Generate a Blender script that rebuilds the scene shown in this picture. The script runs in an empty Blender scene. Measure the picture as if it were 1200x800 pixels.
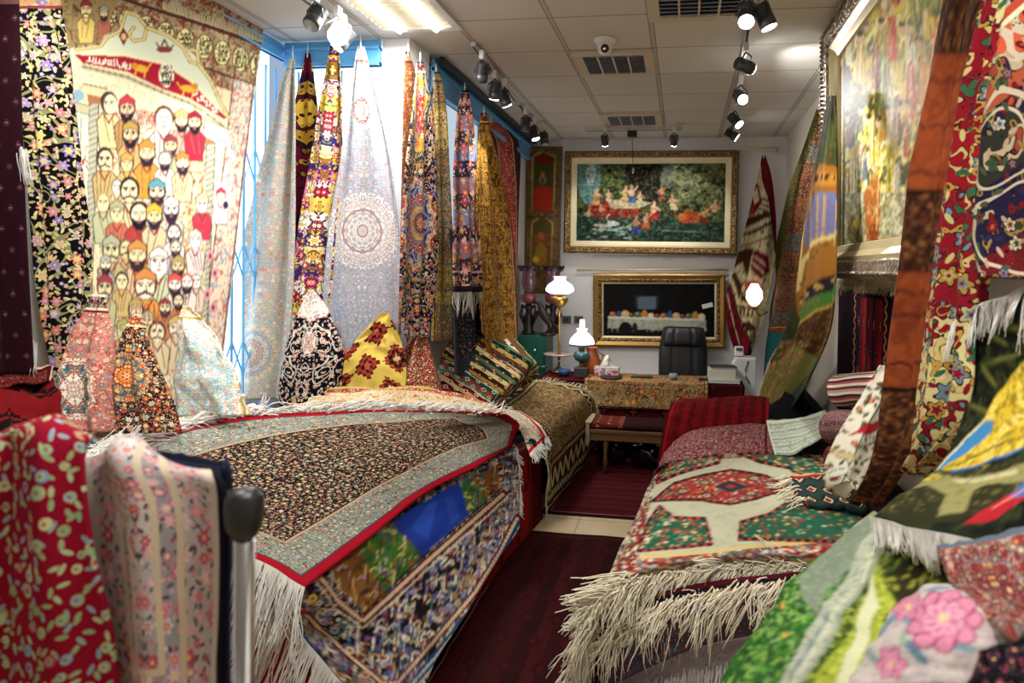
import bpy, bmesh, math, random
import numpy as np
from mathutils import Vector, Matrix
S = bpy.context.scene
COL = S.collection
PI = math.pi
RNG = np.random.default_rng(7)
random.seed(7)

# ------------------------------------------------------------------ camera
FPX, PCX, PCY, ROLL = 775.0, 690.0, 330.0, .0187       # focal length, principal point and roll, for a 1200 x 800 frame
CAMZ, CEIL = 1.85, 3.3626
AY = np.array([800 - PCX, PCY - 317, FPX]); AY /= np.linalg.norm(AY)
AZ = np.array([math.sin(ROLL), math.cos(ROLL), 0.0]); AZ -= AY * AZ.dot(AY); AZ /= np.linalg.norm(AZ)
AX = np.cross(AZ, AY)
CR, CU, CD = (np.array([AX[i], AY[i], AZ[i]]) for i in range(3))
CAM = np.array([0.0, 0.0, CAMZ])

def at(x, y, X=None, Y=None, Z=None):
    """world point seen at photo position (x, y) that lies on the plane X=, Y= or Z="""
    v = CR * (x - PCX) + CU * (PCY - y) + CD * FPX
    if X is not None: t = X / v[0]
    elif Y is not None: t = Y / v[1]
    else: t = (Z - CAMZ) / v[2]
    return CAM + v * t

cd = bpy.data.cameras.new('camera')
cam = bpy.data.objects.new('camera', cd)
COL.objects.link(cam)
cd.sensor_width = 36.0
cd.lens = FPX / 1200 * 36
cd.shift_x = (600 - PCX) / 1200
cd.shift_y = (PCY - 400) / 1200
cd.clip_start = 0.05
M = Matrix(((CR[0], CU[0], -CD[0]), (CR[1], CU[1], -CD[1]), (CR[2], CU[2], -CD[2])))
cam.matrix_world = Matrix.Translation(Vector(CAM)) @ M.to_4x4()
cd.dof.use_dof = True
cd.dof.focus_distance = 4.2
cd.dof.aperture_fstop = 3.5
S.camera = cam

# ------------------------------------------------------------------ colours
def lin(h):
    if not isinstance(h, str): return tuple(h)
    r = [int(h[i:i + 2], 16) / 255 for i in (0, 2, 4)]
    return tuple(c / 12.92 if c <= .04045 else ((c + .055) / 1.055) ** 2.4 for c in r)

# ------------------------------------------------------------------ shader expressions
class E:
    __slots__ = ('g', 's')
    def __init__(self, g, s): self.g, self.s = g, s
    def _m(self, op, *a): return self.g.math(op, *a)
    def __add__(a, b): return a._m('ADD', a, b)
    __radd__ = __add__
    def __sub__(a, b): return a._m('SUBTRACT', a, b)
    def __rsub__(a, b): return a._m('SUBTRACT', b, a)
    def __mul__(a, b): return a._m('MULTIPLY', a, b)
    __rmul__ = __mul__
    def __truediv__(a, b): return a._m('DIVIDE', a, b)
    def __neg__(a): return a._m('MULTIPLY', a, -1.0)
    def __lt__(a, b): return a._m('LESS_THAN', a, b)
    def __gt__(a, b): return a._m('GREATER_THAN', a, b)
    def abs(a): return a._m('ABSOLUTE', a)
    def sin(a): return a._m('SINE', a)
    def cos(a): return a._m('COSINE', a)
    def floor(a): return a._m('FLOOR', a)
    def frac(a): return a._m('FRACT', a)
    def sqrt(a): return a._m('SQRT', a)
    def min(a, b): return a._m('MINIMUM', a, b)
    def max(a, b): return a._m('MAXIMUM', a, b)
    def pp(a, b): return a._m('PINGPONG', a, b)
    def atan2(a, b): return a._m('ARCTAN2', a, b)

class Gr:
    def __init__(self, name):
        self.mat = bpy.data.materials.new(name)
        self.mat.use_nodes = True
        self.t = self.mat.node_tree
        self.N, self.L = self.t.nodes, self.t.links
        self.N.clear()
        self.out = self.N.new('ShaderNodeOutputMaterial')
    def put(self, v, sock):
        if isinstance(v, E): self.L.new(v.s, sock)
        elif isinstance(v, (tuple, list)):
            sock.default_value = tuple(v) + ((1.0,) if len(v) == 3 and len(sock.default_value) == 4 else ())
        else: sock.default_value = v
    def node(self, typ, ins=(), out=0, **props):
        n = self.N.new(typ)
        for k, v in props.items(): setattr(n, k, v)
        for k, v in dict(ins).items(): self.put(v, n.inputs[k])
        return n if out is None else E(self, n.outputs[out])
    def math(self, op, *a):
        n = self.N.new('ShaderNodeMath'); n.operation = op
        for i, v in enumerate(a): self.put(v, n.inputs[i])
        return E(self, n.outputs[0])
    def mix(self, f, a, b, blend='MIX'):
        n = self.N.new('ShaderNodeMix'); n.data_type = 'RGBA'; n.blend_type = blend
        self.put(f, n.inputs[0])
        for v, s in ((a, n.inputs[6]), (b, n.inputs[7])):
            self.put(lin(v) if isinstance(v, str) else v, s)
        return E(self, n.outputs[2])
    def ramp(self, f, stops, const=True):
        n = self.N.new('ShaderNodeValToRGB'); r = n.color_ramp
        r.interpolation = 'CONSTANT' if const else 'LINEAR'
        while len(r.elements) < len(stops): r.elements.new(1.0)
        for e, (p, c) in zip(r.elements, stops):
            e.position = p
        for e, (p, c) in zip(r.elements, stops):
            e.color = lin(c) + (1.0,)
        self.put(f, n.inputs[0])
        return E(self, n.outputs[0])
    def pal(self, f, cols): return self.ramp(f, [(i / len(cols), c) for i, c in enumerate(cols)])
    def vec(self, x, y, z=0.0): return self.node('ShaderNodeCombineXYZ', {0: x, 1: y, 2: z})
    def sep(self, v):
        n = self.node('ShaderNodeSeparateXYZ', {0: v}, None)
        return [E(self, o) for o in n.outputs]
    def uv(self):
        n = self.N.new('ShaderNodeUVMap'); n.uv_map = 'UVMap'
        return self.sep(E(self, n.outputs[0]))[:2]
    def obj(self):
        n = self.N.new('ShaderNodeTexCoord')
        return E(self, n.outputs['Object'])
    def noise(self, v, scale, detail=1.0, rough=.5):
        return self.node('ShaderNodeTexNoise', {'Vector': v, 'Scale': scale, 'Detail': detail, 'Roughness': rough})
    def bsdf(self, col, rough=.9, spec=.15, metal=0.0, bump=None, bdist=.002, bstr=.6, **kw):
        n = self.N.new('ShaderNodeBsdfPrincipled')
        self.put(lin(col) if isinstance(col, str) else col, n.inputs['Base Color'])
        self.put(rough, n.inputs['Roughness']); self.put(metal, n.inputs['Metallic'])
        n.inputs['Specular IOR Level'].default_value = spec
        for k, v in kw.items(): self.put(lin(v) if isinstance(v, str) else v, n.inputs[k.replace('_', ' ')])
        if bump is not None:
            b = self.N.new('ShaderNodeBump'); b.inputs['Distance'].default_value = bdist
            b.inputs['Strength'].default_value = bstr
            self.put(bump, b.inputs['Height']); self.L.new(b.outputs[0], n.inputs['Normal'])
        self.L.new(n.outputs[0], self.out.inputs[0])
        return self.mat

def plain(name, col, rough=.6, metal=0.0, spec=.4, var=.12, scale=12.0, **kw):
    g = Gr(name)
    o = g.obj()
    nz = g.noise(o, scale, 3.0)
    c = lin(col)
    base = g.mix(nz, tuple(x * (1 - var) for x in c), tuple(min(1, x * (1 + var)) for x in c))
    return g.bsdf(base, rough, spec, metal, bump=g.noise(o, scale * 8, 2.0), bdist=.0006, bstr=.3, **kw)

def glow(name, col, strength):
    g = Gr(name)
    n = g.N.new('ShaderNodeEmission')
    n.inputs[0].default_value = lin(col) + (1,); n.inputs[1].default_value = strength
    g.L.new(n.outputs[0], g.out.inputs[0])
    return g.mat

# ------------------------------------------------------------------ rug weaving
def flowers(g, x, y, sc, size, petals, seed, rnd=.75):
    px, py = x * sc + seed * 7.31, y * sc + seed * 3.17
    n = g.node('ShaderNodeTexVoronoi', {'Vector': g.vec(px, py), 'Scale': 1.0, 'Randomness': rnd}, None, voronoi_dimensions='2D', feature='F1')
    d, col, pos = (E(g, n.outputs[k]) for k in ('Distance', 'Color', 'Position'))
    qx, qy = g.sep(pos)[:2]
    r1, r2, r3 = g.sep(col)
    lx, ly = px - qx, py - qy
    return d, lx, ly, r1, r2, r3

def weave(name, W, L, ground, bands=(), fl=None, fl2=None, med=(), lat=None, spand=None, knot=0.0, mirror=True,
          rot=0.0, off=(0, 0), stripes=None, vines=True, tint=None, soft=.26, arab=None):
    """knotted rug design in metres; u across (0 in the middle), v from the top end"""
    g = Gr(name)
    u0, v0 = g.uv()
    u, v = u0, v0
    if rot:
        c, s = math.cos(rot), math.sin(rot)
        u, v = u0 * c - v0 * s, u0 * s + v0 * c
    if off[0]: u = u + off[0]
    if off[1]: v = v + off[1]
    wn = g.node('ShaderNodeTexNoise', {'Vector': g.vec(u, v), 'Scale': 5.0, 'Detail': 1.0}, None)
    w3 = g.sep(E(g, wn.outputs['Color']))
    u, v = u + (w3[0] - .5) * .02, v + (w3[1] - .5) * .02
    if knot: u, v = (u / knot).floor() * knot, (v / knot).floor() * knot
    au = u.abs()
    eu, ev = W / 2 - au, v.min(L - v)
    e = eu.min(ev)
    isu = eu < ev
    x = au if mirror else u
    y = v
    c = lin(ground)
    fmask = None
    if stripes:
        ax, per, cols = stripes
        t = ((u if ax == 'u' else v) / per).frac()
        c = g.pal(t, cols)
    if spand:
        a, b, scol = spand
        k = (u / a) * (u / a) + ((v - L / 2) / b) * ((v - L / 2) / b)
        lob = (x * 38).sin() * .05 + (y * 38).sin() * .05
        c = g.mix(k + lob > 1.0, c, scol)
    nofl = 0.0
    if lat:
        a, b = lat['a'], lat['b']
        fy = y / b
        row = fy.floor()
        fx = u / a + (row.pp(1.0)) * lat.get('shift', .5)
        cx, cy = (fx.frac() - .5).abs(), (fy.frac() - .5).abs()
        m = cx * (2 * lat.get('kx', .5)) + cy * (2 * lat.get('ky', .5)) if not lat.get('box') else (cx * 2).max(cy * 2)
        if lat.get('step'): m = m + ((cx * 26).frac() - .5) * lat['step']
        wn2 = g.node('ShaderNodeTexWhiteNoise', {'Vector': g.vec(fx.floor(), row)}, None, noise_dimensions='2D')
        rnd = E(g, wn2.outputs[0])
        lc = g.ramp(m, lat['ramp'])
        if lat.get('alt'): lc = g.mix(rnd > .5, lc, g.ramp(m, lat['alt']))
        inside = m < lat.get('lim', 1.0)
        c = g.mix(inside, c, lc)
    for md in med:
        cy = md.get('cy', L / 2)
        dx, dy = (u - md.get('cx', 0.0)) / md.get('ax', 1.0), (v - cy) / md.get('ay', 1.0)
        ang = dy.atan2(dx)
        r = (dx * dx + dy * dy).sqrt()
        if md.get('diamond'): r = dx.abs() + dy.abs() + ((dx.abs() * 30).frac() - .5) * .03
        nl = md.get('lobes', 8)
        rr = r * (1.0 + (ang * nl).cos().abs() * md.get('amp', .1))
        R = md['r']
        mx = R[-1][0] * 1.0001
        inside = rr < mx
        st = [(0.0, R[0][1])] + [(R[i][0] / mx, R[i + 1][1]) for i in range(len(R) - 1)]
        mc = g.ramp(rr / mx, st)
        c = g.mix(inside, c, mc)
        if md.get('kal', True):
            seg = PI / nl
            fx = (ang / (2 * seg)).frac()
            kx = (fx - .5).abs() * (2 * seg) * r
            x = g.math('ADD', x * (1.0 - inside), kx * inside)
            y = g.math('ADD', y * (1.0 - inside), r * inside)
    if bands:
        acc = 0.0
        along = v * isu + au * (1.0 - isu)
        lines = None
        tot = sum(b[0] for b in bands)
        st, mk = [], []
        for b in bands:
            st.append((acc / tot, b[1])); mk.append((acc / tot, 'FFFFFF' if len(b) > 2 and 'f' in b[2] else '000000')); acc += b[0]
        bc = g.ramp(e / tot, st)
        inb = e < tot
        fb = g.ramp(e / tot, mk)
        if any(len(b) > 2 and ('z' in b[2] or 'd' in b[2]) for b in bands):
            acc = 0.0
            for b in bands:
                if len(b) > 3:
                    tin = (e > acc) * (e < acc + b[0])
                    t = (e - acc) / b[0]
                    per = b[0] * (1.0 if 'd' in b[2] else 1.4)
                    q = ((along / per).frac() - .5).abs()
                    if 'z' in b[2]: mm = ((q * 2 - t).abs() < .28)
                    else: mm = ((q * 2 + (t - .5).abs() * 2) < .75)
                    bc = g.mix(tin * mm, bc, b[3])
                acc += b[0]
        c = g.mix(inb, c, bc)
        nofl = inb * (1.0 - fb)
    keep = (1.0 - nofl) if isinstance(nofl, E) else 1.0
    if arab:
        for q, (s_, cols, out, sd) in enumerate(arab):
            n = g.noise(g.vec(x * s_ + sd, y * s_ + sd * .7, sd), 1.0, 1.4, .45)
            st = [(0, cols[0]), (.33, out), (.345, cols[1]), (.40, out), (.412, 'GG'), (.60, out), (.615, cols[2]), (.665, out), (.678, cols[3])]
            m = ((n < .412) + (n > .60)) * keep
            c = g.mix(m, c, g.ramp(n, [(p, cols[1] if k_ == 'GG' else k_) for p, k_ in st]))
    for k, f in enumerate((fl, fl2)):
        if not f: continue
        sc, sd = f.get('s', 12.0) * f.get('fs', 1.3), f.get('seed', 1 + k)
        if vines and f.get('vine'):
            nv = g.noise(g.vec(x * sc, y * sc, sd * 1.7), .55, .5)
            line = ((nv - .5).abs() < .016) + ((nv - .4).abs() < .012)
            c = g.mix(line * keep, c, f['vine'])
        if f.get('leaf'):
            d, lx, ly, r1, r2, r3 = flowers(g, x, y, sc * 1.75, .4, 2, sd + 5, .95)
            a = r1 * 6.28
            ca, sa = a.cos(), a.sin()
            px, py = lx * ca + ly * sa, (ly * ca - lx * sa) * 2.4
            leafm = (px * px + py * py) < f.get('leafsize', .13)
            c = g.mix(leafm * keep, c, g.pal(r2, f['leaf']))
        if f.get('fine', True):
            d, lx, ly, r1, r2, r3 = flowers(g, x, y, sc * 3.4, .3, 4, sd + 9, .9)
            c = g.mix((d < r3 * .38) * keep, c, g.pal(r1, f['pal']))
        for (ss, zz, pet) in ((sc * 1.9, .30, 5), (sc, f.get('size', .42), f.get('petals', 6))):
            if ss != sc and not f.get('small', True): continue
            d, lx, ly, r1, r2, r3 = flowers(g, x, y, ss, zz, pet, sd)
            ang = ly.atan2(lx)
            rad = (.78 + (ang * pet).cos() * .22) * (r3 * .5 + .55) * zz
            q = d / rad
            cA, cB = g.pal(r1, f['pal']), g.pal(r2, f['pal'][::-1])
            out = f.get('out')
            if out: c = g.mix((q < 1.22) * keep, c, out)
            c = g.mix((q < 1.0) * keep, c, cA)
            c = g.mix((q < .58) * keep, c, cB)
            c = g.mix((q < .26) * keep, c, f.get('eye', 'E8C25A'))
    # wool: abrash, pile speckle
    uvw = g.vec(u0, v0)
    ab = g.noise(uvw, 4.0, 2.0)
    sp = g.noise(uvw, 330.0, 1.0)
    if tint: c = g.mix(tint[1], c, tint[0])
    k = (ab - .5) * .3 + (sp - .5) * soft * 2 + 1.0
    c = g.mix(1.0, c, g.vec(k, k, k), 'MULTIPLY')
    return g.bsdf(c, .95, .08, bump=sp, bdist=.0025, bstr=.7)

def painted(name, rough=.95, spec=.08, sp=.25, scale=330.0):
    g = Gr(name)
    n = g.N.new('ShaderNodeVertexColor'); n.layer_name = 'Col'
    u, v = g.uv()
    nz = g.noise(g.vec(u, v), scale, 1.0)
    k = (nz - .5) * sp * 2 + 1.0
    c = g.mix(1.0, E(g, n.outputs[0]), g.vec(k, k, k), 'MULTIPLY')
    return g.bsdf(c, rough, spec, bump=nz, bdist=.002, bstr=.5)

# ------------------------------------------------------------------ objects
def link(o, parent=None):
    COL.objects.link(o)
    if parent is not None: o.parent = parent
    return o

def tag(o, label=None, cat=None, group=None, kind=None):
    if label: o['label'] = label
    if cat: o['category'] = cat
    if group: o['group'] = group
    if kind: o['kind'] = kind
    return o

def empty(name, loc, label, cat, group=None, rz=0.0):
    o = bpy.data.objects.new(name, None)
    o.location = Vector(loc); o.rotation_euler = (0, 0, rz); o.empty_display_size = .1
    COL.objects.link(o)
    return tag(o, label, cat, group)

def obj(name, bm, mat, parent=None, smooth=True, bevel=0.0):
    me = bpy.data.meshes.new(name)
    bmesh.ops.recalc_face_normals(bm, faces=bm.faces)
    bm.to_mesh(me); bm.free()
    me.materials.append(mat)
    me.polygons.foreach_set('use_smooth', [smooth] * len(me.polygons))
    o = bpy.data.objects.new(name, me)
    if bevel:
        m = o.modifiers.new('bevel', 'BEVEL'); m.width = bevel; m.segments = 2; m.limit_method = 'ANGLE'
    link(o)
    if parent is not None:
        o.parent = parent
        o.matrix_parent_inverse = parent_inv(parent)
    return o

def parent_inv(p):
    m = Matrix.Identity(4)
    chain = []
    while p is not None:
        chain.append(p); p = p.parent
    for q in reversed(chain):
        m = m @ q.matrix_parent_inverse @ Matrix.LocRotScale(q.location, q.rotation_euler, q.scale)
    return m.inverted()

def grid_obj(name, P, mat, parent=None, uv=None, canvas=None, thick=.008, smooth=True, sub=False):
    nv, nu = P.shape[0], P.shape[1]
    me = bpy.data.meshes.new(name)
    idx = np.arange(nu * nv).reshape(nv, nu)
    q = np.stack([idx[:-1, :-1], idx[:-1, 1:], idx[1:, 1:], idx[1:, :-1]], -1).reshape(-1, 4)
    # face the camera side
    mid = P[nv // 2, nu // 2]
    a = P[min(nv // 2 + 1, nv - 1), nu // 2] - P[max(nv // 2 - 1, 0), nu // 2]
    b = P[nv // 2, min(nu // 2 + 1, nu - 1)] - P[nv // 2, max(nu // 2 - 1, 0)]
    if np.dot(np.cross(b, a), CAM - mid) < 0: q = q[:, ::-1]
    me.vertices.add(nu * nv); me.vertices.foreach_set('co', P.reshape(-1))
    me.loops.add(q.size); me.loops.foreach_set('vertex_index', np.ascontiguousarray(q).reshape(-1).astype(np.int32))
    me.polygons.add(len(q))
    me.polygons.foreach_set('loop_start', np.arange(0, q.size, 4, dtype=np.int32))
    me.update(calc_edges=True)
    me.polygons.foreach_set('use_smooth', [smooth] * len(q))
    if uv is not None:
        l = me.uv_layers.new(name='UVMap')
        l.data.foreach_set('uv', uv.reshape(-1, 2)[q.reshape(-1)].reshape(-1).astype(np.float32))
    if canvas is not None:
        h, w = canvas.shape[:2]
        yy = np.linspace(0, h - 1.001, nv); xx = np.linspace(0, w - 1.001, nu)
        y0, x0 = yy.astype(int), xx.astype(int)
        fy, fx = (yy - y0)[:, None, None], (xx - x0)[None, :, None]
        y1, x1 = np.minimum(y0 + 1, h - 1), np.minimum(x0 + 1, w - 1)
        c = (canvas[y0][:, x0] * (1 - fy) * (1 - fx) + canvas[y0][:, x1] * (1 - fy) * fx
             + canvas[y1][:, x0] * fy * (1 - fx) + canvas[y1][:, x1] * fy * fx)
        ca = me.color_attributes.new('Col', 'FLOAT_COLOR', 'POINT')
        rgba = np.ones((nu * nv, 4), np.float32); rgba[:, :3] = c.reshape(-1, 3)
        ca.data.foreach_set('color', rgba.reshape(-1))
    me.materials.append(mat)
    me.validate()
    o = bpy.data.objects.new(name, me)
    if thick:
        m = o.modifiers.new('thickness', 'SOLIDIFY'); m.thickness = thick; m.offset = -1.0
    link(o)
    if parent is not None:
        o.parent = parent; o.matrix_parent_inverse = parent_inv(parent)
    return o

def crom(A, n):
    """Catmull-Rom through the first axis of A, n+1 samples"""
    A = np.asarray(A, float)
    k = len(A)
    if k == 2:
        t = np.linspace(0, 1, n + 1).reshape(-1, *([1] * (A.ndim - 1)))
        return A[0] * (1 - t) + A[1] * t
    t = np.linspace(0, k - 1, n + 1)
    i = np.minimum(t.astype(int), k - 2)
    f = (t - i).reshape(-1, *([1] * (A.ndim - 1)))
    p0, p1, p2, p3 = A[np.maximum(i - 1, 0)], A[i], A[i + 1], A[np.minimum(i + 2, k - 1)]
    # linear extrapolation at the ends
    p0 = np.where((i == 0).reshape(f.shape), 2 * p1 - p2, p0)
    p3 = np.where((i == k - 2).reshape(f.shape), 2 * p2 - p1, p3)
    return .5 * (2 * p1 + (p2 - p0) * f + (2 * p0 - 5 * p1 + 4 * p2 - p3) * f ** 2 + (3 * p1 - p0 - 3 * p2 + p3) * f ** 3)

def normals(P):
    du = np.gradient(P, axis=1); dv = np.gradient(P, axis=0)
    n = np.cross(du, dv)
    n /= np.linalg.norm(n, axis=-1, keepdims=True) + 1e-9
    m = n[P.shape[0] // 2, P.shape[1] // 2]
    if np.dot(m, CAM - P[P.shape[0] // 2, P.shape[1] // 2]) < 0: n = -n
    return n

def arcuv(P):
    du = np.linalg.norm(np.diff(P, axis=1), axis=-1)
    U = np.concatenate([np.zeros((P.shape[0], 1)), np.cumsum(du, 1)], 1)
    U -= U[:, U.shape[1] // 2][:, None]
    dv = np.linalg.norm(np.diff(P[:, P.shape[1] // 2], axis=0), axis=-1)
    V = np.concatenate([[0], np.cumsum(dv)])[:, None] * np.ones((1, P.shape[1]))
    return np.stack([U, V], -1)

def normuv(P, W, L):
    U, V = np.meshgrid(np.linspace(-W / 2, W / 2, P.shape[1]), np.linspace(0, L, P.shape[0]))
    return np.stack([U, V], -1)

def fnoise(shape, cells, seed=0):
    r = np.random.default_rng(seed)
    g = r.random((cells[0] + 2, cells[1] + 2))
    y = np.linspace(0, cells[0], shape[0]); x = np.linspace(0, cells[1], shape[1])
    y0, x0 = y.astype(int), x.astype(int)
    fy, fx = (y - y0)[:, None], (x - x0)[None]
    fy, fx = fy * fy * (3 - 2 * fy), fx * fx * (3 - 2 * fx)
    return (g[y0][:, x0] * (1 - fy) * (1 - fx) + g[y0][:, x0 + 1] * (1 - fy) * fx + g[y0 + 1][:, x0] * fy * (1 - fx) + g[y0 + 1][:, x0 + 1] * fy * fx)

def sheet(name, ctrl, mat, nu=48, nv=80, folds=(), wave=None, rough=0.0, uv='arc', WL=None, canvas=None, thick=.008, seed=0, parent=None, pinch=True, bulge=0.0):
    """cloth from a grid of 3-D control points (rows from the top)"""
    P = crom(crom(np.array(ctrl, float), nv).swapaxes(0, 1), nu).swapaxes(0, 1)
    uu, vv = np.meshgrid(np.linspace(0, 1, nu + 1), np.linspace(0, 1, nv + 1))
    d = np.zeros_like(uu)
    k = np.clip(vv * 4, .12, 1) if pinch else 1.0
    for f in folds:
        c, w, a = f[:3]
        drift = f[3] if len(f) > 3 else 0.0
        d += a * k * np.exp(-((uu - c - drift * (vv - .5)) / w) ** 2)
    if wave: d += wave[0] * k * np.sin(2 * PI * (wave[1] * uu + wave[2] + (wave[3] if len(wave) > 3 else 0) * vv))
    if bulge: d += bulge * np.sqrt(np.clip(1 - (2 * uu - 1) ** 2, 0, 1)) * np.clip(vv * 1.5, .05, 1)
    if rough: d += rough * (fnoise(d.shape, (7, 5), seed) - .5) * 2 + rough * .5 * (fnoise(d.shape, (15, 11), seed + 1) - .5) * 2
    base = P.copy()
    P = P + normals(P) * d[..., None]
    if uv == 'arc': UV = arcuv(P)
    elif uv == 'flat': UV = arcuv(base)
    elif uv == 'norm': UV = normuv(P, *WL)
    else: UV = uv
    return grid_obj(name, P, mat, parent, UV, canvas, thick), P

def rows_ctrl(rows, nc=5, X=None, Y=None, X1=None, Y1=None):
    """photo outline rows (y, x left, x right) on an upright plane that may drift from X to X1 / Y to Y1"""
    out = []
    n = len(rows)
    for i, r in enumerate(rows):
        t = i / (n - 1)
        kw = {'X': X + ((X1 if X1 is not None else X) - X) * t} if X is not None else {'Y': Y + ((Y1 if Y1 is not None else Y) - Y) * t}
        out.append([at(r[1] + (r[2] - r[1]) * j / (nc - 1), r[0], **kw) for j in range(nc)])
    return out

def strands(name, starts, dirs, length, mat, parent=None, th=.002, jit=.25, sag=0.0, seed=1, seg=6, spread=0.0):
    """cotton fringe: one tapered wavy strand at each start point"""
    r = np.random.default_rng(seed)
    V, F = [], []
    left, cj, cj2, cl = 0, None, None, 1.0
    for p, d in zip(starts, dirs):
        if left <= 0:
            left = int(r.integers(4, 11)); cj, cj2, cl = r.normal(0, jit, 3), r.normal(0, jit * .9, 3), r.uniform(.75, 1.15)
        left -= 1
        p = np.array(p, float) + r.normal(0, spread, 3) if spread else np.array(p, float)
        d = np.array(d, float); d = d / np.linalg.norm(d)
        L = length * cl * r.uniform(.85, 1.1)
        j = cj + r.normal(0, jit * .30, 3); j2 = cj2 + r.normal(0, jit * .5, 3)
        ph = r.uniform(0, 6.28)
        b0 = len(V)
        for k in range(seg + 1):
            t = k / seg
            c = p + d * L * t + j * L * t * t * .5 + j2 * L * (math.sin(t * 6 + ph) - math.sin(ph)) * .10 + np.array([0, 0, -sag * L * t * t])
            w = th * (1 - .45 * t)
            a = np.cross(d, [.3, .5, .8]); a /= np.linalg.norm(a); b = np.cross(d, a)
            for m in range(3):
                an = 2 * PI * m / 3
                V.append(c + w * (a * math.cos(an) + b * math.sin(an)))
        for k in range(seg):
            for m in range(3):
                q = b0 + 3 * k
                F.append((q + m, q + (m + 1) % 3, q + 3 + (m + 1) % 3, q + 3 + m))
        F.append((b0 + 3 * seg, b0 + 3 * seg + 1, b0 + 3 * seg + 2))
    me = bpy.data.meshes.new(name)
    me.from_pydata([tuple(v) for v in V], [], F)
    me.materials.append(mat)
    me.polygons.foreach_set('use_smooth', [True] * len(F))
    o = bpy.data.objects.new(name, me); link(o)
    if parent is not None:
        o.parent = parent; o.matrix_parent_inverse = parent_inv(parent)
    return o

def along(P, n):
    P = np.array(P, float)
    d = np.concatenate([[0], np.cumsum(np.linalg.norm(np.diff(P, axis=0), axis=1))])
    t = np.linspace(0, d[-1], n)
    return np.stack([np.interp(t, d, P[:, i]) for i in range(3)], 1)

# ------------------------------------------------------------------ solid helpers
def box(bm, c, s, rz=0.0, mat=None):
    m = Matrix.Translation(Vector(c)) @ Matrix.Rotation(rz, 4, 'Z') @ Matrix.Diagonal((s[0], s[1], s[2], 1))
    if mat is not None: m = mat @ Matrix.Diagonal((s[0], s[1], s[2], 1))
    bmesh.ops.create_cube(bm, size=1.0, matrix=m)

def frame_of(d):
    d = Vector(d).normalized()
    a = d.cross(Vector((0, 0, 1)))
    if a.length < 1e-3: a = Vector((1, 0, 0))
    a.normalize()
    return a, d.cross(a)

def tube(bm, pts, r, n=10, cap=True):
    pts = [Vector(p) for p in pts]
    rings = []
    for i, p in enumerate(pts):
        d = pts[min(i + 1, len(pts) - 1)] - pts[max(i - 1, 0)]
        a, b = frame_of(d)
        rr = r[i] if isinstance(r, (list, tuple)) else r
        rings.append([bm.verts.new(p + a * rr * math.cos(2 * PI * k / n) + b * rr * math.sin(2 * PI * k / n)) for k in range(n)])
    for A, B in zip(rings, rings[1:]):
        for k in range(n): bm.faces.new((A[k], A[(k + 1) % n], B[(k + 1) % n], B[k]))
    if cap:
        bm.faces.new(rings[0]); bm.faces.new(rings[-1][::-1])

def lathe(bm, prof, c=(0, 0, 0), n=24, cap=True):
    c = Vector(c)
    rings = [[bm.verts.new(c + Vector((r * math.cos(2 * PI * k / n), r * math.sin(2 * PI * k / n), z))) for k in range(n)] for r, z in prof]
    for A, B in zip(rings, rings[1:]):
        for k in range(n): bm.faces.new((A[k], A[(k + 1) % n], B[(k + 1) % n], B[k]))
    if cap:
        bm.faces.new(rings[0][::-1]); bm.faces.new(rings[-1])

def prism(bm, pts, d):
    """closed outline extruded by vector d"""
    A = [bm.verts.new(Vector(p)) for p in pts]
    B = [bm.verts.new(Vector(p) + Vector(d)) for p in pts]
    n = len(A)
    bm.faces.new(A); bm.faces.new(B[::-1])
    for i in range(n): bm.faces.new((A[i], B[i], B[(i + 1) % n], A[(i + 1) % n]))

def bundle(name, p0, p1, wvec, w, h, mat, nlen=30, nsec=40, power=2.6, seed=0, rough=.01, layers=0, sag=0.0, parent=None, uvs=(1, 1)):
    """rolled or folded rug: rounded section w x h swept from p0 to p1, ends closed"""
    p0, p1 = np.array(p0, float), np.array(p1, float)
    d = p1 - p0; L = np.linalg.norm(d); d /= L
    wv = np.array(wvec, float); wv -= d * np.dot(wv, d); wv /= np.linalg.norm(wv)
    hv = np.cross(d, wv)
    if hv[2] < 0: hv = -hv
    th = np.linspace(0, 2 * PI, nsec + 1)
    cs, sn = np.cos(th), np.sin(th)
    sx = np.sign(cs) * np.abs(cs) ** (2 / power) * w / 2
    sy = np.sign(sn) * np.abs(sn) ** (2 / power) * h / 2
    if layers: 
        k = 1 - .10 * np.abs(np.sin(sy / h * PI * layers)) ** 6
        sx = sx * k
    per = np.concatenate([[0], np.cumsum(np.hypot(np.diff(sx), np.diff(sy)))])
    tl = np.linspace(0, 1, nlen + 1)
    endr = .5 * h / L
    P = np.zeros((nlen + 5, nsec + 1, 3)); U = np.zeros((nlen + 5, nsec + 1, 2))
    ts = np.concatenate([[0, 0], tl, [1, 1]])
    ks = np.concatenate([[0.001, .6], np.ones(nlen + 1), [.6, .001]])
    ks[2] = .9; ks[-3] = .9
    nz = fnoise((nlen + 5, nsec + 1), (5, 6), seed) - .5
    nz[:, -1] = nz[:, 0]
    for i, (t, k) in enumerate(zip(ts, ks)):
        c = p0 + d * L * t + np.array([0, 0, -sag * 4 * t * (1 - t)])
        kk = k * (1 + nz[i] * rough / max(h, .01) * 2)
        P[i] = c + (sx * kk)[:, None] * wv + (sy * kk)[:, None] * hv
        U[i, :, 0] = per * uvs[0] - per[-1] * .25; U[i, :, 1] = t * L * uvs[1] - (1 - k) * .4 * h * (1 if t < .5 else -1)
    return grid_obj(name, P, mat, parent, U, None, 0.0)
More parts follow.
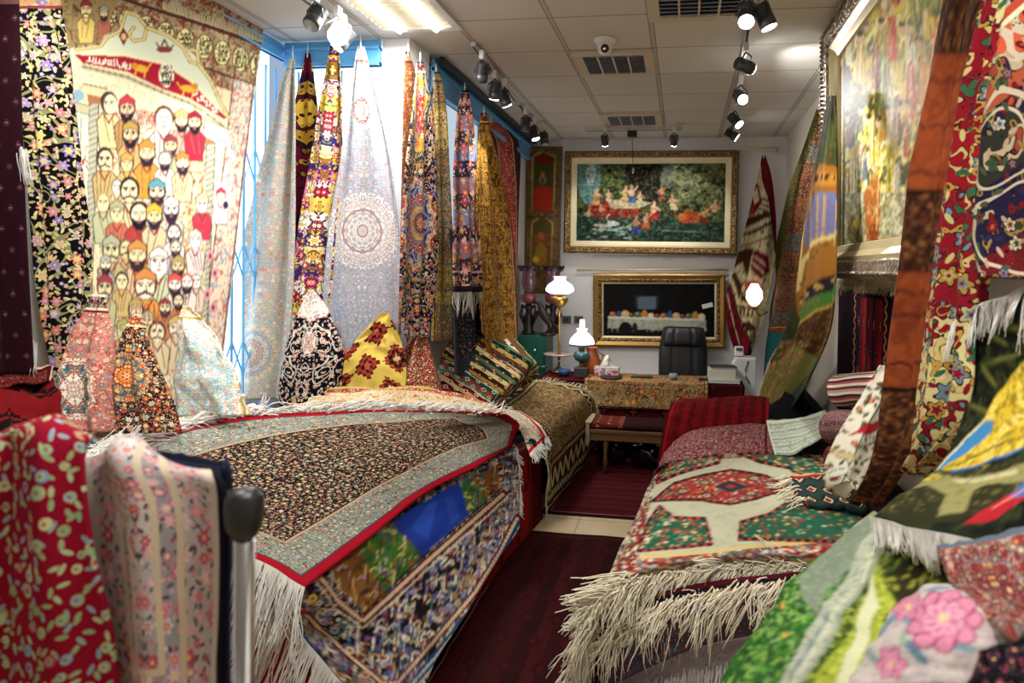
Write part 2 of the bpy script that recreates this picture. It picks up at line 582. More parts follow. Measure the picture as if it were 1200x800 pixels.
# ================================================================== ROOM
YB, XR, XL, XLR, YA = 7.65, 1.13, -2.78, -1.84, 4.24      # back wall, right wall, left wall, rear left wall, alcove end
def quad(name, pts, mat, kind='structure', thick=None):
    bm = bmesh.new()
    vs = [bm.verts.new(Vector(p)) for p in pts]
    bm.faces.new(vs)
    me = bpy.data.meshes.new(name); bm.to_mesh(me); bm.free(); me.materials.append(mat)
    o = bpy.data.objects.new(name, me); link(o)
    return tag(o, kind=kind)

def wall_box(name, a, b, mat):
    bm = bmesh.new()
    box(bm, [(p + q) / 2 for p, q in zip(a, b)], [abs(q - p) for p, q in zip(a, b)])
    return tag(obj(name, bm, mat, smooth=False), kind='structure')

m_wall = plain('plaster white', 'DCDAD8', .8, spec=.2, var=.04, scale=3)
m_wallr = plain('plaster cream', 'D8D2C4', .8, spec=.2, var=.05, scale=3)
g = Gr('ceiling tiles')
ox, oy, oz = g.sep(g.obj())
fx, fy = ((ox + .82 - .6 * 10 + 60.0) / .6).frac(), ((oy - 4.546 + 60.0) / .6).frac()
ex, ey = fx.min(1.0 - fx), fy.min(1.0 - fy)
line = (ex < .022) 
edge = ((ex < .030) * (ex > .020)) + ((ey < .008))
ti = g.node('ShaderNodeTexWhiteNoise', {'Vector': g.vec(((ox + .82) / .6).floor(), ((oy - 4.546) / .6).floor())}, 1, noise_dimensions='2D')
tt = g.sep(ti)[0]
base = g.mix(tt, 'D2CEC6', 'DAD6CE')
base = g.mix(g.noise(g.obj(), 1.2, 3.0), base, 'CFCBC2')
base = g.mix(line, base, 'BDB8AE')
base = g.mix(edge, base, '857D71')
m_ceil = g.bsdf(base, .75, .2, bump=1.0 - edge, bdist=.004, bstr=.5)
m_floor = None
g = Gr('floor tiles')
ox, oy, oz = g.sep(g.obj())
gx, gy = (ox / .6 + 10.2).frac(), (oy / .6 + 10.0).frac()
gr = (gx.min(1.0 - gx)).min(gy.min(1.0 - gy)) < .006
fb = g.mix(g.noise(g.obj(), 6, 4), 'B5A07C', 'C9B691')
m_floor = g.bsdf(g.mix(gr, fb, '7C6C55'), .35, .4)

wall_box('floor', (XL - .2, -1.8, -.1), (XR + .2, YB + .2, 0), m_floor)
wall_box('ceiling', (XL - .2, -1.8, CEIL), (XR + .2, YB + .2, CEIL + .1), m_ceil)
wall_box('wall_back', (XLR - .3, YB, 0), (XR + .2, YB + .15, CEIL), m_wall)
wall_box('wall_right', (XR, -1.8, 0), (XR + .15, YB, CEIL), m_wallr)
wall_box('wall_left', (XL - .15, -1.8, 0), (XL, 3.62, CEIL), m_wall)
wall_box('wall_left_sill', (XL - .15, 3.62, 0), (XL, YA + .1, 1.0), m_wall)
wall_box('wall_front', (XL - .15, -1.95, 0), (XR + .15, -1.8, CEIL), m_wall)
wall_box('wall_left_rear', (XLR - .15, YA + .3, 0), (XLR, YB, CEIL), m_wall)
wall_box('wall_column', (-2.01, YA - .04, 0), (XLR + .02, YA + .30, CEIL), plain('column paint', 'E8E8E8', .6, spec=.3, var=.02, scale=2))
wall_box('wall_alcove_sill', (XL, YA + .02, 0), (-2.01, YA + .14, 1.0), m_wall)

# the alcove window: bright shop front behind a folding blue grille
m_blue = plain('blue gloss paint', '5FA8DC', .35, spec=.5, var=.08, scale=20)
m_lit = glow('daylit frosted glass', 'D4EAFF', 2.8)
wp = wall_box('window_1', (XL, YA + .09, 1.0), (-2.01, YA + .11, CEIL), m_lit)
wp2 = wall_box('window_2', (XL - .11, 3.62, 1.0), (XL - .09, YA + .02, CEIL), m_lit)
def grille(name, o, du, w, h, label):
    o, du = Vector(o), Vector(du)
    t = empty(name, o, label, 'grille')
    bm = bmesh.new()
    n = max(2, round(w / .105))
    for i in range(n + 1):
        p = o + du * (w * i / n)
        tube(bm, [p, p + Vector((0, 0, h))], .0085, 6)
    obj('bar', bm, m_blue, t, smooth=False)
    for z0 in np.arange(.12, h - .34, .62):
        bm = bmesh.new()
        for i in range(0, n):
            a, b = o + du * (w * i / n), o + du * (w * (i + 1) / n)
            z = float(z0)
            tube(bm, [a + Vector((0, 0, z)), b + Vector((0, 0, z + .22))], .006, 5)
            tube(bm, [b + Vector((0, 0, z)), a + Vector((0, 0, z + .22))], .006, 5)
        obj('lattice', bm, m_blue, t, smooth=False)
    return t
grille('folding_grille', (XL + .02, YA + .03, 1.02), (1, 0, 0), .74, 2.16, 'blue folding metal grille across the window behind the pale hanging rugs')
grille('folding_grille', (XL + .0, 3.66, 1.02), (0, 1, 0), .54, 2.16, 'short blue folding grille in the left corner beside the portrait rug')
def rail_board(pts, h, d, label, name='curtain_board', z1=CEIL - .012):
    (x0, y0), (x1, y1) = pts
    bm = bmesh.new()
    L = math.hypot(x1 - x0, y1 - y0); a = math.atan2(y1 - y0, x1 - x0)
    c = ((x0 + x1) / 2, (y0 + y1) / 2)
    box(bm, (c[0], c[1], z1 - h / 2), (L, d, h), a)
    box(bm, (c[0], c[1], z1 - h * .32), (L, d * 1.9, h * .14), a)
    box(bm, (c[0], c[1], z1 - h * .92), (L, d * 1.7, h * .16), a)
    return tag(obj(name, bm, m_blue, smooth=False, bevel=.004), label, 'window board')
rail_board([(XL + .045, .6), (XL + .045, YA - .01)], .11, .03, 'long blue board under the ceiling above the portrait rug')
rail_board([(XL + .08, YA - .05), (-2.02, YA - .05)], .17, .04, 'blue board with ledges above the folding grille')
rail_board([(XLR + .035, YA + .34), (XLR + .035, YB - .02)], .24, .03, 'blue board along the rear left wall above the hanging rugs')
wall_box('window_3', (XLR + .004, YA + .5, 1.9), (XLR + .012, 5.7, 3.1), glow('rear window glass', 'C9DCEA', .9))
bm = bmesh.new()
box(bm, (XLR + .10, (YA + .32 + YB) / 2, CEIL - .03), (.028, YB - YA - .34, .045))
box(bm, (XLR + .10, (YA + .32 + YB) / 2, CEIL - .055), (.04, YB - YA - .34, .01))
tag(obj('curtain_track', bm, plain('dark track', '23262B', .4, spec=.4), smooth=False), 'dark curtain track on the ceiling along the blue rear board', 'curtain track')

# ------------------------------------------------------------------ ceiling fittings
m_white = plain('white enamel', 'DAD9D5', .4, spec=.4, var=.03)
m_cream = plain('cream enamel', 'C9BEA8', .45, spec=.4, var=.04)
m_dkgrey = plain('dark grey metal', '3A3B3E', .45, metal=.3, spec=.5)
m_black = plain('black plastic', '121214', .4, spec=.5, var=.2)
m_chrome = plain('chrome', 'C8CCD4', .12, metal=1.0, var=.03)
def vent(x0, x1, y0, y1, label, mat=m_cream, rows=8, cols=4, dark='3E4652'):
    cx, cy = (x0 + x1) / 2, (y0 + y1) / 2
    t = empty('air_vent', (cx, cy, CEIL), label, 'vent', 'ceiling air vents')
    w, d = x1 - x0, y1 - y0
    bm = bmesh.new()
    f = .07
    z = CEIL - .012
    for a, b, c, e in ((cx, y0 + f / 2, w, f), (cx, y1 - f / 2, w, f), (x0 + f / 2, cy, f, d - 2 * f), (x1 - f / 2, cy, f, d - 2 * f)):
        box(bm, (a, b, z), (c, e, .022))
    obj('frame', bm, mat, t, smooth=False, bevel=.003)
    bm = bmesh.new(); box(bm, (cx, cy, CEIL - .003), (w - 2 * f, d - 2 * f, .004))
    obj('backing', bm, plain('vent shadow', dark, .8), t, smooth=False)
    bm = bmesh.new()
    for i in range(rows):
        yy = y0 + f + (d - 2 * f) * (i + .5) / rows
        m = Matrix.Translation((cx, yy, CEIL - .016)) @ Matrix.Rotation(.6, 4, 'X')
        box(bm, (0, 0, 0), (w - 2 * f, (d - 2 * f) / rows * .72, .003), mat=m)
    obj('louver', bm, plain('vent louvers', 'A9AFBC', .4, spec=.4), t, smooth=False)
    bm = bmesh.new()
    for i in range(1, cols):
        box(bm, (x0 + f + (w - 2 * f) * i / cols, cy, CEIL - .026), (.012, d - 2 * f, .008))
    obj('divider', bm, mat, t, smooth=False)
    return t
vent(-.80, -.23, 4.56, 5.12, 'square ceiling air vent behind the dome camera')
vent(-.23, .36, 3.45, 4.03, 'air vent at the top edge of the view, nearest the camera')
vent(-.83, -.23, 6.38, 6.93, 'farthest ceiling air vent, just before the rear track')

# fluorescent fixture
def troffer(x0, x1, y0, y1, label, power):
    cx, cy = (x0 + x1) / 2, (y0 + y1) / 2
    t = empty('ceiling_light', (cx, cy, CEIL), label, 'ceiling light')
    w, d = x1 - x0, y1 - y0
    bm = bmesh.new(); f = .045; z = CEIL - .012
    for a, b, c, e in ((cx, y0 + f / 2, w, f), (cx, y1 - f / 2, w, f), (x0 + f / 2, cy, f, d - 2 * f), (x1 - f / 2, cy, f, d - 2 * f)):
        box(bm, (a, b, z), (c, e, .022))
    obj('frame', bm, m_white, t, smooth=False, bevel=.003)
    bm = bmesh.new(); box(bm, (cx, cy, CEIL - .004), (w - 2 * f, d - 2 * f, .004))
    obj('reflector', bm, plain('reflector', 'CFC9B0', .3, metal=.1), t, smooth=False)
    bm = bmesh.new()
    for i in range(9):
        box(bm, (cx, y0 + f + (d - 2 * f) * (i + .5) / 9, CEIL - .018), (w - 2 * f, .005, .026))
    obj('louver', bm, m_cream, t, smooth=False)
    for k in (-.12, .12):
        bm = bmesh.new()
        tube(bm, [(cx + k, y0 + f, CEIL - .03), (cx + k, y1 - f, CEIL - .03)], .016, 10)
        obj('lamp_tube', bm, glow('fluorescent tube', 'FFFFFF', 30), t)
    l = bpy.data.lights.new('fluorescent glow', 'AREA'); l.shape = 'RECTANGLE'; l.size = w * .8; l.size_y = d * .8; l.energy = power; l.color = (1, .985, .965)
    o = bpy.data.objects.new('fluorescent_glow', l); o.location = (cx, cy, CEIL - .05); COL.objects.link(o)
troffer(-1.95, -1.40, 3.42, 4.04, 'recessed fluorescent ceiling light in front of the white column', 40)
troffer(-1.6, -1.0, .9, 1.5, 'recessed fluorescent ceiling light above the foreground rail', 30)  # this fixture and the next are added above the view as fill light
troffer(-.2, .4, .4, 1.0, 'recessed fluorescent ceiling light over the near end of the aisle', 34)

# dome camera
c = at(709, 46, Z=CEIL)
t = empty('security_camera', (c[0], c[1], CEIL), 'small white dome security camera on the ceiling before the middle vent', 'security camera')
bm = bmesh.new(); lathe(bm, [(.075, 0), (.075, -.012), (.062, -.03), (.05, -.05)], (c[0], c[1], CEIL)); obj('base', bm, m_white, t)
bm = bmesh.new(); bmesh.ops.create_uvsphere(bm, u_segments=20, v_segments=14, radius=.05, matrix=Matrix.Translation((c[0], c[1], CEIL - .055))); obj('dome', bm, m_white, t)
bm = bmesh.new(); a = Vector((c[0], c[1], CEIL - .06)); d = (Vector(CAM) - a).normalized()
tube(bm, [a + d * .03, a + d * .053], .027, 16); obj('lens', bm, m_black, t)
bm = bmesh.new(); tube(bm, [a + d * .052, a + d * .056], .012, 12); obj('lens_glass', bm, m_chrome, t)

# spotlight tracks
m_rail = plain('track rail', 'C5C4C2', .35, spec=.5)
def track(p0, p1, label, dark=True):
    p0, p1 = Vector((*p0, CEIL - .018)), Vector((*p1, CEIL - .018))
    t = empty('light_track', (p0 + p1) / 2, label, 'light track', 'spotlight tracks')
    bm = bmesh.new(); a = math.atan2(p1.y - p0.y, p1.x - p0.x); c = (p0 + p1) / 2; L = (p1 - p0).length
    box(bm, c, (L, .034, .03), a); obj('rail', bm, m_rail, t, smooth=False)
    bm = bmesh.new(); box(bm, c - Vector((0, 0, .014)), (L * .98, .012, .008), a); obj('slot', bm, m_black, t, smooth=False)
    return t
track((-1.42, 4.30), (-1.50, 5.75), 'light track on the left ceiling with three heads, nearer one')
track((-1.50, 5.88), (-1.57, 7.5), 'light track on the left ceiling with three heads, farther one')
track((-2.13, 2.3), (-2.13, 3.75), 'light track over the bright left alcove')
track((.33, 3.2), (.40, 4.9), 'light track on the right ceiling, nearer one')
track((.42, 5.2), (.47, 7.2), 'light track on the right ceiling, farther one')
track((-1.07, 7.05), (-.03, 7.05), 'crosswise light track before the back wall')

m_lens = glow('spot lens lit', 'FFFFFF', 45)
m_lensoff = plain('spot lens unlit', 'A8AAB0', .2, spec=.6)
m_head = plain('spot housing', '4A4A4C', .4, metal=.5, spec=.5)
def spot(x, y, aim, label, lit=True, power=0, r=.043, ln=.125, white=False, angle=62, drop=.19):
    top = Vector((x, y, CEIL - .03))
    hinge = top - Vector((0, 0, drop * .55))
    t = empty('spotlight', top, label, 'spotlight', 'track spotlights')
    d = (Vector(aim) - hinge).normalized()
    bm = bmesh.new(); box(bm, top - Vector((0, 0, .03)), (.032, .05, .06)); obj('adapter', bm, m_white, t, smooth=False, bevel=.003)
    a, b = frame_of(d)
    c = hinge - Vector((0, 0, .05))
    bm = bmesh.new()
    for s in (-1, 1):
        tube(bm, [hinge + Vector((0, 0, .04)), hinge + a * s * (r + .008), c + a * s * (r + .008)], .005, 6)
    obj('yoke', bm, m_head if not white else m_white, t)
    p0, p1 = c - d * ln * .55, c + d * ln * .45
    bm = bmesh.new()
    pts, rs = [], []
    for i in range(9):     # finned heat sink at the back
        for k, rr in ((0, .98), (.5, .98), (.55, .80), (.95, .80)):
            pts.append(p0 + d * (ln * .55 * (i + k) / 9)); rs.append(r * rr)
    pts += [p0 + d * ln * .56, p1 - d * .012, p1]; rs += [r, r * 1.02, r * .93]
    tube(bm, pts, rs, 18); obj('housing', bm, m_head if not white else m_white, t)
    bm = bmesh.new(); tube(bm, [p1 - d * .004, p1 + d * .003], r * .88, 18); obj('lens', bm, m_lens if lit else m_lensoff, t)
    if power:
        l = bpy.data.lights.new('spot beam', 'SPOT'); l.energy = power; l.spot_size = math.radians(angle); l.spot_blend = .6; l.shadow_soft_size = .035; l.color = (1, .985, .965)
        o = bpy.data.objects.new('spot_beam', l); COL.objects.link(o)
        o.location = p1 + d * .01
        o.rotation_euler = d.to_track_quat('-Z', 'Y').to_euler()
    return t
def gz(x, y): return at(x, y, Z=CEIL - .12)[:2]
WALL = plain
for (px, py, aim, lab, kw) in (
    (565, 75, (-1.84, 5.2, 1.6), 'first head on the nearer left track, dark', dict(lit=False)),
    (580, 97, (-1.84, 5.6, 1.4), 'second head on the nearer left track, lit and aimed at the hanging rugs', dict(power=45)),
    (591, 106, (-.5, 6.6, .5), 'third head on the nearer left track, turned toward the desk', dict(power=75, angle=60)),
    (616, 138, (-1.8, 6.3, 1.2), 'first head on the farther left track, turned down', dict(lit=False)),
    (626, 149, (-.6, 6.3, .6), 'second head on the farther left track, glowing white', dict(power=70, angle=80)),
    (638, 156, (-1.0, 6.4, 1.0), 'third head on the farther left track, facing the room', dict(lit=False)),
    (369, 8, (-2.3, 2.2, 1.4), 'dark grey head at the top left, pointing left', dict(lit=False, r=.045)),
    (396, 26, (-1.0, 1.6, 1.8), 'glaring white head above the pale hanging rugs', dict(r=.06, ln=.11, white=True)),
    (402, 34, (-2.76, 3.1, 1.9), 'dark finned head right behind the glaring one', dict(lit=True, power=60, r=.045, angle=70)),
    (875, 4, (.2, 2.2, 1.6), 'glowing head cut by the top edge on the right track', dict(r=.045)),
    (897, 6, (1.0, 3.6, 1.8), 'dark finned head at the top edge beside the glowing one', dict(lit=True, power=85, r=.045)),
    (874, 66, (1.12, 5.0, 3.12), 'lit head on the right track, shining toward the wide framed picture', dict(power=60, angle=85)),
    (868, 104, (.93, 3.6, 2.2), 'lower lit head of the nearer right pair', dict(power=120, angle=80)),
    (862, 133, (.95, 5.6, 2.6), 'upper lit head of the far right pair', dict(power=55, angle=75)),
    (858, 150, (.95, 6.6, 2.9), 'last lit head at the far end of the right track', dict(power=25)),
    (709, 158, (-.8, 7.6, 2.2), 'small dark head on the crosswise track, over the big painting', dict(lit=True, power=36, angle=90, r=.035, ln=.1)),
    (790, 158, (-.1, 7.6, 2.4), 'small head at the right end of the crosswise track', dict(lit=True, power=36, angle=90, r=.035, ln=.1)),
):
    x, y = gz(px, py)
    spot(x, y, aim, lab, **kw)
# added tracks and heads out of view, put in to light the near rugs
track((-2.2, -.5), (-2.2, 2.2), 'light track over the near left wall')
track((.45, -.8), (.45, 2.6), 'light track over the near right side')
for (x, y, aim, lab, kw) in (
    (-2.0, 2.0, (-2.75, 3.2, 1.9), 'head over the portrait rug, out of view', dict(power=62, angle=85)),
    (-1.9, 1.2, (-2.2, 3.3, 1.0), 'head over the low tented rugs, out of view', dict(power=34, angle=70)),
    (.45, 1.9, (.3, 3.4, .6), 'head over the green kilim pile, out of view', dict(power=42, angle=70)),
    (.45, .9, (.8, 2.2, 1.0), 'head over the parrot rug, out of view', dict(power=24, angle=75)),
    (-.2, 1.2, (-1.4, 2.6, .6), 'head over the black floral rug, out of view', dict(power=38, angle=75)),
    (-.3, .2, (-.9, 1.3, .9), 'head over the foreground rail, out of view', dict(power=6, angle=70)),
):
    spot(x, y, aim, lab, **kw)

# pendant cable with its black box on the crosswise track
c = at(741, 152, Y=7.03)
t = empty('pendant_cable', (c[0], 7.03, CEIL), 'thin dark cable hanging from a black box on the crosswise track', 'cable')
bm = bmesh.new(); box(bm, (c[0], 7.03, CEIL - .075), (.1, .05, .06)); obj('junction_box', bm, m_black, t, smooth=False, bevel=.004)
bm = bmesh.new(); e = at(742, 200, Y=7.03); tube(bm, [(c[0], 7.03, CEIL - .1), (e[0], 7.03, e[2])], .004, 6); obj('cable', bm, m_black, t)
bm = bmesh.new(); lathe(bm, [(.012, .03), (.014, 0), (.008, -.03)], (e[0], 7.03, e[2]), 10); obj('cable_end', bm, m_chrome, t)

# ------------------------------------------------------------------ light
w = bpy.data.worlds.new('world'); S.world = w; w.use_nodes = True
w.node_tree.nodes['Background'].inputs[0].default_value = (.6, .75, 1, 1)
w.node_tree.nodes['Background'].inputs[1].default_value = .6
S.view_settings.view_transform = 'Standard'
S.view_settings.look = 'None'
S.view_settings.gamma = 1.0
S.view_settings.use_curve_mapping = False
S.view_settings.exposure = 0.0
S.cycles.max_bounces = 6
S.cycles.diffuse_bounces = 4
S.cycles.caustics_reflective = False
S.cycles.caustics_refractive = False
S.cycles.sample_clamp_indirect = 6.0
S.cycles.use_denoising = True
# ================================================================== RUGS
def proj(P):
    d = P - CAM
    x, y, z = d @ CR, d @ CU, d @ CD
    return PCX + FPX * x / z, PCY - FPX * y / z

class Cv:
    """a woven or painted picture: one colour per knot, drawn with shapes"""
    def __init__(s, X, Y, bg):
        s.X, s.Y = X, Y
        s.a = np.ones(X.shape + (3,)) * np.array(lin(bg))
    def put(s, m, col, al=1.0):
        c = np.array(lin(col))
        s.a[m] = s.a[m] * (1 - al) + c * al
    def ell(s, cx, cy, rx, ry, col, rot=0.0, al=1.0):
        dx, dy = s.X - cx, s.Y - cy
        if rot:
            c, n = math.cos(rot), math.sin(rot)
            dx, dy = dx * c + dy * n, dy * c - dx * n
        s.put((dx / rx) ** 2 + (dy / ry) ** 2 < 1, col, al)
    def poly(s, pts, col, al=1.0):
        m = np.zeros(s.X.shape, bool)
        n = len(pts)
        for i in range(n):
            (x0, y0), (x1, y1) = pts[i], pts[(i + 1) % n]
            if y0 == y1: continue
            k = (s.Y >= min(y0, y1)) & (s.Y < max(y0, y1))
            m ^= k & (s.X < x0 + (s.Y - y0) * (x1 - x0) / (y1 - y0))
        s.put(m, col, al)
    def line(s, pts, w, col, al=1.0):
        m = np.zeros(s.X.shape, bool)
        for (x0, y0), (x1, y1) in zip(pts, pts[1:]):
            dx, dy = x1 - x0, y1 - y0
            t = np.clip(((s.X - x0) * dx + (s.Y - y0) * dy) / (dx * dx + dy * dy + 1e-9), 0, 1)
            m |= (s.X - x0 - t * dx) ** 2 + (s.Y - y0 - t * dy) ** 2 < (w / 2) ** 2
        s.put(m, col, al)
    def noise(s, cells, seed, lo, hi, col, al=1.0, mask=None):
        n = fnoise(s.X.shape, cells, seed) * .65 + fnoise(s.X.shape, (cells[0] * 2, cells[1] * 2), seed + 50) * .35
        m = (n > lo) & (n < hi)
        if mask is not None: m &= mask
        s.put(m, col, al)

def soften(a):
    for ax in (0, 1):
        b = np.moveaxis(a, ax, 0).copy()
        b[1:-1] = b[1:-1] * .5 + (b[:-2] + b[2:]) * .25
        a = np.moveaxis(b, 0, ax)
    return a

def hang(label, rows, mat, X=None, Y=None, X1=None, Y1=None, nu=40, nv=90, nc=5, hook=0.07, name='hanging_rug', paint=None, group=None, **kw):
    ctrl = rows_ctrl(rows, nc, X, Y, X1, Y1)
    return cloth(label, ctrl, mat, nu, nv, name, paint, group, hook=hook, **kw)

m_cord = plain('white cotton cord', 'E4DFD3', .9, spec=.1, var=.08, scale=60)
m_fringe = plain('white cotton fringe', 'E6E2DA', .95, spec=.05, var=.1, scale=40)
m_fringec = plain('cream wool fringe', 'CFC09A', .95, spec=.05, var=.15, scale=40)

def cloth(label, ctrl, mat, nu=48, nv=80, name='draped_rug', paint=None, group=None, hook=0.0, cat='rug', **kw):
    if paint:
        P = crom(crom(np.array(ctrl, float), nv).swapaxes(0, 1), nu).swapaxes(0, 1)
        X, Y = proj(P)
        cv = Cv(X, Y, 'FFFFFF'); paint(cv)
        kw['canvas'] = soften(cv.a)
    o, P = sheet(name, ctrl, mat, nu, nv, **kw)
    tag(o, label, cat, group)
    if hook:
        bm = bmesh.new()
        p = Vector(P[0].mean(0)); n = Vector(CAM - P[0].mean(0)).normalized()
        tube(bm, [p + Vector((0, 0, -.03)), p + Vector((0, 0, .02)), p + Vector((0, 0, hook)) ], [.006, .005, .003], 6)
        obj('hook', bm, m_cord, o)
    return o, P

# ---- palettes
PASTEL = ['D98A7A', 'E8C9A0', '8FB3C4', 'C7A9B8', 'A9C4A0', 'E2D9C0', '7F9DB8', 'C96F5B']
JEWEL = ['B3242B', 'E0A93B', 'D9D2B4', '3C6FA8', 'C8593F', 'E8C7A8', '7D2A4A', '4F8A5B']
ROSE = ['C2435A', 'E59AA2', 'F1D7C8', 'D9B25A', '9C2744', 'E6BFB0']
EARTH = ['A8442C', 'C98B3C', 'E0CFA0', '6B2A22', '8F7A3C', '3F5A5A']

# 1 dark maroon rug at the far left
mat = weave('maroon rug', 1.2, 2.9, '220810', bands=[(.03, '160508'), (.09, '2A0C14', 'f'), (.02, '5A3A38')],
            lat=dict(a=.055, b=.075, ramp=[(0, '6A4A54'), (.08, '220810'), (.13, '4A2A34'), (.18, '220810')], lim=.26, kx=.5, ky=.5), knot=.004, vines=False)
o, P = hang(
    'dark maroon rug hanging at the far left edge', [(-40, -70, 22), (60, -70, 20), (200, -65, 24), (330, -60, 30), (438, -55, 36)], mat, X=-2.50, X1=-2.44, wave=(.018, 2.2, .1), hook=0)
for yy, n in ((175, 26), (400, 22)):
    p = at(27 if yy < 300 else 37, yy, X=-2.44)
    strands('tassel', [p + RNG.normal(0, .008, 3) for _ in range(n)], [(0, .05, -1)] * n, .14, m_fringe, o, .0022, .12, seed=yy)

# 2 black floral rug folded lengthwise
mat = weave('black floral runner', 1.1, 2.7, '0F0D12', bands=[(.012, '0F0D12'), (.05, '4A3A6E', 'f'), (.012, 'D8C6A0'), (.05, 'C9A06A', 'f'), (.012, '8A3A3A')],
            fl=dict(s=12, pal=['D8A890', 'DCCB86', 'A890C0', 'D8806A', 'E0D0A8', '8A7AB0'], leaf=['CFC47A', 'A8AA6A', 'D8D098'], size=.40, leafsize=.12, seed=2, fine=False, vine='8A8A60'), mirror=False)
hang('black floral rug hanging in a long fold in front of the portrait rug',
     [(-30, 18, 66), (60, 21, 80), (140, 23, 86), (200, 28, 93), (270, 33, 102), (330, 38, 104), (375, 45, 88), (420, 54, 80), (486, 66, 80)], mat, X=-2.64, X1=-2.62, nu=60,
     folds=[(.55, .16, .10, -.1), (.12, .12, .03), (.9, .1, .04)], hook=0)

# 3 the portrait rug
def head(c, x, y, s, skin='EBD9B4', hair='1E1A20', beard=None, hat=None, must=False, robe=None, prof=0):
    if robe: c.poly([(x - 1.0 * s, y + 4.4 * s), (x - 1.3 * s, y + 1.6 * s), (x - .7 * s, y + .9 * s), (x + .7 * s, y + .9 * s), (x + 1.3 * s, y + 1.6 * s), (x + 1.0 * s, y + 4.4 * s)], '5A4840'); \
        c.poly([(x - .9 * s, y + 4.3 * s), (x - 1.18 * s, y + 1.65 * s), (x - .65 * s, y + 1.0 * s), (x + .65 * s, y + 1.0 * s), (x + 1.18 * s, y + 1.65 * s), (x + .9 * s, y + 4.3 * s)], robe); \
        [c.line([(x + k * s, y + 1.3 * s), (x + (k * .6 + .5 * math.sin(x)) * s, y + 3.6 * s)], .10 * s, '7A6450') for k in ((-.8, -.35, .15, .6) if int(x) % 3 == 0 else (-.5, .4))]; \
        c.line([(x - .5 * s, y + 1.0 * s), (x, y + 1.9 * s), (x + .5 * s, y + 1.0 * s)], .16 * s, '8A3A38')
    if hair: c.ell(x, y - .15 * s, .86 * s, 1.12 * s, hair)
    c.ell(x, y, .74 * s, 1.0 * s, '5A4638'); c.ell(x + prof, y, .66 * s, .93 * s, skin)
    if beard:
        c.poly([(x - .7 * s, y + .15 * s), (x - .6 * s, y + .8 * s), (x - .2 * s, y + 1.35 * s), (x + .2 * s, y + 1.35 * s), (x + .6 * s, y + .8 * s), (x + .7 * s, y + .15 * s), (x + .35 * s, y + .42 * s), (x - .35 * s, y + .42 * s)], beard)
        c.ell(x, y + .62 * s, .2 * s, .09 * s, 'B56A58')
    if must: c.line([(x - .45 * s, y + .58 * s), (x, y + .4 * s), (x + .45 * s, y + .58 * s)], .2 * s, '1E1A20')
    for k in (-1, 1):
        c.line([(x + k * .5 * s, y - .28 * s), (x + k * .14 * s, y - .3 * s)], .14 * s, '2A2226')
        c.ell(x + k * .3 * s, y - .1 * s, .12 * s, .08 * s, '1E1A20')
    c.line([(x + .02 * s, y - .15 * s), (x + .1 * s, y + .28 * s), (x - .06 * s, y + .3 * s)], .08 * s, '7A5E4A')
    if hat:
        c.poly([(x - .85 * s, y - .35 * s), (x - .8 * s, y - .95 * s), (x, y - 1.55 * s), (x + .8 * s, y - .95 * s), (x + .85 * s, y - .35 * s), (x, y - .6 * s)], '4A2A28')
        c.poly([(x - .75 * s, y - .45 * s), (x - .7 * s, y - .92 * s), (x, y - 1.42 * s), (x + .7 * s, y - .92 * s), (x + .75 * s, y - .45 * s), (x, y - .7 * s)], hat)

def script_marks(c, x, y, w, h, col, seed, n=9, th=1.3):
    r = np.random.default_rng(seed)
    for i in range(n):
        px = x + w * (i + .5) / n - w / 2
        k = r.integers(0, 4)
        if k == 0: c.line([(px, y - h / 2), (px + 1, y + h / 3)], th, col)
        elif k == 1: c.line([(px - 2, y), (px - 1, y + h / 3), (px + 3, y + h / 4), (px + 3, y - h / 6)], th, col)
        elif k == 2: c.line([(px - 2, y + h / 3), (px + 2, y + h / 4), (px + 2, y - h / 3)], th, col)
        else: c.line([(px - 2, y - h / 5), (px + 2, y - h / 4), (px, y + h / 4), (px + 3, y + h / 3)], th, col)

